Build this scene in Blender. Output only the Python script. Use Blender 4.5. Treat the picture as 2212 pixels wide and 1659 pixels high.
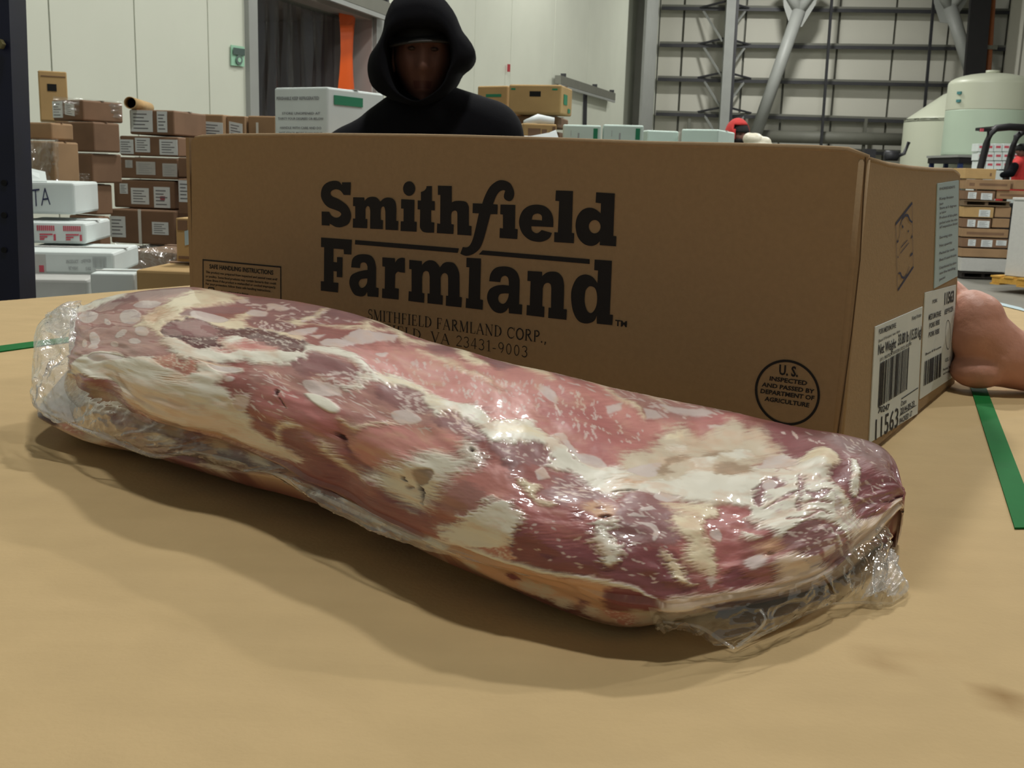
import bpy, bmesh, math, random
import numpy as np
from mathutils import Vector, Matrix

random.seed(7)
for o in list(bpy.data.objects):
    bpy.data.objects.remove(o, do_unlink=True)
SC = bpy.context.scene
COL = SC.collection

# ------------------------------------------------------------------ camera, world, lights, exposure
F, PITCH, ROLL = 2300.0, math.radians(11.3), math.radians(1.75)
TZ = 1.18                                   # height of the cardboard covered table
CZ = TZ + 0.20                              # camera height
_f = Vector((0, math.cos(PITCH), -math.sin(PITCH)))
_r0 = Vector((1, 0, 0)); _u0 = _r0.cross(_f)
_r = math.cos(ROLL) * _r0 + math.sin(ROLL) * _u0
_u = -math.sin(ROLL) * _r0 + math.cos(ROLL) * _u0
cam = bpy.data.cameras.new('camera'); camo = bpy.data.objects.new('camera', cam); COL.objects.link(camo)
cam.sensor_width = 36.0; cam.sensor_fit = 'HORIZONTAL'; cam.lens = 36.0 * F / 2212.0
cam.clip_start = 0.02; cam.clip_end = 200
camo.matrix_world = Matrix(((_r.x, _u.x, -_f.x, 0), (_r.y, _u.y, -_f.y, 0), (_r.z, _u.z, -_f.z, CZ), (0, 0, 0, 1)))
cam.dof.use_dof = True; cam.dof.focus_distance = 0.66; cam.dof.aperture_fstop = 48
SC.camera = camo
SC.view_settings.view_transform = 'Standard'; SC.view_settings.look = 'None'
SC.view_settings.gamma = 1; SC.view_settings.use_curve_mapping = False
SC.view_settings.exposure = 0.12
world = bpy.data.worlds.new('world'); SC.world = world; world.use_nodes = True
world.node_tree.nodes['Background'].inputs[0].default_value = (0.86, 0.9, 0.82, 1)
world.node_tree.nodes['Background'].inputs[1].default_value = 0.24
def lamp(x, y, z, power, sx=0.62, sy=0.34, col=(1.0, 0.97, 0.86), rz=0.0):
    l = bpy.data.lights.new('ceiling_lamp_light', 'AREA'); l.shape = 'RECTANGLE'; l.size = sx; l.size_y = sy
    l.energy = power; l.color = col
    o = bpy.data.objects.new('ceiling_lamp_light', l); COL.objects.link(o); o.location = (x, y, z); o.rotation_euler = (0, 0, rz)
for x in (-5.5, 0.5, 6.5):
    for y, w in ((0.6, 150 if x == 0.5 else 0), (6.0, 290), (12.0, 200), (19.0, 280), (27.0, 280)):  # nearest middle lamp is unseen, added to brighten the meat
        if w: lamp(x, y, 7.6, w, col=(1.0, 1.0, 0.95))
# ------------------------------------------------------------------ helpers
CAM = Vector((0, 0, CZ))
def ray(px, py):
    return _r * ((px - 1106) / F) + _u * ((829.5 - py) / F) + _f
def at(px, py, Y):                          # point of the view ray at forward distance Y (world y)
    d = ray(px, py); return CAM + d * (Y / d.y)
def at_z(px, py, z):
    d = ray(px, py); return CAM + d * ((z - CZ) / d.z)
def at_plane(px, py, p, n):
    d = ray(px, py); return CAM + d * ((p - CAM).dot(n) / d.dot(n))
def lin(c):
    return tuple(((x / 255) / 12.92 if x / 255 <= 0.04045 else ((x / 255 + 0.055) / 1.055) ** 2.4) for x in c)

MATS = {}
def mat(name, rgb, rough=0.6, noise=0.0, nscale=40.0, bump=0.0, bscale=200.0, metal=0.0, coat=0.0, coatr=0.1, spec=0.5, stretch=None, rgb2=None):
    m = bpy.data.materials.new(name); m.use_nodes = True; nt = m.node_tree; b = nt.nodes['Principled BSDF']
    c = lin(rgb)
    b.inputs['Base Color'].default_value = (*c, 1); b.inputs['Roughness'].default_value = rough
    b.inputs['Metallic'].default_value = metal; b.inputs['Coat Weight'].default_value = coat
    b.inputs['Coat Roughness'].default_value = coatr; b.inputs['Specular IOR Level'].default_value = spec
    if noise or bump:
        tc = nt.nodes.new('ShaderNodeTexCoord'); mp = nt.nodes.new('ShaderNodeMapping'); nt.links.new(tc.outputs['Object'], mp.inputs[0])
        if stretch: mp.inputs['Scale'].default_value = stretch
    if noise:
        n = nt.nodes.new('ShaderNodeTexNoise'); n.inputs['Scale'].default_value = nscale; n.inputs['Detail'].default_value = 5
        nt.links.new(mp.outputs[0], n.inputs[0])
        r = nt.nodes.new('ShaderNodeValToRGB'); nt.links.new(n.outputs[0], r.inputs[0])
        r.color_ramp.elements[0].position = 0.3; r.color_ramp.elements[1].position = 0.7
        c2 = lin(rgb2) if rgb2 else tuple(x * (1 - noise) for x in c)
        r.color_ramp.elements[0].color = (*c2, 1)
        r.color_ramp.elements[1].color = (*[min(1, x * (1 + noise * 0.6)) for x in c], 1)
        nt.links.new(r.outputs[0], b.inputs['Base Color'])
    if bump:
        n2 = nt.nodes.new('ShaderNodeTexNoise'); n2.inputs['Scale'].default_value = bscale; n2.inputs['Detail'].default_value = 3
        nt.links.new(mp.outputs[0], n2.inputs[0])
        bp = nt.nodes.new('ShaderNodeBump'); bp.inputs['Strength'].default_value = bump; bp.inputs['Distance'].default_value = 0.002
        nt.links.new(n2.outputs[0], bp.inputs['Height']); nt.links.new(bp.outputs[0], b.inputs['Normal'])
    MATS[name] = m
    return m
def film_mat(name, tint=(0.97, 0.98, 0.98), haze=0.10, hazecol=(215, 218, 215), rough=0.1, gloss=1.0, bscale=60, bump=0.4):
    m = bpy.data.materials.new(name); m.use_nodes = True; nt = m.node_tree; nt.nodes.clear()
    out = nt.nodes.new('ShaderNodeOutputMaterial'); tr = nt.nodes.new('ShaderNodeBsdfTransparent'); tr.inputs[0].default_value = (*tint, 1)
    gl = nt.nodes.new('ShaderNodeBsdfGlossy'); gl.inputs['Roughness'].default_value = rough; gl.inputs[0].default_value = (1, 1, 1, 1)
    df = nt.nodes.new('ShaderNodeBsdfDiffuse'); df.inputs[0].default_value = (*lin(hazecol), 1)
    lw = nt.nodes.new('ShaderNodeLayerWeight'); lw.inputs[0].default_value = 0.5
    pw = nt.nodes.new('ShaderNodeMath'); pw.operation = 'POWER'; pw.inputs[1].default_value = 4.0; nt.links.new(lw.outputs['Facing'], pw.inputs[0])
    mth = nt.nodes.new('ShaderNodeMath'); mth.operation = 'MULTIPLY_ADD'; mth.inputs[1].default_value = 0.55 * gloss; mth.inputs[2].default_value = 0.05 * gloss; mth.use_clamp = True
    nt.links.new(pw.outputs[0], mth.inputs[0])
    tc = nt.nodes.new('ShaderNodeTexCoord'); n = nt.nodes.new('ShaderNodeTexNoise'); n.inputs['Scale'].default_value = bscale; n.inputs['Detail'].default_value = 3
    nt.links.new(tc.outputs['Object'], n.inputs[0])
    bp = nt.nodes.new('ShaderNodeBump'); bp.inputs['Strength'].default_value = bump; bp.inputs['Distance'].default_value = 0.004
    nt.links.new(n.outputs[0], bp.inputs['Height'])
    for q in (gl, lw): nt.links.new(bp.outputs[0], q.inputs['Normal'])
    mx = nt.nodes.new('ShaderNodeMixShader'); mx.inputs[0].default_value = haze
    nt.links.new(tr.outputs[0], mx.inputs[1]); nt.links.new(df.outputs[0], mx.inputs[2])
    mx2 = nt.nodes.new('ShaderNodeMixShader'); nt.links.new(mth.outputs[0], mx2.inputs[0])
    nt.links.new(mx.outputs[0], mx2.inputs[1]); nt.links.new(gl.outputs[0], mx2.inputs[2])
    nt.links.new(mx2.outputs[0], out.inputs[0]); MATS[name] = m
    return m

def tag(o, label=None, cat=None, group=None, kind=None):
    if label: o['label'] = label
    if cat: o['category'] = cat
    if group: o['group'] = group
    if kind: o['kind'] = kind
    return o
def empty(name, loc=(0, 0, 0)):
    o = bpy.data.objects.new(name, None); COL.objects.link(o); o.location = loc; o.empty_display_size = 0.05
    return o
def link(name, me, m=None, parent=None, smooth=False):
    o = bpy.data.objects.new(name, me); COL.objects.link(o)
    if m is not None:
        me.materials.clear(); me.materials.append(m)
    if smooth:
        me.shade_smooth()
    if parent is not None:
        o.parent = parent
        o.matrix_parent_inverse = Matrix.Translation(-Vector(parent.location))
    return o
def mesh(name, verts, faces, m=None, parent=None, smooth=False):
    me = bpy.data.meshes.new(name); me.from_pydata([tuple(v) for v in verts], [], faces); me.update()
    return link(name, me, m, parent, smooth)
def bm_link(name, bm, m=None, parent=None, smooth=False):
    me = bpy.data.meshes.new(name); bmesh.ops.recalc_face_normals(bm, faces=bm.faces); bm.to_mesh(me); bm.free()
    return link(name, me, m, parent, smooth)
def bm_box(bm, c, size, rz=0.0, bev=0.0, rot=None):
    M = Matrix.Translation(c) @ (rot.to_4x4() if rot is not None else Matrix.Rotation(rz, 4, 'Z')) @ Matrix.Diagonal((*size, 1))
    r = bmesh.ops.create_cube(bm, size=1, matrix=M)
    if bev:
        es = list({e for v in r['verts'] for e in v.link_edges})
        bmesh.ops.bevel(bm, geom=es, offset=bev, segments=2, affect='EDGES', profile=0.5)
def bm_bar(bm, a, b, w, h=None, up=Vector((0, 0, 1))):
    a = Vector(a); b = Vector(b); d = b - a; L = d.length; d = d / L
    if abs(d.dot(up)) > 0.98: up = Vector((0, 1, 0))
    x = d.cross(up).normalized(); y = x.cross(d)
    R = Matrix((x, d, y)).transposed()
    M = Matrix.Translation((a + b) / 2) @ R.to_4x4() @ Matrix.Diagonal((w, L, h or w, 1))
    bmesh.ops.create_cube(bm, size=1, matrix=M)
def bm_tube(bm, pts, r, n=10, cap=True):
    pts = [Vector(p) for p in pts]; rr = r if isinstance(r, (list, tuple)) else [r] * len(pts)
    rings = []
    for i, p in enumerate(pts):
        d = (pts[min(i + 1, len(pts) - 1)] - pts[max(i - 1, 0)]).normalized()
        up = Vector((0, 0, 1)) if abs(d.z) < 0.9 else Vector((0, 1, 0))
        x = d.cross(up).normalized(); y = x.cross(d)
        rings.append([bm.verts.new(p + (x * math.cos(2 * math.pi * k / n) + y * math.sin(2 * math.pi * k / n)) * rr[i]) for k in range(n)])
    for a, b in zip(rings, rings[1:]):
        for k in range(n): bm.faces.new((a[k], a[(k + 1) % n], b[(k + 1) % n], b[k]))
    if cap:
        bm.faces.new(rings[0][::-1]); bm.faces.new(rings[-1])
def bm_lathe(bm, prof, c, n=48):
    rings = []
    for (r, z) in prof:
        rings.append([bm.verts.new((c[0] + r * math.cos(2 * math.pi * k / n), c[1] + r * math.sin(2 * math.pi * k / n), c[2] + z)) for k in range(n)])
    for a, b in zip(rings, rings[1:]):
        for k in range(n): bm.faces.new((a[k], a[(k + 1) % n], b[(k + 1) % n], b[k]))
    bm.faces.new(rings[0][::-1]); bm.faces.new(rings[-1])
def one_box(name, c, size, m, parent=None, rz=0.0, bev=0.0):
    bm = bmesh.new(); bm_box(bm, c, size, rz, bev); return bm_link(name, bm, m, parent)
def one_bar(name, a, b, w, m, parent=None, h=None):
    bm = bmesh.new(); bm_bar(bm, a, b, w, h); return bm_link(name, bm, m, parent)
def one_tube(name, pts, r, m, parent=None, n=12):
    bm = bmesh.new(); bm_tube(bm, pts, r, n); return bm_link(name, bm, m, parent, True)
def slab(name, quad, thick, m, parent=None):      # quad: four corner points, extruded backwards (away from its normal)
    q = [Vector(p) for p in quad]; n = (q[1] - q[0]).cross(q[3] - q[0]).normalized() * thick
    v = [p for p in q] + [p - n for p in q]
    return mesh(name, v, [(0, 1, 2, 3), (7, 6, 5, 4), (0, 4, 5, 1), (1, 5, 6, 2), (2, 6, 7, 3), (3, 7, 4, 0)], m, parent)
def evaluated(o):                                 # apply the modifiers of o to its mesh
    dg = bpy.context.evaluated_depsgraph_get(); me = bpy.data.meshes.new_from_object(o.evaluated_get(dg))
    old = o.data; o.modifiers.clear(); o.data = me
    bpy.data.meshes.remove(old)
    return o
def blob(name, prims, voxel, m, parent=None, smooth=4):
    """one continuous skin over tapered limbs: prims = ('b', centre, radii[, rot]) or ('c', a, b, ra, rb)"""
    bm = bmesh.new()
    for p in prims:
        if p[0] == 'b':
            M = Matrix.Translation(p[1]) @ (p[3].to_4x4() if len(p) > 3 else Matrix.Identity(4)) @ Matrix.Diagonal((*p[2], 1))
            bmesh.ops.create_uvsphere(bm, u_segments=20, v_segments=14, radius=1, matrix=M)
        else:
            a, b, ra, rb = Vector(p[1]), Vector(p[2]), p[3], p[4]
            n = 8; pts = [a.lerp(b, i / n) for i in range(n + 1)]; rr = [ra + (rb - ra) * i / n for i in range(n + 1)]
            bm_tube(bm, pts, rr, 16)
            for c, r in ((a, ra), (b, rb)): bmesh.ops.create_uvsphere(bm, u_segments=16, v_segments=10, radius=r, matrix=Matrix.Translation(c))
    o = bm_link(name, bm, m, parent, True)
    md = o.modifiers.new('r', 'REMESH'); md.mode = 'VOXEL'; md.voxel_size = voxel
    s = o.modifiers.new('s', 'SMOOTH'); s.factor = 0.5; s.iterations = smooth
    evaluated(o); o.data.shade_smooth()
    if not o.data.materials: o.data.materials.append(m)
    return o
def add_to(parent, o): return o

# ---- lettering: text meshes mapped onto a patch given by three corners
_TXT = {}
def text_mesh(s, bold=0.0):
    k = (s, bold)
    if k not in _TXT:
        cu = bpy.data.curves.new('t', 'FONT'); cu.body = s; cu.resolution_u = 2; cu.offset = bold
        ob = bpy.data.objects.new('t', cu); me = bpy.data.meshes.new_from_object(ob)
        v = np.zeros(len(me.vertices) * 3); me.vertices.foreach_get('co', v); v = v.reshape(-1, 3)[:, :2]
        f = [tuple(p.vertices) for p in me.polygons]
        bpy.data.objects.remove(ob); bpy.data.curves.remove(cu); bpy.data.meshes.remove(me)
        _TXT[k] = (v, f)
    return _TXT[k]
class Print:                                      # collects flat ink shapes on one surface into one part
    def __init__(s): s.v = []; s.f = []
    def text(s, string, bl, br, tl, bold=0.0, cap=True):
        v, f = text_mesh(string, bold)
        if len(v) == 0: return
        x0, x1 = v[:, 0].min(), v[:, 0].max()
        y1 = 0.69 if cap else v[:, 1].max()
        bl, br, tl = Vector(bl), Vector(br), Vector(tl); b = len(s.v)
        for x, y in v: s.v.append(bl + (br - bl) * ((x - x0) / (x1 - x0)) + (tl - bl) * (y / y1))
        s.f += [tuple(i + b for i in q) for q in f]
    def poly(s, pts):
        b = len(s.v); s.v += [Vector(p) for p in pts]; s.f.append(tuple(range(b, b + len(pts))))
    def line(s, a, b, w, n):                      # thin stroke of width w lying in the plane with normal n
        a, b = Vector(a), Vector(b); t = n.cross(b - a).normalized() * (w / 2); s.poly((a - t, b - t, b + t, a + t))
    def build(s, name, m, parent, n, off=0.0004):
        n = Vector(n).normalized() * off
        o = mesh(name, [p + n for p in s.v], s.f, m, parent)
        bm = bmesh.new(); bm.from_mesh(o.data)
        for fc in bm.faces:
            fc.normal_update()
            if fc.normal.dot(n) < 0: fc.normal_flip()
        bm.to_mesh(o.data); bm.free(); return o
def filled(loops, frame, name, m, parent, off):   # outlines with holes, frame(u, v) -> point
    cu = bpy.data.curves.new('g', 'CURVE'); cu.dimensions = '2D'; cu.fill_mode = 'BOTH'
    for lp in loops:
        sp = cu.splines.new('POLY'); sp.points.add(len(lp) - 1); sp.use_cyclic_u = True
        for p, (x, y) in zip(sp.points, lp): p.co = (x, y, 0, 1)
    ob = bpy.data.objects.new('g', cu); me = bpy.data.meshes.new_from_object(ob)
    bpy.data.objects.remove(ob); bpy.data.curves.remove(cu)
    for v in me.vertices: v.co = frame(v.co.x, v.co.y) + off
    me.name = name
    return link(name, me, m, parent)
def smooth_loop(pts, sub=4):                      # outline where points marked 1 are curve points
    out = []; n = len(pts); S = [len(p) > 2 for p in pts]
    for i in range(n):
        p0, p1, p2, p3 = (np.array(pts[(i + k) % n][:2], float) for k in (-1, 0, 1, 2))
        if S[i] or S[(i + 1) % n]:
            a = p0 if S[i] else p1; b = p3 if S[(i + 1) % n] else p2
            for k in range(sub):
                t = k / sub
                out.append(tuple(0.5 * ((2 * p1) + (-a + p2) * t + (2 * a - 5 * p1 + 4 * p2 - b) * t * t + (-a + 3 * p1 - 3 * p2 + b) * t ** 3)))
        else: out.append(tuple(p1))
    return out
# ------------------------------------------------------------------ materials
KRAFT = mat('kraft_board', (162, 136, 104), 0.85, 0.05, 260, 0.10, 500, spec=0.2)
KRAFT2 = mat('kraft_board_far', (158, 128, 96), 0.8, 0.14, 6, 0, spec=0.3)
KRAFT3 = mat('kraft_board_yellow', (184, 152, 104), 0.8, 0.10, 6, 0, spec=0.3)
KRAFTD = mat('kraft_board_brown', (126, 98, 76), 0.75, 0.14, 6, 0, spec=0.3)
WBOX = mat('white_carton', (214, 222, 220), 0.7, 0.04, 8)
WBOX2 = mat('white_carton_pale_green', (206, 224, 216), 0.7, 0.03, 8)
PAPER = mat('label_paper', (216, 222, 222), 0.6, 0.03, 30)
PAPERB = mat('bluish_label_paper', (176, 198, 206), 0.6, 0.03, 30)
PAPERD = mat('dull_label_paper', (188, 188, 184), 0.6, 0.05, 30)
INK = mat('black_ink', (16, 12, 16), 0.75)
INKG = mat('grey_ink', (104, 104, 110), 0.8)
INKL = mat('light_grey_ink', (168, 172, 172), 0.8)
INKB = mat('blue_pen_ink', (36, 40, 78), 0.7)
INKR = mat('red_ink', (196, 84, 98), 0.8)
INKGR = mat('green_ink', (40, 128, 92), 0.8)
DARK = mat('dark_void', (8, 7, 8), 0.9)  # flat black painting the unlit depth of holes and openings
NAVY = mat('navy_painted_steel', (12, 17, 46), 0.4, 0.25, 9, 0.05, 60)
GALV = mat('galvanised_steel', (148, 150, 146), 0.5, 0.06, 4, metal=0.0)
GALVD = mat('dull_grey_steel', (108, 108, 98), 0.6, 0.08, 4)
DSTEEL = mat('dark_steel', (46, 46, 50), 0.5, 0.15, 5)
BLKSTEEL = mat('black_steel', (22, 20, 24), 0.5, 0.2, 5)
COPPER = mat('orange_pipe', (150, 86, 48), 0.5, 0.12, 12)
WALLW = mat('white_insulated_panel', (204, 207, 192), 0.6, 0.03, 1.5)
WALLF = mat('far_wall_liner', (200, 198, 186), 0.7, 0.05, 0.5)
CONC = mat('concrete_floor', (120, 118, 110), 0.55, 0.12, 1.5)
CEIL = mat('ceiling_liner', (150, 150, 142), 0.8)
STRAPG = mat('green_strap', (20, 108, 50), 0.7, 0.08, 30, spec=0.15)
STRAPW = mat('white_strap', (214, 214, 206), 0.4)
PVC = film_mat('pvc_strip', (0.86, 0.87, 0.90), 0.02, (150, 150, 160), 0.10, 0.8, 22, 1.0)
WRAP = film_mat('stretch_wrap', (0.97, 0.97, 0.96), 0.12, (226, 222, 210), 0.18, 2.2, 22, 1.0)
ORANGE = mat('orange_strip', (214, 84, 8), 0.5, 0.05, 3)
WOOD = mat('yellow_pallet_wood', (196, 150, 64), 0.8, 0.15, 9, stretch=(1, 6, 6))
WOODG = mat('grey_pallet_wood', (120, 100, 76), 0.85, 0.2, 9, stretch=(1, 6, 6))

def board_table_mat():
    m = mat('brown_paperboard', (192, 165, 121), 0.8, 0.04, 30, 0.12, 420, spec=0.25); nt = m.node_tree; b = nt.nodes['Principled BSDF']
    tc = nt.nodes.new('ShaderNodeTexCoord')
    prev = b.inputs['Base Color'].links[0].from_socket
    # faint flute bands and a few dried brown stains
    w = nt.nodes.new('ShaderNodeTexNoise'); w.inputs['Scale'].default_value = 5; w.inputs['Detail'].default_value = 4
    mp = nt.nodes.new('ShaderNodeMapping'); mp.inputs['Rotation'].default_value = (0, 0, math.radians(30)); mp.inputs['Scale'].default_value = (1.2, 9, 1)
    nt.links.new(tc.outputs['Object'], mp.inputs[0]); nt.links.new(mp.outputs[0], w.inputs[0])
    r = nt.nodes.new('ShaderNodeValToRGB'); r.color_ramp.elements[0].position = .35; r.color_ramp.elements[1].position = .65
    r.color_ramp.elements[0].color = (0.97, 0.97, 0.96, 1); r.color_ramp.elements[1].color = (1.01, 1.01, 1.01, 1); nt.links.new(w.outputs[0], r.inputs[0])
    mx = nt.nodes.new('ShaderNodeMix'); mx.data_type = 'RGBA'; mx.blend_type = 'MULTIPLY'; mx.inputs[0].default_value = 1
    nt.links.new(prev, mx.inputs[6]); nt.links.new(r.outputs[0], mx.inputs[7]); cur = mx.outputs[2]
    st = nt.nodes.new('ShaderNodeAttribute'); st.attribute_name = 'stain'
    mx2 = nt.nodes.new('ShaderNodeMix'); mx2.data_type = 'RGBA'; mx2.blend_type = 'MULTIPLY'
    nt.links.new(st.outputs['Fac'], mx2.inputs[0]); nt.links.new(cur, mx2.inputs[6]); mx2.inputs[7].default_value = (0.55, 0.46, 0.34, 1)
    nt.links.new(mx2.outputs[2], b.inputs['Base Color'])
    return m
BOARD = board_table_mat()

# ------------------------------------------------------------------ the building
def struct(name, verts, faces, m):
    o = mesh(name, verts, faces, m); o['kind'] = 'structure'; return o
floor = struct('floor', [(-30, -8, 0), (40, -8, 0), (40, 48, 0), (-30, 48, 0), (-30, -8, -.2), (40, -8, -.2), (40, 48, -.2), (-30, 48, -.2)],
               [(0, 1, 2, 3), (7, 6, 5, 4), (0, 4, 5, 1), (1, 5, 6, 2), (2, 6, 7, 3), (3, 7, 4, 0)], CONC)
ceil = struct('ceiling', [(-30, -8, 11), (40, -8, 11), (40, 48, 11), (-30, 48, 11), (-30, -8, 11.2), (40, -8, 11.2), (40, 48, 11.2), (-30, 48, 11.2)],
              [(3, 2, 1, 0), (4, 5, 6, 7), (1, 5, 4, 0), (2, 6, 5, 1), (3, 7, 6, 2), (0, 4, 7, 3)], CEIL)
# left wall: insulated panels, runs away to the right
LD = Vector((.31, 1, 0)).normalized(); LP = Vector((-5.981, 0, 0)); LN = Vector((LD.y, -LD.x, 0))   # LN points into the room
def onL(px, py, off=0.0): return at_plane(px, py, LP + LN * off, LN)
def Lu(px, py=300): return (onL(px, py) - LP).dot(LD)
def Lp(u, z, off=0.0): p = LP + LD * u + LN * off; return Vector((p.x, p.y, z))
wall_l = empty('wall_left', (LP.x, LP.y, 0)); wall_l['kind'] = 'structure'
def lpanel(u0, u1, z0, z1, m=WALLW, th=.12, name='panel', g=.008, parent=None):
    q = [Lp(u0 + g, z0), Lp(u0 + g, z1), Lp(u1 - g, z1), Lp(u1 - g, z0)]
    return slab(name, [q[0], q[3], q[2], q[1]], th, m, parent or wall_l)
seams = [Lu(x) for x in (-420, -180, 0, 120, 300, 455)]; dl, dr = Lu(549), Lu(806)
door_z = onL(800, 33).z
seams = [seams[0] - 1.1 * k for k in range(11, 0, -1)] + seams
for a, b in zip(seams, seams[1:]): lpanel(a, b, 0, 11)
lpanel(seams[-1], dl, 0, 11)
right_seams = [dr, Lu(905), Lu(1021), Lu(1098), Lu(1190), Lu(1262), Lu(1345), Lu(1410)]
for a, b in zip(right_seams, right_seams[1:]): lpanel(a, b, 0, 11)
lpanel(dl, dr, door_z, 11)
for (u0, u1, z0, z1) in ((seams[0], dl, 0, 11), (dr, right_seams[-1], 0, 11), (dl, dr, door_z, 11)):
    q = [Lp(u0, z0, -.10), Lp(u1, z0, -.10), Lp(u1, z1, -.10), Lp(u0, z1, -.10)]
    slab('seam_backing', q, .08, GALVD, wall_l)
# cold store doorway
dw = empty('door_1', Lp(dl, 0)); dw['kind'] = 'structure'
for u0, u1, z0, z1, nm in ((dl - .14, dl + .02, 0, door_z + .1, 'door_jamb'), (dr - .02, dr + .20, 0, door_z + .1, 'door_jamb'), (dl - .14, dr + .20, door_z, door_z + .45, 'door_header')):
    q = [Lp(u0, z0, .05), Lp(u1, z0, .05), Lp(u1, z1, .05), Lp(u0, z1, .05)]
    slab(nm, q, .05, GALV if nm == 'door_jamb' else GALVD, dw)
# reveals, and a black slab painting the unlit cold room behind
rb = -1.6
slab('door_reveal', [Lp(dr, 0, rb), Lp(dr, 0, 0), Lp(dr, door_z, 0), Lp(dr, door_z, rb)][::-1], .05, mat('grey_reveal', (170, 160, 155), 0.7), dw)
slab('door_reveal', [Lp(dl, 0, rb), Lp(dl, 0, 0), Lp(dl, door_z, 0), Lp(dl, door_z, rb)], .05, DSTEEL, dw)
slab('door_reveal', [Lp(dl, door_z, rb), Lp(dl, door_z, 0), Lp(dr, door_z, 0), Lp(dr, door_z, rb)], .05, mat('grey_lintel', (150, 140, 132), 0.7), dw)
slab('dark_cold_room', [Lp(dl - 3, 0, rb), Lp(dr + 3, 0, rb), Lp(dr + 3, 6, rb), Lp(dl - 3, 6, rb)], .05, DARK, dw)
# strip curtain
ds = empty('strip_curtain', Lp(dl, 0, -.3)); tag(ds, 'clear plastic strip curtain hanging in the dark cold store doorway', 'curtain')
su0, su1 = Lu(600), Lu(775)
nst = 11
def strip(u, w, off, m, seed, name, par, lean=0.0):
    rng = random.Random(seed); V = []; Fc = []; nr = 14
    for i in range(nr + 1):
        z = door_z - .05 - (door_z - .1) * i / nr
        for j in range(5):
            uu = u + w * (j / 4 - .5) + lean * (1 - i / nr)
            V.append(Lp(uu, z, off + .05 * math.sin(i * .9 + seed) * (j / 4 - .5) + .035 * math.cos(j * 1.6 + seed)))
    for i in range(nr):
        for j in range(4):
            a = i * 5 + j; Fc.append((a, a + 1, a + 6, a + 5))
    return mesh(name, V, Fc, m, par, True)
for i in range(nst):
    strip(su0 + (su1 - su0) * (i + .5) / nst, (su1 - su0) / nst * 1.25, -.30 - .05 * (i % 2), PVC, i, 'curtain_strip', ds)
one_box('curtain_rail', Lp((su0 + su1) / 2, door_z - .03, -.30), (su1 - su0 + .3, .12, .06), GALVD, ds, math.atan2(LD.y, LD.x))
osr = strip((onL(752, 120, -.1) - LP).dot(LD) - .05, .42, -.10, ORANGE, 3, 'orange_curtain_strip', None, .10); tag(osr, 'orange plastic strip hanging at the right side of the doorway', 'curtain strip')
# sliding door track above the doorway, second door rail to the right
def rail(p0, p1, name, label):
    a, b = onL(*p0, .12), onL(*p1, .12); t = empty(name, (a + b) / 2); tag(t, label, 'door track')
    one_bar('rail', a, b, .12, GALVD, t, .16)
    a2, b2 = a - Vector((0, 0, .11)), b - Vector((0, 0, .11)); one_bar('rail_lip', a2 + LN * .04, b2 + LN * .04, .04, GALV, t, .05)
    for k in (.08, .62, .97):
        p = a.lerp(b, k); one_box('hanger_bracket', p + Vector((0, 0, .10)), (.05, .10, .09), DSTEEL, t, math.atan2(LD.y, LD.x))
    return t
rail((702, -28), (834, 22), 'door_track', 'grey sliding door track above the dark doorway, beside the black hood')
rail((1205, 172), (1324, 209), 'door_track', 'short grey door track on the white wall right of the brown bin cartons')
# slim seam post under the second track
one_bar('trim_1', onL(1264, 200, .03), Lp(Lu(1264), 0, .03), .09, DSTEEL)['kind'] = 'structure'
# wall column
cu = Lu(1358); cl = empty('wall_column', Lp(cu, 0, .3)); tag(cl, 'tall grey steel column standing against the white wall near its far corner', 'column')
c0, c1 = Lu(1345), Lu(1372)
one_box('column_flange', Lp((c0 + c1) / 2, 5.5, .42), (c1 - c0, .06, 11), GALV, cl, math.atan2(LD.y, LD.x))
one_box('column_web', Lp((c0 + c1) / 2, 5.5, .24), (.08, .34, 11), GALVD, cl, math.atan2(LD.y, LD.x))
# far wall
FD = Vector((1, -.14, 0)).normalized(); FPt = onL(1410, 300); FPt = Vector((FPt.x, FPt.y, 0)); FN = Vector((-.14, -1, 0)).normalized()
def onF(px, py, off=0.0): return at_plane(px, py, FPt + FN * off, FN)
wall_f = empty('wall_far', FPt); wall_f['kind'] = 'structure'
def Fu(px, py=200): return (onF(px, py) - FPt).dot(FD)
def Fp(u, z, off=0.0): p = FPt + FD * u + FN * off; return Vector((p.x, p.y, z))
fs = [0] + [Fu(x) for x in (1468, 1600, 1690, 1800, 1920, 2035, 2160, 2300, 2500)]
for a, b in zip(fs, fs[1:]): slab('panel', [Fp(a + .03, 0), Fp(b - .03, 0), Fp(b - .03, 11), Fp(a + .03, 11)], .15, WALLF, wall_f)
slab('seam_backing', [Fp(0, 0, -.1), Fp(fs[-1], 0, -.1), Fp(fs[-1], 11, -.1), Fp(0, 11, -.1)], .1, GALVD, wall_f)
for k, (p0, p1) in enumerate((((1408, 16), (2150, 22)), ((1410, 95), (2150, 99)), ((1408, 168), (2150, 180)), ((1404, 242), (2150, 262)), ((1400, 312), (2150, 330)))):
    a = Fp(0.05, onF(*p0).z, .22); b = Fp(Fu(2420), onF(*p1).z - .05, .22)
    g = empty('wall_girt', (a + b) / 2); tag(g, ['topmost', 'second from the top', 'third from the top', 'fourth from the top', 'lowest'][k] + ' horizontal steel girt running across the far wall', 'girt', 'girts on the far wall')
    one_bar('girt_web', a, b, .22, GALVD, g, .07); one_bar('girt_flange', a + FN * .12 - Vector((0, 0, .07)), b + FN * .12 - Vector((0, 0, .07)), .05, DSTEEL, g, .09)
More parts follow.
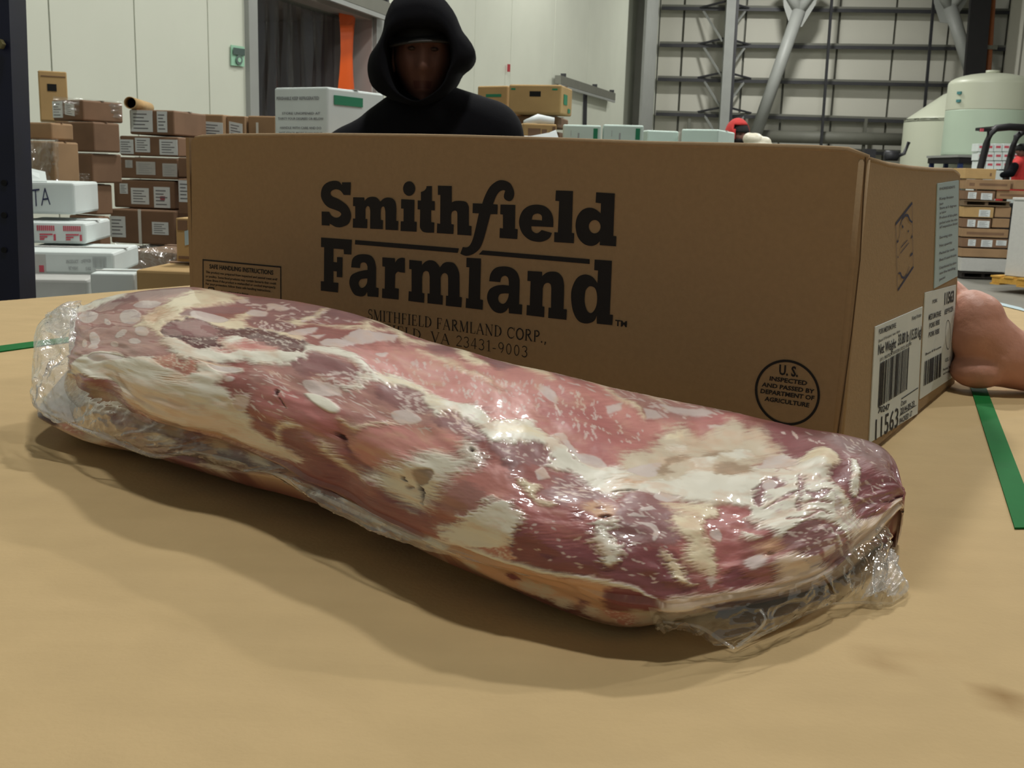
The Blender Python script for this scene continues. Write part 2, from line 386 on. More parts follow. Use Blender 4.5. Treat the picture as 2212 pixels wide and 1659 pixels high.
# thin rods tying the girts
for k, x in enumerate((1780, 1992)):
    a = Fp(Fu(x - 12, 300), 0, .85); b = Fp(Fu(x + 4, 0), 10.8, .85)
    tag(one_bar('sag_rod', a, b, .065, DSTEEL), ['thin dark upright rod on the far wall left of the slanting brace at right', 'thin dark upright rod on the far wall, above the cream tank shoulder'][k], 'rod')
for k, x in enumerate((1486, 1608, 1862)):
    a = Fp(Fu(x, 300), 0, .36); b = Fp(Fu(x, 300), onF(x, 250).z - .1, .36)
    tag(one_bar('lower_stud', a, b, .08, GALVD), ['short stud under the fourth girt, left of the wind column', 'short stud under the fourth girt above the red hooded person', 'short stud under the fourth girt near the cream tanks'][k], 'stud')
# wind column with knee braces to each girt
wc = empty('wind_column', Fp(Fu(1566), 0, .6)); tag(wc, 'slim grey steel wind column with small knee braces at every girt', 'column')
wa, wb = Fp(Fu(1560, 300), 0, .75), Fp(Fu(1574, 0), 10.9, .75)
one_bar('column_shaft', wa, wb, .26, GALV, wc, .2); one_bar('column_edge', wa + FD * .17, wb + FD * .17, .07, DSTEEL, wc, .2)
for y in (16, 95, 168, 243):
    c = onF(1566, y, .7)
    for sg in (-1, 1):
        one_bar('knee_brace', c + Vector((0, 0, .16)), c + FD * (.75 * sg) - FN * .4 + Vector((0, 0, .02)), .05, DSTEEL, wc)
        one_bar('knee_brace', c - Vector((0, 0, .9)), c + FD * (.6 * sg) - FN * .4, .05, GALV, wc)
# big diagonal braces
def brace(p0, p1, w, nm, label, extra=()):
    a, b = onF(*p0, 1.15), onF(*p1, 1.15); t = empty(nm, a); tag(t, label, 'brace')
    one_tube('brace_tube', [a, a.lerp(b, .5), b], w / 2, GALV, t, 14)
    g = b; sz = .45
    q = [g + FD * x * sz + Vector((0, 0, z * sz)) - FN * .02 for x, z in ((-.45, -.9), (.25, -.95), (.95, .35), (1.0, .8), (-1.0, .8), (-.9, .2))]
    v = q + [p - FN * .03 for p in q]; n = len(q)
    mesh('gusset_plate', v, [tuple(range(n)), tuple(range(2 * n - 1, n - 1, -1))] + [(i, i + n, (i + 1) % n + n, (i + 1) % n) for i in range(n)], GALV, t)
    for e in extra: one_tube('upper_arm', [b, b.lerp(onF(*e, 1.15), .5), onF(*e, 1.15)], w / 2.3, GALV, t, 12)
    return t
brace((1632, 292), (1726, 22), .34, 'diagonal_brace', 'grey slanting tube brace with gusset plate in the middle of the far wall', ((1690, -40), (1770, -40)))
brace((2104, 175), (2052, 14), .34, 'diagonal_brace', 'grey slanting brace at the right, left of the black column above the tank', ((2015, -45), (2105, -45)))
# black main column and orange pipe
bc = empty('main_column', onF(2100, 300, 2)); tag(bc, 'wide black steel column rising behind the cream tank', 'column')
pa, pb = onF(2094, 330, 2), onF(2121, -40, 2); pa.z = 0
pa = onF(2086, 420, 2); pa.z = 0
one_bar('column_flange', pa, pb, .52, BLKSTEEL, bc, .12); one_bar('column_web', pa - FN * .25, pb - FN * .25, .12, BLKSTEEL, bc, .4)
pa2, pb2 = onF(2121, 430, 1.6), onF(2146, -40, 1.6); pa2.z = 0
op = empty('orange_pipe', pa2); tag(op, 'orange brown pipe running up beside the black column', 'pipe')
one_tube('pipe_run', [pa2, pa2.lerp(pb2, .5), pb2], .085, COPPER, op)
for k in (.45, .75): one_box('pipe_clip', pa2.lerp(pb2, k), (.34, .2, .10), GALVD, op)
# right wall (corrugated, mostly in the shade behind the column)
wr = empty('wall_right', onF(2215, 300)); wr['kind'] = 'structure'
wr0 = onF(2150, 300, 1.2); wr1 = Vector((16.5, 12, 0)); wd = (wr1 - wr0); wd.z = 0; wL = wd.length; wd.normalize()
nr_ = 26
for i in range(nr_):
    a = wr0 + wd * (wL * i / nr_); b = wr0 + wd * (wL * (i + 1) / nr_ - .08); a.z = b.z = 0
    slab('corrugated_panel', [a, b, b + Vector((0, 0, 11)), a + Vector((0, 0, 11))], .06, WALLF, wr)
a = Vector((wr0.x, wr0.y, 0)) + Vector((.12, 0, 0)); b = Vector((wr1.x, wr1.y, 0)) + Vector((.12, 0, 0))
slab('seam_backing', [a, b, b + Vector((0, 0, 11)), a + Vector((0, 0, 11))], .06, GALVD, wr)

# ------------------------------------------------------------------ the packing table: strapped pallet load under a cardboard sheet
TBL = [Vector((-1.02, 1.07)), Vector((-.40, 1.93)), Vector((.845, 1.95)), Vector((.86, .95)), Vector((.62, -.45)), Vector((-1.02, -.45))]
tb = empty('packing_table', (0, .8, 0)); tag(tb, 'brown cardboard covered pallet load used as a packing table, bound with green straps', 'table')
def poly_prism(name, pts, z0, z1, m, parent):
    n = len(pts); v = [(p.x, p.y, z1) for p in pts] + [(p.x, p.y, z0) for p in pts]
    a = sum(pts[i].x * pts[(i + 1) % n].y - pts[(i + 1) % n].x * pts[i].y for i in range(n))
    if a < 0: pts = pts[::-1]; v = [(p.x, p.y, z1) for p in pts] + [(p.x, p.y, z0) for p in pts]
    return mesh(name, v, [tuple(range(n)), tuple(range(2 * n - 1, n - 1, -1))] + [(i, i + n, (i + 1) % n + n, (i + 1) % n) for i in range(n)], m, parent)
sheet = poly_prism('cardboard_sheet', TBL, TZ - .006, TZ, BOARD, tb)
# finer top near the camera so that the dried stains have their own shape
def stain_patch():
    bm = bmesh.new(); bm.from_mesh(sheet.data)
    bmesh.ops.triangulate(bm, faces=[f for f in bm.faces if len(f.verts) > 4])
    for _ in range(7):
        es = [e for e in bm.edges if e.calc_length() > .012 and all(abs(v.co.z - TZ) < 1e-4 for v in e.verts) and (_ < 3 or any(abs(v.co.x - sx) < .2 and abs(v.co.y - sy) < .2 for v in e.verts for sx, sy in SPOT))]
        bmesh.ops.subdivide_edges(bm, edges=es, cuts=1, use_grid_fill=False)
        bmesh.ops.triangulate(bm, faces=bm.faces)
    bm.to_mesh(sheet.data); bm.free()
SPX = [(1930, 1395, 40, 9, -.62, .30), (1905, 1420, 26, 26, 0, .16), (2150, 1500, 60, 16, .35, .42), (2195, 1520, 50, 24, .1, .36), (2120, 1475, 18, 8, .2, .3), (2195, 1440, 12, 5, .3, .4), (1745, 1470, 12, 16, .5, .15),
       (1880, 1475, 8, 5, .6, .3), (2195, 1650, 30, 14, .8, .45), (1650, 1430, 26, 4, .2, .16), (290, 1225, 20, 8, -.4, .12), (340, 1245, 14, 5, .1, .12), (1612, 1412, 10, 3, .4, .3), (1690, 1465, 6, 4, 0, .2), (2190, 1590, 14, 10, .3, .12), (2000, 1415, 45, 18, .2, .10)]
SPOT = [tuple(at_z(s[0], s[1], TZ)[:2]) for s in SPX]
stain_patch()
V = np.zeros(len(sheet.data.vertices) * 3); sheet.data.vertices.foreach_get('co', V); V = V.reshape(-1, 3)
rel = V - np.array(CAM); dz = rel @ np.array(_f); dz = np.where(dz > .05, dz, 1e9)
stv = np.zeros(len(V)); nz = np.sin(V[:, 0] * 310 + np.sin(V[:, 1] * 260) * 2) * .25 + np.sin(V[:, 1] * 420 + 1.3) * .18
for (x, y, rx, ry, rot, amt) in SPX:
    c = at_z(x, y, TZ); ex = at_z(x + rx * math.cos(rot), y + rx * math.sin(rot), TZ) - c; ey = at_z(x - ry * math.sin(rot), y + ry * math.cos(rot), TZ) - c
    A = np.linalg.inv(np.array([[ex.x, ey.x], [ex.y, ey.y]])); q = (V[:, :2] - np.array([c.x, c.y])) @ A.T
    stv = np.maximum(stv, np.clip(1.35 - np.hypot(q[:, 0], q[:, 1]) + nz, 0, 1) * amt * 2.5)
at_ = sheet.data.attributes.new('stain', 'FLOAT', 'POINT'); at_.data.foreach_set('value', np.clip(stv, 0, .9).astype(np.float32))
poly_prism('load_block', [Vector((p.x * .985, .75 + (p.y - .75) * .985)) for p in TBL], .14, TZ - .006, KRAFTD, tb)
for x in (-.9, -.1, .6): one_box('pallet_stringer', (x, .7, .07), (.1, 2.3, .14), WOODG, tb)
# bluish sheet of paper near the far right edge
q = [at_z(*p, TZ + .0015) for p in ((2133, 647), (2205, 664), (2230, 676), (2150, 656))]
tag(slab('paper_sheet', [q[0], q[3], q[2], q[1]], .001, PAPERB), 'bluish sheet of paper lying at the far right edge of the table', 'paper')
# green straps
def strap(p, name='green_strap'):
    c = [at_z(*x, TZ + .0012) for x in p]
    return slab(name, c, .001, STRAPG, tb)
c = [at_z(*x, TZ + .0014) for x in ((2094, 828), (2127, 828), (2212, 1045), (2212, 1150))]
c[2] = c[1] + (c[2] - c[1]) * 1.25; c[3] = c[0] + (c[2] - c[1])
for q in (c,):
    d = (q[1] - q[2]).normalized() * .03
    slab('green_strap', [q[0], q[3], q[2], q[1]], .001, STRAPG, tb)
c = [at_z(*x, TZ + .0014) for x in ((-60, 754), (-60, 767), (230, 727), (230, 717))]
slab('green_strap', c, .001, STRAPG, tb)
# ------------------------------------------------------------------ the vacuum packed slab of pork: surface
# stations along the slab, each (top silhouette, crest of the front edge, lowest front line) as (ray x, ray y, height above table)
ST = [((160,676,.072),(152,812,.050),(80,892,.020)),((190,660,.080),(178,828,.054),(100,912,.018)),((240,643,.088),(245,838,.055),(185,953,.012)),
((330,632,.096),(305,878,.052),(270,966,.014)),((430,628,.100),(400,920,.047),(370,992,.017)),((540,638,.100),(500,950,.043),(470,1016,.021)),
((660,655,.099),(590,990,.040),(580,1032,.028)),((790,686,.097),(690,1038,.037),(690,1062,.029)),((905,730,.093),(800,1092,.034),(800,1112,.027)),
((1010,760,.090),(920,1160,.033),(920,1169,.028)),((1100,790,.086),(1030,1200,.032),(1030,1232,.019)),((1200,811,.082),(1130,1233,.030),(1130,1281,.012)),
((1310,835,.077),(1240,1262,.028),(1240,1323,.008)),((1420,854,.072),(1350,1288,.027),(1345,1350,.006)),((1530,876,.067),(1450,1305,.025),(1440,1342,.006)),
((1640,904,.062),(1560,1300,.023),(1555,1322,.009)),((1740,928,.058),(1680,1273,.022),(1680,1290,.010)),((1830,948,.053),(1780,1233,.022),(1785,1250,.011)),
((1895,968,.048),(1850,1170,.024),(1855,1186,.013)),((1926,998,.043),(1903,1126,.027),(1907,1140,.017)),((1944,1050,.036),(1940,1088,.031),(1944,1095,.024))]
def cr(P, x):                                # Catmull-Rom through rows of P at parameters x
    P = np.asarray(P, float); n = len(P); x = np.clip(np.asarray(x, float), 0, n - 1 - 1e-9); i = x.astype(int); t = (x - i)
    t = t.reshape(t.shape + (1,) * (P.ndim - 1))
    a, b, c, d = P[np.maximum(i - 1, 0)], P[i], P[np.minimum(i + 1, n - 1)], P[np.minimum(i + 2, n - 1)]
    return 0.5 * (2 * b + (c - a) * t + (2 * a - 5 * b + 4 * c - d) * t ** 2 + (3 * b - a - 3 * c + d) * t ** 3)
TT = [-.35, -.18, 0, .1, .25, .45, .65, .85, 1.0]
def meat_net(atz):
    """control net [station][ring point] in space; ring runs lower front, crest, top, silhouette, back, underside"""
    back = np.array([.5, .866, 0]); net = []
    for k, (si, c, lo) in enumerate(ST):
        W = lambda p: np.array(atz(p[0], p[1], p[2]))
        C, Lo, Si = W(c), W(lo), W(si); row = [Lo]
        rec = (C + Lo) / 2 + back * (.010 if k < 6 else .002); row.append(rec)
        for t in TT[2:]:
            g = math.sin(math.pi / 2 * t) ** .9 if t > 0 else 0
            h = c[2] + (si[2] - c[2]) * g
            row.append(W((c[0] + (si[0] - c[0]) * t, c[1] + (si[1] - c[1]) * t, h)))
        wdt = np.linalg.norm((Si - C)[:2]); bk = min(.035, wdt * .22)
        B1 = Si + back * bk * .8; B1[2] = TZ + si[2] * .72
        B2 = Si + back * bk; B2[2] = TZ + si[2] * .32
        B3 = Si + back * bk * .3; B3[2] = TZ + .0015
        U1 = (Si + Lo) / 2; U1[2] = TZ + .001
        U2 = Lo + back * min(.04, wdt * .4) ; U2[2] = TZ + (.001 if lo[2] < .022 else lo[2] * .25)
        U3 = Lo + back * min(.012, wdt * .12); U3[2] = TZ + lo[2] * .55
        row += [B1, B2, B3, U1, U2, U3]; net.append(row)
    net = np.array(net)
    for end, k, k2 in ((0, 0, 1), (1, -1, -2)):          # rounded ends
        r = net[k]; c = r.mean(0); c[2] = r[:, 2].mean(); d = (net[k].mean(0) - net[k2].mean(0)); d[2] = 0; d /= np.linalg.norm(d)
        e1 = c + (r - c) * (.62 if end == 0 else .8) + d * (.010 if end == 0 else .0015); e2 = c + (r - c) * .03 + d * (.014 if end == 0 else .002)
        net = np.concatenate([[e2, e1], net]) if end == 0 else np.concatenate([net, [e1, e2]])
    return net                                           # stations: 2 + 21 + 2
RINGT = TT + [1.12, 1.25, 1.4, 1.6, 1.85, 2.0]           # parameter t of the ring points (then back to -.35)
def ring_index(t): return np.interp(t, RINGT, range(len(RINGT)))
def meat_surface(net, S, T):
    """points for arrays S (0..1 over the 21 stations, beyond it the ends) and T"""
    ringc = np.concatenate([net[:, -1:], net, net[:, :2]], 1)            # wrap
    A = cr(ringc.transpose(1, 0, 2), ring_index(T) + 1)                 # [T][station]
    return cr(A.transpose(1, 0, 2), S * 20 + 2)                          # [S][T]
MEAT_SHAPES = """N 3 2 23 900 121 967 169 989 202 992 218 961 191 891 170 869 164 799 151 763 156 702 165 627 168 557 178 510 131 390 123 409 69 357 42 340 -50 -131 -50 -184 26 513
K 5 2 44 905 121 967 169 989 202 992 185 916 142 900 92 875
K 3 2 234 922 241 950 258 961 293 992 297 777 283 752 267 766 252 799 247 822 260 852 271 903 253 897 228 880
K 5 3 257 936 291 955 318 997 350 997 356 1000 350 928 324 894 296 855 283 766 258 777
N 5 3 263 557 306 607 345 621 367 646 405 599 442 616 470 574 459 487 415 521 378 404 362 276 351 195 324 237 305 267 269 315
M 5 3 267 396 299 454 323 429 354 421 361 298 337 245 311 256 285 226
P 7 3 339 772 359 844 386 903 415 942 442 930 485 936 514 939 541 886 547 719 496 635 485 727 450 685 431 702 405 735 371 708 357 738
P 8 3 444 852 512 997 573 958 607 1000 639 897 660 922 678 916 673 883 656 825 646 749 629 705 625 649 612 641 581 657 561 682 503 646 490 730 470 752
M 12 3 550 855 580 900 611 869 640 822 643 760 629 705 624 641 606 635 575 669 548 696 535 747
N 6 3 605 1000 643 1000 680 1000 731 1000 734 947 698 869 689 883 682 900 660 903 641 908 610 936
M 5 3 687 919 732 997 734 930 704 869 691 880
P 6 3 362 276 378 404 415 521 444 552 471 524 449 440 428 373 410 256 388 195 373 217
P 8 3 458 387 487 437 508 496 529 432 546 376 539 337 528 348 508 301 475 306 461 315
N 6 3 452 245 474 354 493 337 512 287 497 226 474 148 464 156
Q 6 2 301 181 312 240 333 187 355 134 373 100 375 42 360 28 333 58 304 95
Q 7 2 402 156 421 156 439 117 454 75 442 50 426 47 403 50
M 6 3 532 382 572 379 610 331 617 256 575 256 543 251 532 318
Q 6 3 534 203 550 259 586 309 610 315 622 262 613 228 624 195 630 136 630 81 606 53 570 39 542 28 536 33 528 128
M 12 3 550 273 596 373 616 320 601 226 570 203 551 226
Q 5 3 629 298 645 370 658 354 674 292 696 256 705 53 677 39 644 53 633 75 634 142 639 212 632 259
K 6 3 627 359 641 496 679 557 694 468 699 326 674 267 647 318
Q 4 2 665 290 685 262 707 198 725 81 700 45 674 25
M 6 3 649 560 689 515 704 457 685 423 693 362 707 309 709 228 685 262 658 281
Q 3 2 753 939 778 1000 814 1000 851 1000 904 1000 951 997 990 978 1030 323 958 270 934 281 914 198 898 231 885 357 859 574 830 710 811 822 798 777 778 822 767 875
K 12 2 802 947 852 1000 907 1000 956 1000 945 663 881 724 841 841 810 894
W 2 2 14 969 96 964 120 1000 119 933 75 911 27 894
C 3 4 211 967 235 955 247 936 235 916 234 897 228 880 208 838 191 799 189 769 182 747 167 699 167 618 153 669 135 688 143 738 157 830 170 869 191 903 205 933
O 6 3 146 760 160 833 171 799 156 710
C 3 4 233 794 242 833 253 872 260 861 247 816 250 786 262 749 300 772 302 705 268 702 236 738 212 735 186 724 170 705 185 752
K 2 2 184 772 205 827 225 872 247 889 250 875 241 852 223 822 208 799 196 766
W 3 3 167 607 180 624 200 577 214 593 229 635 238 688 256 713 269 663 304 671 305 632 278 593 246 549 216 493 196 474 182 504 173 552
H 2 5 165 666 173 716 198 752 227 735 236 738 262 749 285 749 305 747 321 716 316 691 301 671 288 660 269 663 250 685 231 682 227 624 212 591 201 582 187 618 174 616 167 638
P 5 4 222 593 239 638 257 677 273 680 283 666 271 635 251 624 233 596
K 3 3 167 669 175 708 198 747 219 730 225 682 207 657 180 641
W 3 3 43 323 69 370 110 404 123 373 147 421 169 446 176 409 184 384 202 376 208 465 216 485 241 510 250 482 235 440 233 401 227 351 236 337 244 315 245 281 255 326 263 315 263 237 261 217 268 201 274 136 293 100 313 86 329 75 324 42 312 28 290 17 251 22 211 14 167 17 135 25 115 84 70 61 38 114 -50 -184 -50 -219 17 170
F 14 3 80 178 121 220 167 209 207 187 249 131 286 58 315 61 289 22 251 31 211 25 167 28 135 36 115 95
O 5 2 125 47 167 28 211 25 251 31 290 17 251 8 209 -6 167 3
J 4 4 163 426 176 487 187 504 186 443 202 496 207 454 205 390 198 368 187 398 175 379
O 10 2 196 345 195 329 190 312 185 301 180 298 178 309 179 326 184 345 190 357 193 354
T 2 1 209 490 223 487 239 504 239 507 223 501 209 496
T 4 1 110 189 120 103 137 95 138 106 124 136 112 198
X 2 1 266 284 264 251 261 228 256 220 251 228 249 251 250 284 253 309 258 320 263 309
X 2 1 245 412 244 398 242 390 239 384 236 387 235 398 236 412 239 423 241 426 244 423
X 2 1 218 471 240 504 250 482 241 462 227 448
X 1.2 1 141 772 138 738 131 716 123 710 114 733 112 769 114 808 121 833 131 830 137 808
X 1.2 1 77 841 76 794 67 763 55 755 41 772 30 816 32 866 45 889 60 889 71 875
X 1.2 1 162 866 159 852 152 841 142 841 135 852 132 869 135 880 143 889 152 886 159 877
X 1.2 1 151 643 149 624 145 616 138 616 135 630 134 652 135 671 140 680 145 677 149 663
X 1.2 1 123 641 121 624 118 596 113 577 108 565 104 574 105 593 109 618 115 641 120 649
X 1.2 1 141 571 140 552 135 535 130 529 125 532 124 549 125 568 130 585 135 591 138 585
X 1.2 1 77 554 76 513 71 487 65 493 60 524 58 571 59 613 65 635 71 627 76 596
X 1.2 1 75 465 74 440 70 426 64 429 59 446 56 476 59 501 64 515 69 513 74 493
X 1.2 1 108 501 107 482 104 471 101 468 97 476 96 493 97 510 101 521 104 524 107 515
X 1.2 1 98 699 96 694 92 702 89 719 88 738 88 758 91 763 94 755 97 738 98 716
X 1.2 1 53 513 52 485 49 465 45 465 41 482 39 515 41 546 43 565 48 565 52 543
X 1.2 1 269 883 268 869 263 858 256 852 251 855 249 866 251 877 256 889 262 891 268 891
X 1.2 1 233 791 229 772 219 758 208 752 198 760 195 777 198 797 208 808 219 811 229 805
X 1.2 1 119 365 114 334 98 292 81 281 66 301 60 329 66 354 81 365 99 373 114 379
X 1.2 1 288 922 285 914 280 908 274 911 269 916 268 925 269 930 275 936 282 933 286 928
X 1.2 1 71 866 70 844 63 825 52 822 41 833 34 855 37 875 47 889 59 889 67 880
C 2 2 295 850 301 877 311 905 321 961 320 975 310 916 300 889 294 855
C 2 2 296 852 334 889 367 925 379 964 379 969 367 933 334 897 295 855
C 3 3 304 858 302 844 299 838 295 841 291 855 291 869 293 877 296 883 301 880 304 872
C 3 3 350 905 355 958 357 997 364 1000 377 997 384 1000 394 947 424 994 420 975 394 930 384 933 378 961 370 992 361 969 357 922 354 897
C 4 3 356 997 372 1000 402 1000 436 997 424 994 398 997 373 1000
C 3 3 432 1000 447 1000 460 953 480 944 470 919 452 928 441 955
C 5 4 493 1000 524 1000 536 1000 540 953 524 967 507 1000
C 4 3 408 905 428 903 455 877 479 872 479 875 457 886 430 914 408 911
K 6 2 411 950 424 997 437 997 441 944 422 925
K 6 2 474 958 487 1000 508 1000 507 955 485 939
X 1.5 2 335 830 345 894 356 900 378 936 384 933 373 894 353 847 342 797 338 766 321 755 323 794
X 1.5 1 291 769 305 827 315 852 310 802 300 766
X 1.5 1 309 791 322 827 317 783
X 1.2 1 378 850 377 838 375 827 372 819 368 816 367 819 368 827 371 838 375 850 377 852
W 3 4 306 716 323 741 339 758 356 744 370 713 370 674 362 699 346 713 331 708 320 696 312 669 305 610 282 574 258 546 257 616 286 630 307 680
K 3 5 301 591 315 671 326 696 349 691 360 671 367 657 364 632 344 635 333 621 323 585 316 552
W 3 5 361 674 376 724 398 758 411 744 431 708 450 705 470 721 487 680 494 646 514 671 539 708 541 613 518 582 497 582 488 574 474 635 453 646 436 613 428 638 414 708 400 699 383 685 376 680 367 646 357 591 340 557 353 607
C 6 3 376 713 405 741 425 708 438 682 432 663 416 710 394 710
K 3 5 377 649 389 696 413 705 427 635 421 599 400 582 382 599
K 3 5 432 593 447 641 466 660 481 638 490 568 477 538 457 560 441 563
X 1.5 1 311 526 327 565 340 563 346 540 338 493 322 471
W 1.2 0.6 316 454 326 474 339 468 351 437 351 409 343 398 328 415
X 1.5 1 394 549 406 593 422 571 420 540 404 504
W 7 4 426 368 448 448 466 448 471 521 480 521 486 468 470 390 459 337 455 281 447 206 436 125 425 106 414 125 398 156 386 139 404 240
Z 2 1 430 304 443 348 446 326 442 273 432 237
Z 2 2 430 214 428 203 427 195 426 189 425 189 424 195 424 203 425 212 427 217 428 217
R 2 2 422 242 422 234 422 228 421 226 420 228 419 231 419 240 420 245 421 248 422 248
R 2 2 431 231 436 203 437 150 437 150 438 212 432 237
R 3 2 361 295 360 287 359 281 356 281 354 284 353 290 354 298 356 306 359 306 360 301
Q 3 2 359 267 364 228 372 192 384 189 386 198 373 209 366 242 360 273
R 2 1 293 409 293 398 293 390 291 387 290 393 289 404 289 415 290 423 291 426 293 421
R 2 1 295 376 304 329 304 331 296 379
R 3 2 479 501 479 496 477 490 476 487 476 490 475 493 475 499 476 504 477 507 479 504
C 3 2 302 117 302 201 311 237 321 251 321 262 310 259 299 206 301 114
C 5 3 345 214 366 128 379 134 379 139 367 148 346 220
C 4 3 355 384 367 359 378 407 399 490 399 493 378 418 367 373 355 387
K 6 2 469 1000 494 1000 510 978 493 944
K 6 2 545 1000 563 1000 570 1000 556 950
C 4 3 496 1000 514 997 531 972 548 928 550 933 531 1000 515 997 496 1000
W 2 2 444 997 487 1000 531 997 569 1000 598 997 598 1000 569 1000 531 1000 487 1000 444 997
C 3 3 569 1000 595 983 610 930 634 903 640 891 640 894 635 914 611 944 595 1000 569 1000
C 4 3 616 1000 643 1000 661 942 662 947 644 1000 616 1000
W 2 2 598 997 630 1000 668 1000 705 1000 731 1000 731 1000 705 1000 668 1000 630 1000 598 1000
X 1.5 1 535 875 541 891 550 883 556 861 554 836 545 850
X 1.2 1 553 830 557 799 563 772 563 774 558 805 553 833
X 1.5 1 602 886 619 914 618 891 606 864
X 1.5 1 640 916 652 922 661 905 644 889
X 2 2 654 950 677 955 703 975 703 950 672 925
X 1.5 1 705 914 723 922 717 905 707 903
B 4 4 661 866 683 891 691 880 704 872 737 944 750 554 728 543 716 535 683 588 657 593 638 607 632 627 625 646 629 702 649 755 657 819
W 3 5 454 699 472 691 488 652 503 652 526 694 550 680 563 666 579 641 612 638 632 632 633 591 608 582 603 521 617 485 598 501 591 557 578 568 561 546 550 543 558 577 547 618 530 585 506 568 492 560 479 613 457 646
C 5 3 497 618 526 680 548 666 539 643 520 635 507 607
W 4 5 602 579 632 630 657 604 683 591 678 560 646 529 623 487 613 490 603 524
O 8 2 652 596 650 582 644 568 635 563 628 563 625 571 628 582 634 596 643 604 649 604
R 2 2 623 504 633 518 645 535 645 538 633 524 623 507
K 3 5 490 546 519 579 545 624 558 582 553 535 526 499 523 465 508 499
X 1.5 1 545 501 554 540 562 504 550 474
X 1.5 1 581 643 594 660 606 660 614 635 595 621
X 1.5 1 559 677 564 674 572 652 583 635 584 643 574 671 567 699 558 685
K 4 6 557 429 579 549 591 560 603 524 614 490 612 460 589 409 572 382 565 398
C 3 3 532 437 551 446 547 409 553 379 568 373 567 354 554 348 540 390
M 6 4 539 337 567 351 591 340 610 331 592 292 569 279 541 281
O 5 4 597 398 613 426 623 407 624 373 611 357
R 3 2 622 362 622 359 619 354 617 351 616 351 614 354 616 359 617 362 619 365 621 365
Q 7 3 601 343 601 334 597 323 594 318 590 320 589 329 590 340 592 348 596 354 600 351
Q 3 2 614 404 614 401 613 396 612 396 611 396 610 398 611 404 612 409 613 409 614 409
W 4 6 465 58 480 164 497 242 506 306 519 320 530 284 542 262 532 195 529 95 498 36 474 11
K 4 4 628 329 633 485 658 538 673 507 693 515 682 462 700 460 689 426 682 404 696 295 632 237
X 1.2 0.6 662 521 672 554 690 535 678 507 667 504
X 1.2 1 650 423 662 457 666 443 654 415
X 1.2 1 639 373 645 401 661 398
X 1.2 1 650 351 663 345 668 329 668 287 671 287 673 337 665 370 650 359
Y 3 3 661 666 672 721 689 769 680 721 672 694 680 674 663 649
Y 3 3 706 774 725 822 740 822 726 774
Y 4 3 717 593 716 585 712 582 707 585 704 596 704 607 705 618 709 621 714 616 717 607
Y 4 4 716 730 740 760 743 691 729 685
W 2 2 694 752 715 755 723 749 710 705 701 716
W 2 2 688 663 703 688 710 657 726 657 707 621 693 616
X 1.5 1 632 635 649 677 665 705 662 643 650 621
W 3 4 668 802 687 830 685 788 676 780
C 2 2 665 858 684 883 682 858 667 841
W 4 5 457 72 486 170 497 226 513 281 521 318 530 290 541 276 537 237 529 181 529 95 517 61 491 50 469 70
W 3 6 613 329 629 340 625 281 636 220 639 187 630 142 622 136 618 201 608 220 616 262
J 4 4 503 39 523 86 537 78 536 33 515 25
W 3 4 722 674 759 755 771 825 798 783 811 836 832 830 841 766 830 710 843 632 860 524 885 298 901 178 881 150 847 370 824 409 808 373 793 323 778 407 766 485 756 482 760 518 744 552 720 532 695 526 656 540 647 571 678 638
B 8 4 753 916 767 875 777 819 760 772 738 713 712 738 721 813 731 894
C 5 5 684 418 688 446 704 462 720 435 720 379 736 301 745 209 743 170 706 223 707 309 689 368
C 6 4 677 490 707 524 732 526 732 474 720 435 704 457
M 3 4 728 529 743 554 761 529 756 479 766 437 780 370 771 337 760 370 765 240 759 178 745 139 744 198 737 318 720 382 718 440 732 474 736 493
X 1.5 1.5 725 393 732 409 739 384 738 351 728 368
W 2 3 758 426 771 373 778 357 770 354 762 370
K 3 5 807 382 824 415 846 348 858 301 886 -53 875 -172 848 181 831 164 816 175 799 265 793 331
Q 3 3 750 109 756 189 764 189 776 100 776 58 762 75
K 2 3 759 607 765 652 780 680 788 643 784 627 769 602 769 549 761 571
K 2 3 775 535 792 596 804 607 793 557
K 2 3 800 691 809 660 807 557 811 490 805 482 804 574
K 2 3 810 604 822 588 837 591 833 549 819 546
N 2 2 811 521 825 518 840 501 840 510 825 535 810 526
N 2 2 815 462 827 460 842 429 842 435 827 476 815 465
N 2 2 797 437 813 418 827 451 826 460 811 435 795 446
N 2 2 778 710 782 735 792 716 792 719 782 749 777 713
Y 3 4 662 674 674 735 689 772 682 721 668 660
Y 3 4 707 772 726 813 723 760 711 763
Y 3 4 718 710 736 749 758 713 739 680 721 691
W 2 3 693 752 723 763 710 713 700 716
W 2 3 722 783 739 836 753 805 738 766
W 2 3 688 657 704 696 727 671 711 616 695 621
X 1.2 1 766 641 772 663 781 643 773 613 767 621
X 1.2 1 662 521 668 549 690 546 677 504
X 2 2 758 727 766 802 780 813 799 766 794 741 775 733
C 3 2 798 758 809 822 822 850 837 811 841 758 832 716 818 758
W 1.5 2 854 794 869 749 873 663 880 565 874 518 862 607 863 691
X 2 2 843 549 855 479 862 382 847 462
W 1.2 1 848 415 866 237 886 0 887 -18 868 240 849 415
W 1.2 1 857 409 873 251 888 67 890 61 875 248 858 409
W 1.2 1 864 404 877 273 891 125 892 120 880 270 865 401
W 1.2 1 847 315 860 181 874 17 875 8 862 184 847 318
F 4 3 887 217 901 223 944 178 1016 315 1027 -332 953 -214 915 -350 870 -350 846 -350 808 -350 773 -237 727 -65 689 -36 695 28 723 58 777 58 802 53 791 192 807 223 824 175 848 72 874 -148
X 3 2 769 240 781 265 786 203 780 164 770 201
X 1.5 1 838 206 854 198 860 111 847 103
X 3 3 820 156 833 173 848 78 832 86
C 3 4 680 245 701 201 720 103 704 123 689 181
X 3 2 732 142 740 162 747 128 739 89
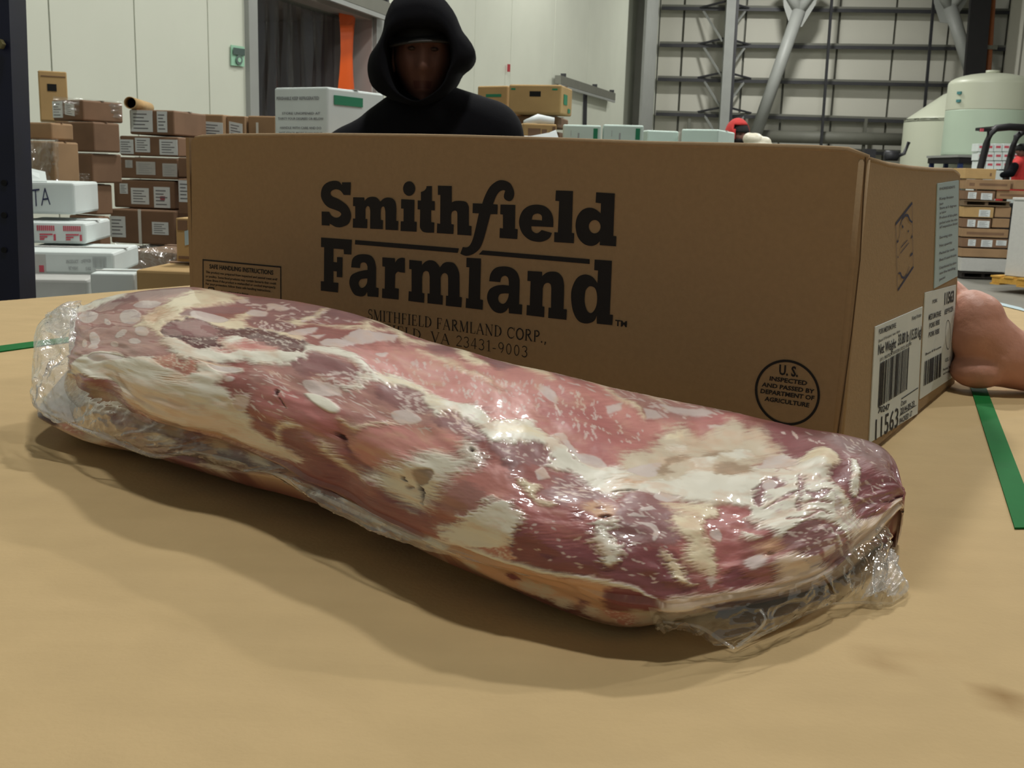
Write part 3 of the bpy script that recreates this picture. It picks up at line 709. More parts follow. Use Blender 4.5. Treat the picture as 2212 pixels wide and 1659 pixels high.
R 3 2 792 242 791 242 789 242 787 248 786 256 786 262 786 267 788 265 789 259 792 248
O 6 3 776 320 787 337 797 265 784 253
O 5 3 447 -30 479 17 531 33 570 31 607 45 632 45 630 -196 583 -249 532 -326 480 -350 449 -344
Q 3 2 526 -214 537 -136 546 -196 535 -237
B 4 3 564 -219 562 -255 557 -273 551 -279 547 -255 545 -225 547 -184 553 -142 558 -154 563 -184
B 4 3 576 -190 575 -231 573 -267 569 -285 565 -273 563 -243 563 -202 567 -148 572 -119 575 -136
B 4 3 598 -249 597 -273 591 -297 585 -303 580 -285 578 -261 580 -225 585 -208 592 -202 597 -219
B 4 3 627 -243 624 -267 621 -279 614 -279 611 -267 610 -243 611 -219 616 -208 621 -208 624 -219
B 4 3 502 -297 499 -338 496 -350 492 -350 488 -350 488 -314 490 -285 493 -267 497 -261 501 -273
K 4 3 600 -160 613 -160 607 -255
Q 4 3 632 11 650 47 685 6 683 -160 650 -160 634 -184
J 4 3 630 -196 657 -184 685 -184 661 -297 644 -297
W 2 1.5 447 -314 472 6 504 17 545 14 570 22 606 45 636 47 662 39 688 -6 688 3 663 56 636 67 606 64 570 42 546 36 504 39 472 31 447 -36
B 4 2 661 -59 689 -178 731 -291 736 -350 694 -332 663 -267
Y 5 4 94 -83 88 -113 76 -125 60 -113 44 -89 38 -42 48 11 65 19 81 -6 92 -47
B 5 4 130 -77 120 -113 104 -131 88 -119 77 -89 75 -53 82 -30 97 -30 115 -30 130 -30
Q 5 4 65 -30 63 -59 55 -89 44 -101 31 -107 20 -95 26 -53 41 -6 53 11 61 3
J 5 4 164 -59 158 -107 149 -131 141 -131 134 -119 134 -89 141 -47 152 -6 160 3 165 -12
Q 5 4 138 -202 137 -225 126 -231 113 -225 101 -208 96 -184 99 -160 110 -148 124 -148 135 -172
Q 5 4 162 -237 162 -255 156 -261 147 -261 138 -249 134 -231 135 -219 141 -208 151 -214 158 -225
Y 5 4 202 -83 195 -142 186 -166 176 -166 169 -136 169 -89 176 -30 187 11 197 11 205 -12
B 5 4 190 -231 189 -249 182 -255 174 -255 165 -243 162 -225 163 -208 169 -196 179 -202 186 -214
Q 5 4 219 -101 214 -148 208 -160 201 -154 196 -131 197 -83 203 -30 211 0 218 0 222 -36
B 5 4 245 -184 242 -208 235 -208 225 -196 218 -160 218 -113 224 -65 233 -53 239 -89 242 -142
Q 5 4 267 -202 264 -219 257 -225 249 -214 241 -190 240 -148 245 -107 252 -95 260 -113 264 -160
B 5 4 293 -190 290 -219 283 -225 274 -219 266 -196 263 -160 268 -119 278 -83 285 -101 291 -136
Q 5 4 227 -332 224 -350 216 -350 206 -350 198 -350 195 -326 196 -303 202 -285 212 -285 222 -303
B 5 4 257 -344 255 -350 250 -350 242 -350 236 -338 233 -314 234 -303 240 -297 247 -303 255 -320
R 5 4 63 -314 63 -344 55 -350 42 -350 22 -350 5 -344 8 -314 27 -291 47 -291 58 -297
J 5 4 96 -303 93 -314 87 -326 78 -332 71 -326 66 -308 67 -297 74 -285 82 -279 91 -291
B 5 4 115 -308 115 -320 113 -338 107 -344 102 -338 99 -326 98 -314 102 -303 107 -297 112 -297
Q 5 4 165 -326 163 -350 154 -350 143 -350 135 -338 129 -314 131 -297 140 -291 152 -297 162 -308
Q 5 4 200 -326 198 -350 191 -350 182 -350 175 -350 171 -326 173 -303 179 -291 187 -291 196 -303"""
MEAT_FLECKS = """3733 7325 3745 7158 2
4247 7715 4271 7520 2
4651 8941 4663 8774 3
4479 8105 4492 8050 4
4112 8774 4125 8607 3
4516 8746 4553 8690 3
4932 8300 4932 8077 3
3868 7910 3892 7771 4
5140 8662 5165 8495 4
4112 8746 4112 8662 4
5165 8412 5165 8245 4
4651 7771 4651 7632 3
4308 8913 4308 8802 4
4357 8774 4369 8690 3
4112 7827 4125 7743 4
5055 8718 5091 8607 4
4308 8300 4320 8133 3
4553 7883 4553 7743 3
4063 8328 4076 8189 2
4015 7660 4027 7548 5
5104 8774 5104 8718 3
4602 8607 4626 8467 3
4333 8885 4345 8746 4
4663 8189 4675 7966 4
4431 7743 4443 7632 4
4590 7743 4602 7632 4
3782 7910 3794 7771 3
4247 7799 4259 7715 4
5067 7715 5079 7548 4
4724 7688 4749 7548 4
4345 8440 4369 8217 3
3941 7799 3953 7604 3
4993 8885 5006 8774 5
4406 8913 4418 8746 5
4051 8551 4063 8356 5
4369 8300 4382 8077 4
3696 7325 3721 7186 4
4822 8161 4847 8050 3
4663 7910 4663 7799 3
4920 8885 4932 8830 4
3684 7158 3696 7047 4
4663 8885 4663 8830 3
4027 7743 4051 7548 2
4333 8077 4357 7883 2
5189 7604 5189 7465 3
4455 8913 4467 8774 3
4002 8523 4027 8356 2
4810 8941 4834 8802 4
4614 8245 4639 8022 3
3709 7883 3721 7660 4
4736 8997 4736 8913 3
3819 7660 3819 7493 3
5201 7799 5201 7688 3
4443 8551 4455 8356 4
3672 7743 3684 7688 4
4235 8607 4247 8523 4
4663 8718 4675 8607 4
4504 7883 4516 7660 2
4639 8105 4675 7994 4
3660 7270 3672 7214 2
4088 8384 4100 8272 5
5067 8328 5079 8161 2
4320 8607 4333 8412 4
4345 8885 4369 8774 2
4174 7855 4186 7632 2
4039 8746 4039 8607 5
4333 8356 4357 8133 2
4333 8885 4345 8802 3
4859 8969 4871 8857 3
3855 7994 3855 7910 4
3696 7966 3696 7771 5
5042 8189 5067 8022 2
4908 8467 4920 8328 4
4565 8746 4577 8718 4
5018 7827 5042 7632 3
5152 8412 5165 8217 3
4002 7855 4015 7715 2
5201 8356 5214 8272 2
4895 8802 4920 8690 4
4235 7799 4235 7715 3
4002 8635 4015 8467 3
3635 7158 3647 6991 3
4002 8356 4002 8133 3
4333 8885 4333 8830 4
4039 8635 4051 8467 5
3672 7437 3684 7381 3
3868 7604 3880 7465 3
4015 8635 4027 8440 4
5116 8551 5128 8412 3
3782 8217 3782 8022 3
5006 8328 5030 8161 3
3696 7715 3709 7604 3
4602 7910 4602 7799 2
3807 7409 3819 7242 3
4590 7799 4614 7660 5
4785 8830 4798 8746 2
4785 9052 4785 8885 4
3684 7437 3684 7325 4
4957 8969 4981 8857 2
4186 8272 4186 8050 5
4479 8272 4492 8105 4
4125 8607 4137 8440 3
5091 8857 5104 8746 3
4479 7688 4492 7576 4
4431 7771 4443 7548 2
3758 7883 3758 7827 5
5006 8857 5006 8774 3
4174 8885 4174 8718 4
4137 7827 4149 7604 4
4051 7632 4051 7493 4
4969 7715 5006 7548 4
4785 8774 4785 8690 2
4088 7966 4100 7883 4
4051 8662 4063 8607 4
5006 7715 5030 7576 4
3696 7270 3709 7158 4
4333 7994 4345 7771 4
5214 7715 5226 7548 3
4602 7883 4639 7827 2
4039 8105 4051 7883 4
5544 8217 5556 7910 3
5948 8328 5948 8133 4
5177 7465 5165 7186 4
5642 7465 5642 7298 5
4761 8662 4773 8579 5
5373 8997 5360 8830 4
4822 7966 4822 7855 4
5373 8022 5373 7743 4
5581 7883 5605 7688 3
5887 8802 5887 8662 3
4736 8022 4773 7883 3
5740 8718 5752 8635 3
4712 7493 4724 7325 5
5936 7743 5936 7576 4
4651 7771 4651 7660 3
5385 8913 5385 8774 4
5776 8077 5789 7994 2
4981 7520 4993 7325 3
5715 8384 5728 8245 4
5899 8356 5923 8245 3
5568 7994 5605 7799 2
5605 8607 5617 8356 3
5923 7799 5948 7548 3
5201 8885 5201 8718 5
5556 9025 5581 8941 4
5923 8245 5923 8105 4
4700 7409 4712 7130 4
5360 8690 5360 8523 4
5948 7799 5960 7688 4
5960 8440 5960 8272 3
5911 8913 5899 8690 2
4932 8105 4957 7938 5
4834 8133 4847 7994 4
5312 8969 5324 8830 4
4639 8245 4687 8050 3
5825 8523 5825 8272 3
4626 8635 4626 8356 4
5679 8885 5679 8830 3
5923 7743 5911 7576 5
4822 8579 4847 8412 5
5348 7827 5373 7576 2
5006 8774 5006 8690 3
4724 8774 4712 8579 4
4871 7715 4871 7576 4
5360 8384 5373 8245 4
5691 8885 5691 8830 4
5764 7743 5776 7632 5
5373 8412 5409 8161 3
4993 8746 5006 8607 5
4895 8802 4895 8718 5
5458 8969 5471 8830 3
5446 8718 5446 8635 4
5018 7214 5042 7047 4
4541 7938 4553 7715 4
5850 7325 5874 7158 2
5409 8300 5434 8189 5
4993 7855 5018 7604 5
5801 7409 5801 7158 3
5263 8105 5275 7966 3
5336 8328 5348 8022 3
5936 8551 5936 8495 3
4639 8523 4651 8328 4
4651 8133 4675 7966 4
5067 8830 5079 8662 2
5189 8662 5189 8523 2
5936 8384 5948 8217 3
5728 8997 5740 8857 3
5960 7381 5984 7158 3
4957 8133 4957 8050 2
4908 8885 4920 8830 3
5238 7743 5238 7604 3
5544 8495 5544 8161 4
5936 7743 5960 7604 3
4993 8885 5006 8830 3
4957 8774 4969 8579 4
5226 9025 5214 8830 2
5226 7604 5250 7409 4
5728 7743 5728 7632 3
5373 8607 5385 8467 4
5752 7855 5764 7688 2
5776 7743 5789 7660 3
4810 8022 4822 7855 4
5152 8969 5152 8802 2
5703 8161 5715 7966 4
5287 9136 5275 8913 4
5067 7465 5079 7381 4
5801 8412 5801 8328 4
5091 8857 5091 8662 3
4736 8551 4736 8217 3
5776 8774 5789 8551 3
4957 8885 4944 8662 3
5238 8662 5238 8467 3
5312 8523 5312 8384 3
5605 8997 5593 8774 3
5715 8830 5728 8746 4
5923 8495 5936 8356 4
5850 7660 5862 7465 3
5385 8523 5385 8467 2
5532 8607 5532 8300 2
5936 7548 5948 7298 4
4981 8885 4993 8830 2
4724 8467 4736 8272 3
4993 7214 4993 7103 2
5116 7353 5128 7242 2
4626 8690 4639 8551 2
5006 8440 5018 8245 4
4993 8830 4993 8718 2
5556 7855 5581 7632 2
5238 8941 5238 8857 3
5495 7715 5495 7576 3
5140 8690 5140 8635 4
5568 9080 5581 8913 5
5373 8969 5373 8774 3
5397 8969 5397 8885 3
5752 7520 5752 7242 4
5483 7548 5483 7465 3
5336 8830 5360 8746 3
5397 8802 5397 8662 2
5397 8412 5422 8133 2
5691 7994 5703 7883 5
5532 7743 5544 7660 3
4602 7855 4602 7660 4
5813 8467 5813 8328 2
4834 8802 4847 8774 2
4810 7520 4822 7437 3
5654 8412 5642 8245 3
5177 7465 5189 7381 4
5532 8579 5532 8440 2
5923 7520 5936 7437 4
4969 7632 4993 7381 3
5605 7994 5617 7771 5
5789 7520 5789 7353 5
4993 7520 5006 7353 3
5887 7270 5874 7019 4
5862 7799 5850 7576 3
5263 7938 5263 7855 4
5752 8523 5752 8356 2
4834 8579 4859 8412 5
5556 8412 5568 8328 4
4981 7465 4993 7353 5
4602 7576 4602 7437 3
4565 7660 4590 7493 2
4773 7604 4798 7437 2
5776 7660 5801 7437 2
4614 7660 4639 7520 4
4969 7437 4981 7242 2
5091 8105 5104 8050 4
4553 7799 4590 7576 3
5581 7548 5581 7437 4
5042 7298 5042 7103 2
6144 8523 6156 8384 4
5862 8105 5874 7994 3
5801 8635 5825 8551 5
6168 8300 6217 8245 3
6095 7381 6119 7242 3
5825 8579 5838 8495 3
5740 8913 5764 8774 4
6192 8356 6205 8161 3
6070 7715 6095 7604 4
5984 8467 5997 8328 5
6376 8050 6401 7855 5
5936 8913 5948 8857 3
5728 8607 5764 8551 5
6082 8635 6095 8551 3
5899 8328 5911 8272 3
6180 7966 6192 7827 3
6376 8272 6388 8105 5
5923 8161 5948 8105 3
6131 8746 6144 8718 3
5984 7855 5997 7715 3
6278 7688 6303 7632 3
5911 7660 5923 7576 3
6413 8467 6425 8356 3
6266 7743 6278 7715 2
6217 8050 6229 7910 4
6303 7743 6327 7632 4
6266 8774 6278 8718 4
6229 7604 6241 7520 5
6095 8662 6107 8635 4
5740 7381 5752 7325 3
5740 8941 5752 8802 4
6095 7743 6119 7688 2
5825 8272 5838 8161 4
5923 7186 5960 7047 3
5997 7771 6009 7688 3
5911 8690 5936 8551 2
6192 8133 6229 7994 3
5740 8941 5752 8774 4
5874 7325 5911 7242 4
6021 7855 6046 7660 4
6241 8802 6254 8718 5
6327 7994 6364 7883 3
5789 8802 5801 8746 4
6192 8050 6205 8022 4
5752 8969 5764 8830 5
9105 4038 9276 3370 4
8652 8774 8713 8690 3
8456 9052 8517 8746 3
8395 9554 8505 9247 3
9386 6657 9631 6545 3
8848 6295 8946 5988 6
9300 3955 9374 3593 4
8933 5069 9105 4651 4
7759 9303 7808 9247 6
8554 9025 8615 8857 4
9043 5821 9288 5181 6
8481 8523 8566 8161 3
9374 6406 9459 6072 3
7869 9470 7942 9080 6
8701 6462 8811 6100 4
8627 9387 8676 9247 5
9484 7298 9631 7409 5
8444 8579 8493 8440 3
9019 5821 9178 4707 3
8309 9693 8370 9387 4
8591 6796 8664 6601 5
8505 8690 8627 8495 5
8493 8885 8603 8746 6
9154 6629 9239 6545 4
9435 6629 9753 6852 4
8958 4456 9129 3760 3
8542 9498 8591 9192 5
8664 8969 8701 8885 3
8872 7660 8921 7437 4
8774 8746 8835 8718 4
8713 5821 8823 5041 5
8150 8997 8199 8774 4
9080 8523 9239 8412 6
8126 8941 8150 8802 3
9190 6239 9276 5961 5
8003 9554 8089 9331 3
8811 9164 8884 9052 3
8297 9554 8346 9331 5
9043 4484 9251 3481 3
8052 9108 8114 8913 5
8774 5236 8970 4345 5
8701 6462 8860 5598 4
8627 9331 8664 9192 4
9337 6629 9423 6462 6
8897 6211 9019 5849 4
9166 7715 9337 7270 3
9484 6880 9814 7743 3
8848 7576 8994 7437 6
8640 9637 8701 9526 4
8627 8022 8701 7799 3
8187 9637 8236 9470 4
9190 5821 9276 5543 5
8823 9108 8933 8997 4
9447 6434 9643 6267 5
9043 8161 9215 8272 3
8689 10000 8762 9220 5
8578 9136 8664 9025 4
9092 5933 9313 5487 3
8689 6100 8774 5682 3
8199 8885 8224 8774 4
2950 4596 3011 4345 3
3170 4679 3231 4791 4
3060 5125 3097 5153 3
3072 5125 3146 5125 2
2754 4540 2852 4512 3
3892 5403 3990 5515 4
3293 4958 3354 4958 3
3880 4679 3929 4707 3
3427 5348 3476 5292 4
3329 5598 3439 5821 4
3904 4930 3941 4902 4
4210 5153 4259 5181 4
3195 5459 3256 5515 5
2877 4763 2999 4791 5
2938 5376 3011 5181 3
3427 4930 3513 4874 3
4051 5069 4076 5097 5
4223 5236 4284 4986 3
4235 5208 4345 5431 3
3342 5236 3378 5181 2
3170 5264 3207 5292 2
3403 5459 3476 5376 4
3501 4986 3537 4930 5
3452 4596 3537 4373 2
4088 5236 4174 5292 2
3280 4763 3366 4651 3
2779 5208 2828 5236 3
4039 4986 4088 5097 3
3244 5487 3293 5292 4
2681 5013 2742 5097 3
4088 5292 4161 5069 3
3537 5208 3660 5153 4
3660 5403 3758 5459 4
3537 5598 3598 5487 4
3880 4791 3966 4651 3
4002 5376 4112 5264 5
3329 4679 3427 4735 4
3525 5654 3562 5598 4
2815 5376 2913 5013 2
3329 5125 3354 5069 2
3256 5626 3293 5598 3
3427 5320 3513 5125 2
3733 5571 3807 5571 2
2779 4902 2864 4456 3
3182 5459 3293 5515 4
3354 5710 3390 5710 2
3978 5125 4076 5292 3
3403 5682 3464 5543 2
3892 4707 3953 4902 2
4161 5403 4210 5320 3
3684 5682 3745 5515 4
3978 4958 4015 4930 2
2926 4373 3023 4484 4
3378 5710 3452 5376 4
2815 5181 2864 5181 3
2791 4763 2889 4818 3
2803 4484 2901 4456 4
3146 5181 3182 5181 3
4271 5376 4345 5264 3
3611 4512 3672 4651 3
2901 4512 2974 4401 4
3807 5292 3880 5320 4
3256 5571 3305 5571 2
2742 4874 2791 4846 5
3537 5376 3586 5348 4
3329 5571 3415 5543 2
3709 4679 3758 4679 2
3378 5236 3464 5181 3
3598 5181 3672 5208 4
3721 4596 3807 4791 5
3745 4958 3819 4763 4
2607 4651 2730 4763 3
2632 5208 2669 5041 4
3329 5292 3403 5013 3
2926 5153 2999 5097 5
3623 5236 3709 5153 3
3880 5236 3990 5264 3
4100 4986 4174 4930 2
3709 5153 3794 5041 3
3464 4791 3501 4707 3
3378 5905 3427 5988 3
3439 5905 3513 5849 4
3256 5515 3342 5793 4
3562 6908 3611 6935 4
3501 6072 3574 6016 2
3293 5877 3342 5933 2
3378 5654 3452 5793 5
3623 6434 3672 6490 5
3574 6462 3660 6155 3
3476 6462 3513 6490 3
3464 6796 3537 6713 4
3403 5738 3464 5766 4
3550 6350 3623 6434 3
3439 6518 3488 6573 3
3390 6378 3427 6434 2
3525 6406 3598 6573 4
3219 5905 3293 5988 4
3537 6267 3611 6545 4
3598 6378 3635 6406 4
3268 5877 3305 5766 3
3488 6100 3513 6072 4
3366 5961 3439 5988 3
3317 6044 3342 6239 4
3537 6685 3623 6963 2
3256 5766 3329 5877 3
3439 6183 3513 6378 2
3550 6406 3635 6518 4
3378 5766 3464 5849 3
3317 5849 3390 6100 5
3415 6490 3501 6518 4
3317 6323 3415 6462 2
3439 5877 3476 5961 4
3427 6211 3525 6323 3
3390 5821 3427 5654 5
3403 5905 3488 5905 4
3219 5710 3280 5710 4
3439 6545 3464 6518 3
3268 5598 3354 5738 3
3354 6295 3427 6462 4
3354 6100 3390 6072 5
3268 6072 3305 6016 3
3562 6211 3623 6295 4
3305 6044 3378 6323 5
3537 6963 3586 7047 2
3476 6295 3513 6323 4
3464 6323 3537 6211 5
3550 6518 3586 6545 2
3537 6267 3574 6295 3
3427 6044 3476 6072 2
3354 5961 3415 5988 3
3537 6434 3562 6406 2
3354 6044 3403 6128 2
3182 5682 3231 5626 4
3513 6072 3586 6211 4
3378 5849 3427 5933 4
3501 6629 3562 6350 4
3598 6378 3684 6350 3
3562 6908 3611 6852 4
3366 6267 3415 6350 3
3354 6462 3427 6462 2
3990 5961 4051 5905 5
4210 6044 4247 5988 5
4161 6573 4174 6545 3
4137 6350 4186 6295 4
4063 5988 4100 5988 4
4051 6462 4088 6518 3
3966 6573 4027 6518 6
4112 6601 4161 6573 5
3953 6713 3978 6824 5
4051 6072 4112 6044 5
4161 6183 4210 6100 5
4076 5961 4112 5988 3
4100 5988 4137 5933 4
3953 6713 4002 6685 3
4063 6183 4088 6183 6
4076 6908 4137 6991 5
4112 6629 4137 6573 4
4125 6434 4186 6378 3
4051 6267 4088 6295 3
4137 6629 4198 6713 6
4210 6573 4247 6573 4
3990 6128 4039 6183 3
3904 6768 3941 6768 5
3990 6155 4027 6072 5
4125 6740 4149 6768 3
4051 6685 4076 6657 5
4027 6490 4088 6629 3
4112 6685 4149 6685 4
3953 6323 4002 6406 5
4198 6908 4223 6880 4
4063 6796 4088 6768 4
4027 6044 4076 5988 4
4088 6211 4112 6239 6
4063 5961 4088 5988 3
3941 6629 3990 6629 3
4100 6016 4161 5933 3
4027 6016 4063 6155 5
4174 7158 4186 7103 3
3929 6406 3978 6378 5
4186 6545 4223 6545 6
4161 7047 4210 6991 4
4161 6183 4186 6183 6
4186 6852 4210 6852 3
4149 6044 4186 6044 6
4125 6935 4161 6963 6
4125 6350 4149 6323 4
4027 6378 4088 6378 5
4100 6963 4161 7130 4
4027 6518 4076 6323 4
4076 6824 4137 6880 3
4186 6267 4235 6155 4
4039 6490 4088 6323 3
4210 6378 4259 6323 6
4174 5988 4210 6072 4
4076 5905 4137 6016 4
4063 6908 4125 6852 4
4186 6573 4210 6601 6
4027 6629 4063 6601 5
4125 6518 4149 6434 6
4174 6768 4223 6713 4
4614 6044 4687 6072 3
4541 6350 4565 6295 3
4443 6295 4479 6155 4
4590 6573 4663 6490 2
4639 6183 4724 6211 4
4406 6183 4455 6155 3
4504 6350 4565 6267 4
4357 6100 4406 6072 3
4565 6183 4602 6128 4
4516 6378 4541 6406 4
4565 6323 4590 6239 4
4479 5933 4553 6044 3
4675 5988 4736 5905 4
4492 5849 4504 5821 4
4663 5905 4700 5821 4
4479 6462 4553 6295 3
4516 5793 4590 5626 3
4675 6239 4724 6128 3
4651 5933 4712 6016 3
4798 5988 4883 5961 2
4859 5821 4895 5793 3
4724 5933 4798 5793 4
4516 5738 4553 5626 5
4382 6100 4431 6155 3
4614 6295 4663 6183 5
4541 6295 4577 6100 4
4749 5933 4798 5738 4
4626 6267 4700 6072 2
4626 6016 4663 5988 3
4773 5710 4859 5905 2
4687 6573 4724 6601 2
4479 5988 4528 5933 5
4577 5821 4602 5877 3
4736 6490 4773 6490 3
4749 6100 4847 6100 3
4736 6518 4785 6518 2
4602 5738 4639 5766 2
4528 6044 4553 6016 3
4504 5766 4541 5766 3
4724 5682 4773 5626 3
4541 6350 4626 6295 3
4651 6629 4724 6657 5
4614 5961 4675 5877 4
4553 6100 4577 6072 4
4479 5961 4504 5961 3
4663 6685 4724 6545 4
4773 6350 4834 6128 3
4773 6072 4822 5933 3
4639 5654 4700 5626 3
4626 6462 4663 6267 3
4822 5905 4883 5849 4
4651 6490 4712 6434 3
4834 5710 4920 5682 4
4687 6128 4736 6072 3
4712 5905 4773 5738 4
4565 6350 4590 6295 3
4712 6295 4761 6267 4
4663 6518 4712 6462 3
4687 6378 4736 6378 3
4541 5682 4590 5571 3
5642 4596 5715 4596 4
5715 3983 5801 3899 6
6046 4651 6070 4735 4
5850 5376 5936 5236 6
5764 4930 5825 5041 4
5923 5348 6009 5264 4
5715 4233 5752 4317 4
5630 4930 5679 4902 3
5984 5181 6046 5153 4
6009 5097 6095 5097 6
5715 4289 5789 4345 6
5911 4818 5960 4874 5
5936 4958 5984 5069 3
5899 4456 5972 4401 4
5666 5125 5740 5208 5
5752 4540 5838 4623 3
5899 4763 5984 4902 3
5862 4568 5923 4540 5
6021 4846 6046 4874 4
6009 5069 6058 5041 4
5911 4596 5984 4623 3
5911 4930 5997 4874 6
5740 4568 5813 4512 3
5972 4512 6033 4512 6
5813 5069 5887 5181 5
5654 4596 5740 4735 4
5728 4735 5789 4763 5
5825 4763 5850 4763 4
5972 4512 6033 4512 4
5752 4484 5838 4568 4
5715 5153 5776 5125 4
5813 5431 5838 5431 6
5801 4902 5850 4986 6
5874 5682 5923 5738 4
5679 4345 5752 4428 5
5776 4874 5825 5013 5
5691 4401 5752 4289 4
6046 4818 6070 4763 3
5691 4261 5764 4261 4
5862 5459 5948 5431 5
5666 4958 5703 4874 5
5740 4011 5801 4066 3
5728 4958 5801 4846 6
5948 4902 6009 4902 6
5838 4428 5923 4456 4
5813 5208 5850 5181 4
5948 4596 5984 4651 3
5911 5041 5936 5041 3
5899 4986 5960 5181 6
5899 4456 5960 4484 4
6009 4958 6046 4930 5
5936 5515 5972 5487 4
5838 4986 5899 5041 3
5850 4568 5887 4540 6
5825 4540 5874 4484 4
5128 5376 5165 5515 4
5128 5320 5177 5348 4
5434 5571 5458 5543 3
5214 5710 5238 5738 4
5079 5431 5091 5459 5
5140 5153 5177 5181 4
5079 5348 5140 5403 5
5226 5571 5263 5571 3
5226 5292 5275 5348 4
5030 5459 5067 5431 5
5275 5348 5324 5348 4
5128 5403 5165 5403 4
5495 5821 5532 5849 4
5042 5654 5079 5738 5
5312 5598 5348 5598 3
5495 5403 5520 5376 4
5091 5013 5140 5041 3
5495 5988 5532 5988 3
5373 5849 5409 5905 4
5128 5598 5152 5682 3
5471 5682 5507 5682 6
5495 5626 5520 5710 4
5250 5487 5263 5487 5
5495 6183 5520 6155 3
5434 5571 5458 5598 3
5520 5626 5532 5626 3
5287 5153 5336 5264 3
5299 5543 5360 5571 4
5299 5515 5324 5487 3
5299 5181 5324 5181 5
6144 3119 6217 3147 6
6486 4206 6535 4150 3
6315 3593 6352 3565 3
6474 4568 6498 4540 4
6352 3398 6388 3342 5
6119 2757 6168 2785 6
6388 4122 6449 4094 5
6241 3593 6315 3649 4
6070 3816 6095 3816 5
6486 3203 6547 3036 4
6327 3259 6376 3203 5
6131 2757 6192 2674 4
6486 3760 6511 3732 5
6364 4540 6376 4484 4
6156 3899 6192 3788 3
6290 4540 6327 4596 3
6388 3899 6425 3788 5
6217 4651 6266 4428 3
6413 4902 6462 4846 4
6560 4178 6621 4038 3
6560 4623 6596 4540 4
6633 3147 6706 3091 3
6633 3760 6682 3760 3
6523 4317 6547 4289 4
6743 3314 6817 3203 6
6303 3231 6327 3064 3
6498 4122 6560 3983 5
6339 4707 6376 4707 6
6315 3676 6364 3537 4
6498 4428 6547 4317 5
6156 3844 6205 3816 5
6694 4289 6731 4233 3
6706 3983 6731 3983 3
6131 4317 6156 4289 3
6364 4512 6425 4596 5
6315 4401 6352 4233 5
6621 4011 6670 3955 3
5960 3955 6021 3927 3
6058 4373 6107 4233 5
6449 3426 6511 3398 4
6021 2534 6095 2674 4
6033 2506 6095 2534 3
5728 891 5764 947 4
5984 1114 6058 1086 7
5422 2144 5483 2172 3
5605 1309 5630 1281 6
5520 2339 5568 2423 4
5789 1727 5838 1754 6
6021 3008 6107 3119 6
5568 1253 5605 1225 4
5838 1476 5874 1448 6
5556 2061 5593 2144 6
5776 2061 5801 1977 7
6046 2256 6119 2256 6
5948 1392 5997 1448 3
5936 2144 5997 2339 4
5397 974 5458 1002 4
5507 2200 5532 2228 6
5899 1309 5936 1392 6
5703 2785 5728 2785 5
6070 2841 6107 2813 3
6144 1754 6192 1782 4
5703 2451 5752 2395 5
6021 919 6070 974 6
6437 3286 6498 3342 5
6682 3398 6743 3286 3
6755 3454 6817 3370 5
6474 2506 6523 2423 5
6376 1922 6401 1866 3
6498 1058 6572 1114 6
6755 947 6829 1058 4
6609 2423 6645 2367 5
6755 1169 6792 1225 3
6425 1337 6462 1309 6
6755 1392 6817 1476 3
6352 2757 6413 2729 4
6474 3593 6535 3454 4
6449 2256 6486 2144 5
6609 1754 6645 1782 3
6339 2869 6413 2813 3
6535 3119 6609 3064 3
6804 2729 6853 2674 4
6486 2534 6572 2534 5
6743 3119 6780 3064 6
6584 1253 6670 1225 3
6547 1782 6609 1810 5
6511 1838 6547 1782 4
6792 1754 6804 1699 3
6449 1309 6486 1281 5
6388 1977 6449 1977 5
6462 2367 6535 2534 3
6865 1420 6890 1392 3
6755 1169 6780 1114 6
6719 1281 6755 1197 4
2632 8133 2644 8022 5
2583 8050 2583 7883 3
2791 8217 2803 8133 2
2828 8077 2840 7855 5
2730 7855 2742 7715 3
2681 7966 2681 7883 4
2864 7910 2864 7743 2
2803 8161 2815 7966 2
2889 8050 2901 7938 4
2644 8189 2644 8022 3
2950 8189 2962 8105 2
2632 8105 2632 8022 2
2644 8300 2644 8050 3
2779 8189 2779 8105 3
2742 8105 2754 7994 4
2791 8077 2803 7938 4
2840 7799 2852 7632 4
2644 8161 2644 8077 4
2913 8189 2913 8105 3
2754 7910 2754 7771 3
2681 7688 2693 7493 3
2693 8161 2693 7938 4
2926 8412 2926 8272 5
2803 7715 2815 7576 3
2693 7688 2681 7493 2
2656 7966 2656 7827 3
2718 7994 2730 7855 3
2681 8272 2681 8105 4
2779 7688 2779 7548 3
2840 7715 2828 7576 3
2656 7743 2656 7632 3
2766 7771 2779 7660 3
2754 7799 2754 7715 2
2693 8189 2693 7966 5
2644 7883 2656 7799 4
2791 8105 2791 7994 3
2950 8328 2950 8189 3
2681 7827 2693 7688 2
2840 8384 2852 8189 4
2840 8412 2840 8300 5
2620 7938 2620 7855 3
2938 7883 2950 7660 3
2938 7855 2938 7799 4
2828 8077 2840 7883 4
2754 7883 2754 7827 5
2669 8245 2681 8105 2
2730 7771 2730 7660 3
2669 7883 2681 7799 2
2656 7715 2669 7632 4
2632 7827 2644 7632 4
2742 9108 2852 9275 3
2693 9052 2730 9136 3
2424 9080 2497 9164 5
2815 9303 2889 9470 3
2901 9359 2987 9192 2
2448 9220 2510 9247 3
2852 9220 2889 9247 4
2546 9164 2644 9192 4
2803 9442 2840 9526 3
2889 9247 2938 9331 5
2889 9025 2938 9052 3
2546 9025 2583 9025 2
2485 9025 2595 9164 2
2681 8969 2779 9275 4
2607 9052 2681 9052 4
2558 9192 2632 9136 3
2448 9247 2522 9303 4
2424 9220 2534 9220 3
2375 9080 2461 9220 3
2436 9192 2522 9192 2
2558 9136 2607 9136 2
2889 9052 2938 9052 4
2656 9247 2754 9192 2
2412 9108 2473 9164 3
2791 5153 2840 5069 3
2852 3398 2901 3231 5
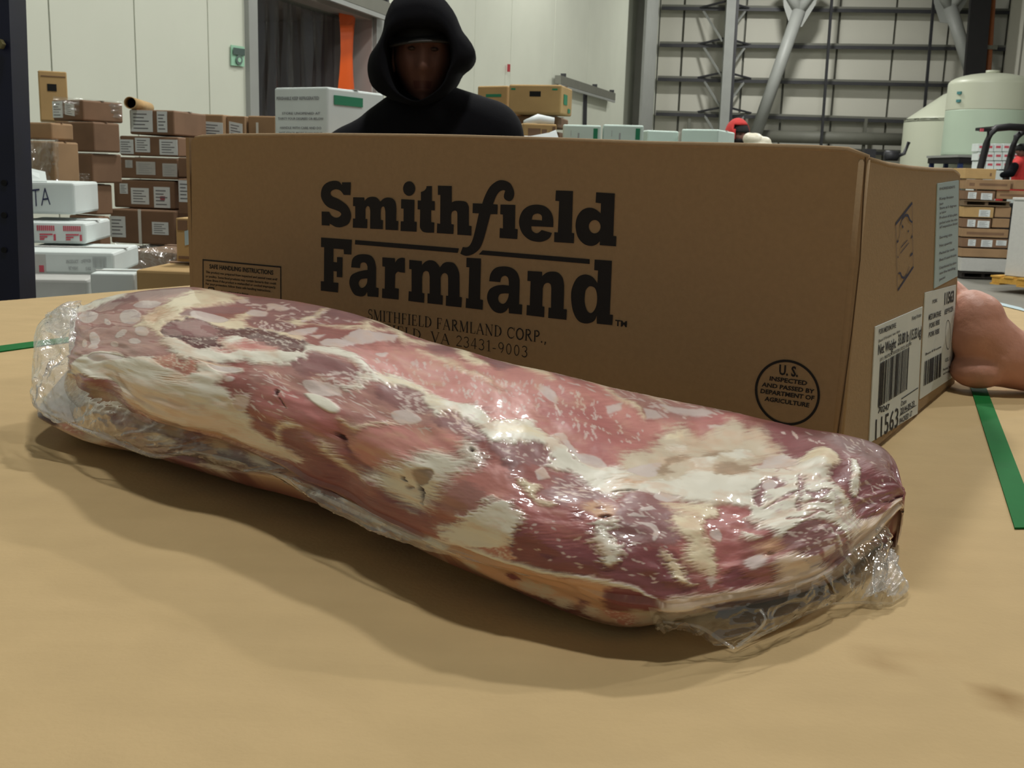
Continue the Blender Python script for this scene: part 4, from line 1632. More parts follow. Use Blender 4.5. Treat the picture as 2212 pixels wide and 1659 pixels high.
2546 3426 2656 3342 4
3048 2841 3134 2813 4
2974 3314 3072 3370 2
2620 3871 2718 3927 2
2730 3175 2779 3175 4
2962 3064 3036 3036 5
2693 2785 2791 2451 3
3011 4122 3109 4150 5
2681 2869 2754 2534 4
2815 2395 2852 2284 4
2803 5069 2840 4902 4
2571 3370 2681 3537 4
2669 3064 2718 3036 5
2840 3342 2913 3286 3
2571 3370 2669 3342 4
2534 4317 2583 4233 2
2901 4206 2999 4122 2
2926 2813 3023 2813 3
2901 3816 2950 3760 2
2766 3649 2791 3426 2
2962 5431 3036 5348 2
3085 2785 3170 2869 4
2754 2228 2815 2005 3
2815 2757 2913 2785 2
3048 4261 3121 4150 3
2534 3565 2583 3342 2
2656 2896 2742 2479 2
2656 3899 2693 3788 4
2595 4011 2644 4011 3
2864 5403 2913 5125 3
2962 4122 3011 3899 3
2473 3481 2534 3286 4
2730 4261 2779 4317 5
2926 4456 2999 4345 5
2913 4317 2999 4094 3
2840 5264 2889 5292 2
3085 2479 3134 2423 3
2766 4679 2840 4596 3
2889 3844 2926 3871 3
3060 2256 3170 2367 3
2595 3286 2656 3175 4
2999 2395 3109 2256 3
2705 2701 2766 2534 4
8309 2590 8358 2451 4
8309 3732 8346 3704 3
8236 2200 8260 2116 6
8028 3370 8065 3342 5
8456 2451 8493 2367 5
8199 2952 8211 2952 4
8028 3481 8077 3454 5
8297 2757 8322 2813 5
8505 2256 8566 2061 4
8187 3593 8236 3565 5
8334 3426 8383 3259 5
8432 2284 8493 2200 6
8273 2534 8297 2451 4
8383 2479 8419 2451 5
8199 2395 8211 2367 4
8101 2924 8138 2841 4
8260 2479 8309 2423 5
8138 2980 8187 2813 3
8370 3314 8432 2980 4
8187 2674 8224 2562 5
8175 3342 8187 3286 5
8322 2423 8358 2311 3
8309 1949 8358 1866 3
8199 2172 8224 2061 4
8089 3454 8150 3342 5
8652 1169 8689 919 5
8468 2256 8493 2089 3
8358 3676 8395 3621 5
8554 2172 8578 2005 3
8297 3481 8346 3370 4
8407 2506 8468 2367 5
8334 3621 8358 3593 4
8358 2200 8370 2256 5
8517 2256 8578 2033 3
8615 1281 8689 947 5
8297 3593 8346 3481 3
8432 1727 8493 1504 5
8407 3286 8456 3147 6
8456 2061 8517 1727 5
8248 3314 8297 3231 3
8077 2896 8101 2869 3
8322 3593 8370 3398 3
8040 3342 8101 3175 5
8383 2924 8419 2896 6
8273 2757 8322 2590 4
8003 3454 8040 3370 4
8322 3426 8383 3259 3
8322 2479 8358 2395 4
8285 2506 8322 2395 4
8664 1002 8713 807 5
8578 2200 8603 2172 4
7979 3621 8028 3454 5
8419 3342 8481 3231 4
8138 2896 8187 2785 3
8162 3621 8211 3454 4
8162 3119 8187 3091 4
8297 3370 8309 3314 5
8211 2311 8248 2200 4
8199 2980 8248 2785 4
8419 2423 8456 2284 3
8285 6685 8334 6601 5
8101 6267 8138 6323 6
7795 5208 7820 5181 6
8187 5849 8211 5821 4
7832 5598 7881 5654 6
8236 5292 8285 5208 5
7734 5738 7783 5654 5
8322 5013 8346 4986 6
8224 5236 8260 5208 5
7942 5598 7991 5654 3
8248 6462 8309 6462 5
7930 6629 7954 6629 4
7918 5961 7954 5961 5
8211 5738 8236 5793 3
8052 5069 8077 4986 5
7979 6545 8040 6601 4
7906 6601 7942 6573 4
8016 6545 8065 6518 4
7746 5682 7771 5682 6
8016 6796 8077 6657 5
8370 5125 8419 5097 5
7869 5236 7893 5264 3
8089 4930 8114 4958 3
7771 5710 7795 5738 4
8211 5598 8273 5571 3
7967 4846 8016 4930 5
7857 4930 7906 4902 4
8052 6518 8101 6545 5
8101 6545 8150 6462 4
7820 5626 7844 5571 6
7710 6128 7734 6128 6
8236 5961 8273 6044 4
8358 5793 8407 5654 5
8187 6824 8236 6601 5
7844 6685 7869 6657 5
7881 6434 7906 6434 5
8383 4679 8456 4651 3
8077 6295 8126 6295 4
7710 5849 7771 5849 5
8162 6490 8211 6462 3
8248 5766 8285 5710 5
7844 5041 7869 4986 6
8248 4791 8285 4846 5
7820 6462 7869 6490 4
8126 4958 8187 4930 6
8162 5961 8187 5933 4
8101 6685 8150 6657 6
7893 5849 7954 5793 5
7967 5626 7991 5654 3
7771 6490 7820 6601 4
8016 5264 8052 5348 3
8248 6406 8273 6406 5
8089 4986 8138 4986 4
7759 5292 7795 5264 6
8224 5459 8273 5571 3
8126 5543 8162 5738 5
7636 6601 7649 6629 5
7673 6462 7685 6490 3
8101 5153 8150 5041 4
7857 5069 7893 5041 4
8664 3871 8750 3036 4
8554 4206 8615 3398 2
8652 4373 8713 3649 2
8493 4373 8578 3955 4
8603 4623 8640 3788 3
8676 3286 8725 2813 3
8689 3203 8786 2172 5
8664 3927 8762 3064 3
8738 2479 8860 1253 3
8676 2729 8738 2033 5
8615 4512 8640 4150 3
8481 4791 8578 4122 3
8811 3676 8884 3091 4
8578 3955 8664 3370 4
8615 3983 8689 3342 3
8468 4818 8505 4596 3
8493 4902 8517 4707 4
8615 3760 8689 2924 5
8823 2952 8933 2033 4
8750 3509 8835 2395 4
8664 3760 8786 3008 3
8786 2813 8921 1587 4
8738 2284 8811 1448 5
8603 3871 8640 3286 5
8823 2089 8884 1448 2
8493 5097 8554 4345 3
8738 2896 8835 1838 2
8456 5376 8554 4679 4
8444 5431 8505 4986 3
8689 3008 8738 2479 2
8566 4818 8652 4094 4
8530 4958 8566 4707 2
8738 3871 8774 3565 3
8774 3064 8897 1922 3
8664 2701 8774 1949 4
8713 4094 8762 3231 3
8456 5041 8481 4596 4
8774 4066 8872 3259 3
8505 4317 8578 3899 4
8676 4011 8738 3509 3
3280 9192 3305 9303 3
2754 9080 2803 9052 2
3195 9080 3219 9136 2
3366 9247 3415 9303 2
3023 9247 3072 9275 3
3060 8969 3146 8997 3
3158 9415 3219 9582 3
2828 8412 2864 8412 3
3072 9303 3146 9470 3
3182 9220 3244 9192 3
2999 8913 3048 8969 2
2815 8607 2913 8467 2
3109 8913 3182 8885 2
2766 9108 2852 9220 2
3146 8802 3207 8913 2
3158 9359 3207 9442 3
2815 8245 2901 8579 2
2999 9108 3023 9108 3
2852 8189 2926 8105 3
2815 8857 2901 8997 2
2791 9164 2828 9164 3
2754 8802 2828 8774 3
3011 8690 3048 8885 2
2926 8774 2962 8802 3
3464 9916 3488 9916 3
2901 8885 2950 8857 2
2815 8830 2852 8857 3
2693 9108 2718 9108 3
3342 9247 3415 9220 3
3231 8885 3305 8969 2
3085 8774 3121 8830 2
3060 9080 3134 9220 2
3427 9220 3476 9247 3
3195 9080 3256 8997 2
2877 8440 2926 8412 3
2766 8579 2864 8607 2
3403 9916 3452 10000 3
2803 8356 2840 8440 2
2999 8718 3036 8830 3
2766 8551 2803 8718 3
5813 9359 5923 9275 2
6817 9777 6914 9749 4
6339 9944 6401 9944 3
7037 9665 7110 9582 4
5838 9275 5923 9247 4
6596 9275 6645 9247 4
5568 9498 5617 9359 5
7073 9749 7171 9721 2
7000 9470 7073 9442 3
6107 9470 6217 9275 4
6021 10000 6058 10000 3
6792 9749 6841 9805 3
5458 9972 5556 9944 3
5813 9554 5862 9554 3
6095 9944 6229 9526 2
5520 9777 5617 9777 4
5312 9888 5422 9916 4
6645 9331 6682 9359 3
6792 9247 6829 9192 4
6009 9303 6070 9303 5
6339 9526 6413 9442 5
6168 10000 6266 9888 4
6547 9220 6657 9080 4
6609 10000 6743 9805 4
5752 9888 5813 9832 4
7061 10000 7135 9721 4
6755 10000 6829 9860 2
5287 10000 5348 10000 4
6560 9805 6670 9610 2
6462 9498 6572 9303 5
5471 9749 5593 9944 2
6082 10000 6131 10000 4
7061 9805 7171 9665 4
5984 9777 6046 10000 4
6241 9554 6352 9415 3
6865 10000 6914 10000 5
6241 9832 6315 9554 3
6547 10000 6621 10000 3
5960 9777 5997 10000 4
5666 9721 5740 9777 3
5838 9498 5911 9582 3
6437 9275 6535 9359 4
6217 9387 6352 9470 3
5728 9331 5764 9275 5
5397 9247 5532 9331 2
6449 9387 6523 9554 2
6914 10000 7000 9721 3
5642 9247 5752 9303 4
6511 9777 6596 9610 3
6486 9387 6547 9331 2"""
LOGO = """-41419,18692 -41471,17644 -42178,17639 -42513,17967s -42984,18075s -43458,17934s -43595,17722s -43392,17469s -42649,17238s -41845,16805s -41471,16304s -41417,15789s -41711,15255s -42316,14995s -42722,14932s -43129,14974s -43715,15207 -43716,15028 -44569,15006 -44562,16166 -43738,16172 -43535,15898s -43127,15729s -42720,15779s -42449,16000s -42584,16202s -43057,16358s -43873,16564s -44419,17012s -44635,17527s -44480,18160s -43999,18571s -43319,18757s -42713,18714s -42351,18437 -42351,18663
-41179,17480 -40022,17504 -39994,17209 -39669,17487s -39150,17598s -38698,17524s -38362,17233 -37992,17500s -37547,17598s -37039,17487s -36757,17016s -36730,15758 -36516,15759 -36533,15010 -37805,14994 -37831,16466 -37923,16786s -38077,16860s -38243,16752s -38318,16545 -38313,15752 -38081,15743 -38088,15019 -39397,14991 -39378,16448 -39471,16750s -39640,16825s -39823,16715s -39900,16527 -39897,15758 -39688,15758 -39698,15007 -41204,14980 -41191,15737 -40952,15738 -40954,16759 -41179,16760
-36247,17517 -34942,17508 -34941,15796 -34681,15769 -34694,14998 -36280,14973 -36264,15751 -35988,15765 -36000,16767 -36251,16777
-34881,18401s -34923,18180s -35048,17990s -35239,17858s -35465,17806s -35694,17841s -35889,17959s -36021,18142s -36070,18361s -36027,18583s -35900,18774s -35708,18904s -35481,18955s -35254,18918s -35060,18800s -34929,18619s
-33773,18635 -33265,18651 -33243,17486 -32966,17488 -32952,16761 -33303,16766 -33286,15828 -32982,15813 -32991,15011 -33648,14975 -34078,15041s -34341,15327s -34371,15625 -34364,16769 -34610,16778 -34609,17482 -34302,17484 -34313,18155 -34010,18264s -33806,18467s
-32683,18700 -31375,18713 -31347,17455 -31019,17574s -30433,17607s -29964,17510s -29746,17163 -29708,15743 -29451,15708 -29455,14980 -30757,14976 -30795,16584 -30859,16776s -31061,16835s -31295,16737s -31385,16508 -31368,15776 -31118,15740 -31137,15004 -32718,14996 -32697,15758 -32407,15743 -32429,17997 -32669,17988
-28521,17473 -28309,18034s -27877,18761s -27271,19205s -26715,19297s -26098,19101s -25750,18598s -25702,18179s -25889,17843s -26163,17757s -26502,17895s -26599,18145s -26489,18526 -26691,18566s -27022,18413s -27291,18072s -27554,17474 -27126,17464 -27136,16732 -27757,16704 -27911,16142s -28117,15411s -28379,14575s -28708,13973s -29277,13547s -29799,13386s -30152,13412s -30450,13521 -30227,14046 -29875,14048s -29586,14212s -29308,14716s -29046,15700s -28809,16723 -29386,16716 -29383,17466
-26879,17474 -25568,17500 -25537,15710 -25293,15685 -25311,14945 -26887,14950 -26877,15697 -26596,15683 -26630,16727 -26878,16744
-22238,16004 -24120,15981 -24053,15675s -23775,15503s -23505,15517s -23212,15739 -22326,15563 -22524,15198s -22942,14941s -23478,14844s -24244,14959s -24863,15396s -25161,15994s -25159,16559s -24873,17135s -24341,17485s -23695,17596s -23048,17512s -22555,17191s -22289,16695s|-24106,16469 -23219,16447 -23231,16744s -23399,16903s -23669,16937s -23989,16801s
-22121,18696 -20711,18700 -20675,15672 -20466,15646 -20463,14920 -22117,14915 -22127,15639 -21830,15636 -21814,17930 -22142,17945
-18818,18676 -17335,18649 -17293,15631 -17043,15627 -17043,14897 -18343,14909 -18337,15182 -18649,14918s -19103,14808s -19676,14948s -20164,15424s -20375,16146s -20283,16836s -19895,17354s -19341,17559s -18828,17473s -18379,17196 -18396,17913 -18822,17941|-18340,16242s -18367,16057s -18462,15897s -18611,15784s -18792,15738s -18977,15764s -19137,15860s -19249,16011s -19294,16193s -19267,16378s -19171,16539s -19021,16651s -18840,16696s -18656,16669s -18497,16573s -18386,16423s
-40949,13974 -30584,13916 -30693,13554 -40976,13608
-28383,13897 -19106,13837 -19089,13488 -28731,13563
-44645,13973 -41310,13974 -41376,12735 -42144,12717 -42184,13115 -43300,13119 -43317,11982 -42907,11978 -42905,12424 -42307,12442 -42350,10742 -42938,10730 -42936,11210 -43320,11214 -43324,10240 -42774,10251 -42818,9422 -44704,9429 -44698,10241 -44349,10246 -44304,13164 -44651,13164
-41375,11661 -41242,12355s -40774,12721s -40045,12852s -39321,12774s -38926,12406s -38752,11795 -38769,10177 -38481,10158 -38501,9392 -39634,9369 -39676,9735 -39966,9394s -40433,9291s -41037,9410s -41442,9909s -41577,10429s -41375,10975s -40838,11278s -40239,11459s -39644,11575 -39645,11836 -39778,12088s -40042,12174s -40374,12047s -40452,11674|-39654,10862 -39705,10470s -39969,10133s -40301,10022s -40529,10194s -40583,10454s -40370,10713s -40038,10812s
-38109,12719 -36838,12732 -36796,12366 -36544,12669s -36166,12817s -35825,12799 -35810,11616 -36342,11628 -36533,11645s -36786,11421 -36812,10282 -36403,10264 -36431,9371 -38122,9361 -38102,10147 -37843,10147 -37832,11964 -38103,11976
-35383,12696 -34126,12680 -34120,12347 -33792,12652s -33340,12804s -32814,12719s -32356,12300 -32024,12653s -31546,12785s -30946,12668s -30551,12081s -30477,11491 -30444,10097 -30217,10087 -30233,9284 -31735,9281 -31728,10089 -31523,10096 -31554,11508 -31644,11782s -31912,11882s -32174,11712s -32278,11453 -32250,10096 -32031,10084 -32052,9324 -33524,9326 -33526,10121 -33316,10118 -33341,11474 -33445,11820s -33693,11913s -33962,11782s -34092,11417 -34071,10116 -33835,10095 -33859,9327 -35426,9344 -35399,10140 -35109,10143 -35135,11951 -35373,11954
-29854,13235 -28514,13256 -28516,10063 -28236,10038 -28248,9265 -29835,9280 -29819,10051 -29594,10040 -29576,12497 -29858,12497
-27715,11555 -27595,12150s -27175,12618s -26444,12796s -25711,12723s -25196,12375s -24976,11816 -24965,10001 -24686,9987 -24692,9230 -25848,9220 -25887,9676 -26158,9338s -26608,9149s -27183,9244s -27658,9694s -27872,10267s -27694,10871s -27188,11206s -26566,11353s -25922,11355 -25932,11645 -26044,11975s -26307,12081s -26608,11932s -26709,11556|-25901,10746 -25967,10380s -26181,10020s -26461,9898s -26750,10020s -26862,10304s -26712,10610s -26318,10721s
-24297,12604 -23042,12628 -23029,12298 -22683,12579s -22205,12708s -21668,12654s -21280,12288s -21128,11737 -21102,9973 -20825,9970 -20822,9183 -22380,9187 -22380,9972 -22175,9971 -22205,11461 -22293,11739s -22544,11833s -22809,11698s -22938,11402 -22936,10018 -22740,10007 -22728,9202 -24280,9220 -24276,9994 -24021,9998 -24015,11842 -24301,11848
-18696,13836 -17307,13839 -17271,9923 -17017,9919 -17027,9158 -18285,9146 -18314,9732 -18571,9287s -19183,9068s -19818,9214s -20269,9832s -20491,10755s -20456,11603s -20073,12380s -19463,12686s -18838,12566s -18385,12139 -18381,13060 -18698,13065|-18906,11867s -18538,11711s -18354,11124s -18419,10375s -18756,9897s -19126,10031s -19365,10665s -19349,11413s -19159,11754s"""
PIG = dict(N=(176, 128, 121), K=(148, 104, 103), M=(184, 115, 112), P=(208, 142, 134), Q=(138, 82, 85), W=(234, 228, 212), C=(238, 222, 190), X=(214, 198, 192),
           H=(104, 62, 62), O=(218, 172, 136), J=(196, 134, 118), T=(206, 172, 142), R=(64, 16, 20), Y=(172, 148, 124), B=(214, 198, 174), Z=(160, 140, 126), F=(238, 216, 196))  # T is a painted tan shadow; W also paints highlights on the fat
HGT = dict(W=.0007, C=.0007, F=.0008, X=.0002, R=-.0012, Q=-.0004, B=.0003)
def vnoise(x, y, seed, oct=3):
    out = np.zeros_like(x); amp = 1.0; tot = 0
    for o in range(oct):
        rng = np.random.default_rng(seed + o); G = rng.random((257, 257)).astype(np.float32)
        xi = np.floor(x).astype(int); yi = np.floor(y).astype(int); fx = x - xi; fy = y - yi
        fx = fx * fx * (3 - 2 * fx); fy = fy * fy * (3 - 2 * fy); xi %= 256; yi %= 256
        out += amp * ((G[xi, yi] * (1 - fx) + G[xi + 1, yi] * fx) * (1 - fy) + (G[xi, yi + 1] * (1 - fx) + G[xi + 1, yi + 1] * fx) * fy - .5)
        tot += amp * .5; amp *= .55; x = x * 2.03 + 11.3; y = y * 2.03 + 5.7
    return out / tot
def seg_dist(a, b, p):                           # signed distance (negative inside) of points to a closed outline
    d = np.full(a.shape, 1e9); ins = np.zeros(a.shape, bool)
    for i in range(len(p)):
        x1, y1 = p[i - 1]; x2, y2 = p[i]; ex, ey = x2 - x1, y2 - y1; L = ex * ex + ey * ey + 1e-9
        t = np.clip(((a - x1) * ex + (b - y1) * ey) / L, 0, 1); d = np.minimum(d, (a - x1 - t * ex) ** 2 + (b - y1 - t * ey) ** 2)
        if y1 != y2:
            c = ((y1 > b) != (y2 > b)) & (a < ex * (b - y1) / (y2 - y1) + x1); ins ^= c
    d = np.sqrt(d); return np.where(ins, -d, d)
SLEN, TLEN = 560.0, 190.0                          # slab length and width in mm
NET = meat_net(lambda x, y, h: tuple(at_z(x, y, TZ + h)))
NS = 940
Sg = np.concatenate([np.linspace(-.1, 0, 24)[:-1], np.linspace(0, 1, NS), np.linspace(1, 1.1, 24)[1:]])
Tg = np.concatenate([np.linspace(-.35, 0, 56)[:-1], np.linspace(0, 1.0, 330), np.linspace(1, 1.25, 14)[1:], np.linspace(1.25, 2.0, 14)[1:]])
P3 = meat_surface(NET, Sg, Tg)
du = np.gradient(P3, axis=0); dv = np.gradient(P3, axis=1); NRM = np.cross(du, dv); NRM /= np.linalg.norm(NRM, axis=2, keepdims=True) + 1e-12
if NRM[len(Sg) // 2, 200, 2] < 0: NRM = -NRM
SS, TTg = np.meshgrid(Sg, Tg, indexing='ij'); Am = SS * SLEN; Bm = TTg * TLEN
rgb = np.zeros(P3.shape); rgb[:] = lin((158, 98, 92)); hgt = np.zeros(SS.shape)
under = TTg < .0
w1 = vnoise(Am / 9 + 3, Bm / 9, 11); w2 = vnoise(Am / 9, Bm / 9 + 7, 21); w3 = vnoise(Am / 2.6, Bm / 1.6, 31, 2); w4 = vnoise(Am / 2.6, Bm / 1.6 + 9, 41, 2)
fth = vnoise(Am / 7 + Bm / 11, (Bm - Am * .45) / 1.0, 51, 3)
hid = np.clip((TTg - 1.02) / .1, 0, 1)
marb = np.clip(vnoise(Am / 22, Bm / 22, 77, 4) * 2 + .5, 0, 1)[..., None]
rgb = rgb * (1 - hid[..., None]) + hid[..., None] * (np.array(lin((150, 84, 82))) * (1 - marb) + np.array(lin((226, 208, 180))) * marb)
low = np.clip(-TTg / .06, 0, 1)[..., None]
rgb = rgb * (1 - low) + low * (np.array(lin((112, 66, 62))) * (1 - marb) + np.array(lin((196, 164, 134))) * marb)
for row in MEAT_SHAPES.strip().split('\n'):
    q = row.split(); c, soft, rag = q[0], float(q[1]), float(q[2]); soft *= 1.9 if c in 'WCBOFTM' else (1.5 if c in 'KNPQY' else .9); p = np.array(q[3:], float).reshape(-1, 2) / 1000
    p = [(x * SLEN, y * TLEN) for x, y in p]
    if len(p) >= 5: p = smooth_loop([(x, y, 1) for x, y in p], 3)
    p = np.array(p); m = soft + rag * 1.6 + 1
    i0, i1 = np.searchsorted(Sg * SLEN, [p[:, 0].min() - m, p[:, 0].max() + m]); j0, j1 = np.searchsorted(Tg * TLEN, [p[:, 1].min() - m, p[:, 1].max() + m])
    if i1 <= i0 or j1 <= j0: continue
    sl = (slice(i0, i1), slice(j0, j1))
    d = seg_dist(Am[sl] + w1[sl] * rag * .8 + w3[sl] * rag * .55, Bm[sl] + w2[sl] * rag * .6 + w4[sl] * rag * .4, p)
    k = np.clip(.5 - d / max(soft, .4) + (fth[sl] * .38 if soft > 2.5 else 0) * np.clip(1.6 - np.abs(d) / soft, 0, 1), 0, 1); k = k * k * (3 - 2 * k)
    col = np.array(lin(PIG[c])); kk = k[..., None]
    if c == 'H':                                  # fine net of pale fat over dark meat
        net_ = vnoise(Am[sl] / 1.9 + Bm[sl] / 4, Bm[sl] / 1.5, 5, 3); g = np.clip((net_ - .12) / .3, 0, 1)[..., None]
        col = col * (1 - g * .7) + np.array(lin((210, 196, 184))) * g * .7
    if c == 'J':
        g = np.clip(vnoise(Am[sl] / 1.6, Bm[sl] / 1.6, 6, 2) * 2, 0, 1)[..., None]; col = col * (1 - g) + np.array(lin((226, 204, 184))) * g
    a_ = .86 if c == 'X' else 1.0
    rgb[sl] = rgb[sl] * (1 - kk * a_) + col * kk * a_
    hgt[sl] = hgt[sl] * (1 - k) + HGT.get(c, 0.0) * k
for row in MEAT_FLECKS.strip().split('\n'):
    x1, y1, x2, y2, w = (float(v) for v in row.split()); x1, x2 = x1 / 1e4 * SLEN, x2 / 1e4 * SLEN; y1, y2 = y1 / 1e4 * TLEN, y2 / 1e4 * TLEN; w = w * .15 + .12
    i0, i1 = np.searchsorted(Sg * SLEN, [min(x1, x2) - 2, max(x1, x2) + 2]); j0, j1 = np.searchsorted(Tg * TLEN, [min(y1, y2) - 2, max(y1, y2) + 2])
    if i1 <= i0 or j1 <= j0: continue
    sl = (slice(i0, i1), slice(j0, j1)); a = Am[sl] + w3[sl] * .5; b = Bm[sl] + w4[sl] * .5; ex, ey = x2 - x1, y2 - y1; L = ex * ex + ey * ey + 1e-6
    t = np.clip(((a - x1) * ex + (b - y1) * ey) / L, 0, 1); d = np.hypot(a - x1 - t * ex, b - y1 - t * ey) - w * (1 - (2 * t - 1) ** 2 * .7)
    k = np.clip(.5 - d / .5, 0, 1)[..., None] * (.55 + .35 * ((x1 * 7.3) % 1)); rgb[sl] = rgb[sl] * (1 - k) + np.array(lin((216, 196, 188))) * k
# grain: streaky muscle fibres, soft blotches
fib = vnoise(Am / 14 + Bm / 9, (Bm - Am * .35) / 1.3, 61, 3); blot = vnoise(Am / 16, Bm / 10, 71, 3)
lum = rgb.mean(2); musc = np.clip((.42 - lum) / .25, 0, 1)
rgb *= (1 + (fib * .16 + blot * .16) * musc + blot * .05 * (1 - musc))[..., None]
warm = np.clip(vnoise(Am / 12, Bm / 7, 121, 4) * .9, 0, .45) * (1 - musc); rgb = rgb * (1 - warm[..., None]) + np.array(lin((216, 176, 146))) * warm[..., None]
fine = vnoise(Am / 5, Bm / 1.6, 81, 3); f2 = np.clip((fine - .62) / .2, 0, 1) * musc * .30
rgb = rgb * (1 - f2[..., None]) + np.array(lin((214, 188, 178))) * f2[..., None]
tip = (np.clip((SS - .985) / .02, 0, 1) * np.maximum(np.clip((.12 - TTg) / .1, 0, 1), np.clip((TTg - 1.2) / .1, 0, 1)))[..., None]; rgb = rgb * (1 - tip) + np.array(lin((224, 202, 184))) * tip
rgb = np.clip(rgb, 0, 1)
# relief
bulge = vnoise(Am / 46, Bm / 34, 91, 3); wr = vnoise(Am / 7, Bm / 7, 95, 3)
topm = np.clip((TTg + .3) / .3, 0, 1) * np.clip((1.02 - TTg) / .08, 0, 1) * np.clip((SS + .06) / .06, 0, 1) * np.clip((1.06 - SS) / .06, 0, 1)
P3 = P3 + NRM * ((hgt + bulge * .0040 + wr * .00022) * topm)[..., None]
# the knob of bone gristle and the hollows between the muscles
def dimple(px, py, r, h):
    d = ray(px, py); d = np.array(d / d.length); q = P3 - np.array(CAM); dd = np.linalg.norm(np.cross(q, d), axis=2)
    P3[:] = P3 + NRM * (h * np.exp(-(dd / r) ** 2) * (NRM @ -d > -.1))[..., None]
for a in ((1770, 1005, .008, .004), (732, 945, .008, -.004), (900, 1060, .009, -.004), (760, 1010, .012, -.003), (700, 985, .016, .0035), (820, 1080, .014, .003), (905, 1040, .014, .002),
          (1400, 1000, .03, -.004), (1500, 960, .02, -.003), (1280, 1040, .018, -.003), (1640, 1150, .014, -.003), (1320, 1170, .03, .004), (1560, 1220, .02, -.003), (1100, 900, .04, .003), (420, 690, .03, .003), (480, 760, .02, -.003), (330, 850, .03, .003), (1850, 1020, .03, .003)): dimple(*a)
nS, nT = SS.shape
P3[..., 2] = np.maximum(P3[..., 2], TZ + .0004)
ii, jj = np.meshgrid(np.arange(nS - 1), np.arange(nT), indexing='ij'); j2 = (jj + 1) % nT
FA = np.stack([ii * nT + jj, (ii + 1) * nT + jj, (ii + 1) * nT + j2, ii * nT + j2], -1).reshape(-1, 4)
pk = empty('packed_meat', (-.05, .62, TZ)); tag(pk, 'long slab of raw marbled pork sealed in clear plastic lying on the cardboard', 'meat')
me = bpy.data.meshes.new('meat_slab'); me.vertices.add(nS * nT); me.vertices.foreach_set('co', P3.reshape(-1).astype(np.float32))
me.loops.add(FA.size); me.loops.foreach_set('vertex_index', FA.reshape(-1).astype(np.int32)); me.polygons.add(len(FA)); me.polygons.foreach_set('loop_start', np.arange(0, FA.size, 4, dtype=np.int32))
me.update(calc_edges=True); me.validate()
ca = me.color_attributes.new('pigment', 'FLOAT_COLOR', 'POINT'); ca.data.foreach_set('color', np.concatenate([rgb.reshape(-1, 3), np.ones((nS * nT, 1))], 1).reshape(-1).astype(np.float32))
mm = mat('raw_pork', (170, 90, 90), 0.42, 0, 1, 0.0, 1, coat=0.5, coatr=0.05, spec=0.3); nt = mm.node_tree; b = nt.nodes['Principled BSDF']
an = nt.nodes.new('ShaderNodeAttribute'); an.attribute_name = 'pigment'; nt.links.new(an.outputs['Color'], b.inputs['Base Color'])
tc = nt.nodes.new('ShaderNodeTexCoord'); n1 = nt.nodes.new('ShaderNodeTexNoise'); n1.inputs['Scale'].default_value = 90; n1.inputs['Detail'].default_value = 4; nt.links.new(tc.outputs['Object'], n1.inputs[0])
bp = nt.nodes.new('ShaderNodeBump'); bp.inputs['Strength'].default_value = .10; bp.inputs['Distance'].default_value = .002; nt.links.new(n1.outputs[0], bp.inputs['Height']); nt.links.new(bp.outputs[0], b.inputs['Coat Normal'])
bp2 = nt.nodes.new('ShaderNodeBump'); bp2.inputs['Strength'].default_value = .08; bp2.inputs['Distance'].default_value = .002; nt.links.new(n1.outputs[0], bp2.inputs['Height']); nt.links.new(bp2.outputs[0], b.inputs['Normal'])
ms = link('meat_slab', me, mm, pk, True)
if np.cross(P3[500, 201] - P3[500, 200], P3[501, 200] - P3[500, 200])[2] > 0: me.flip_normals()

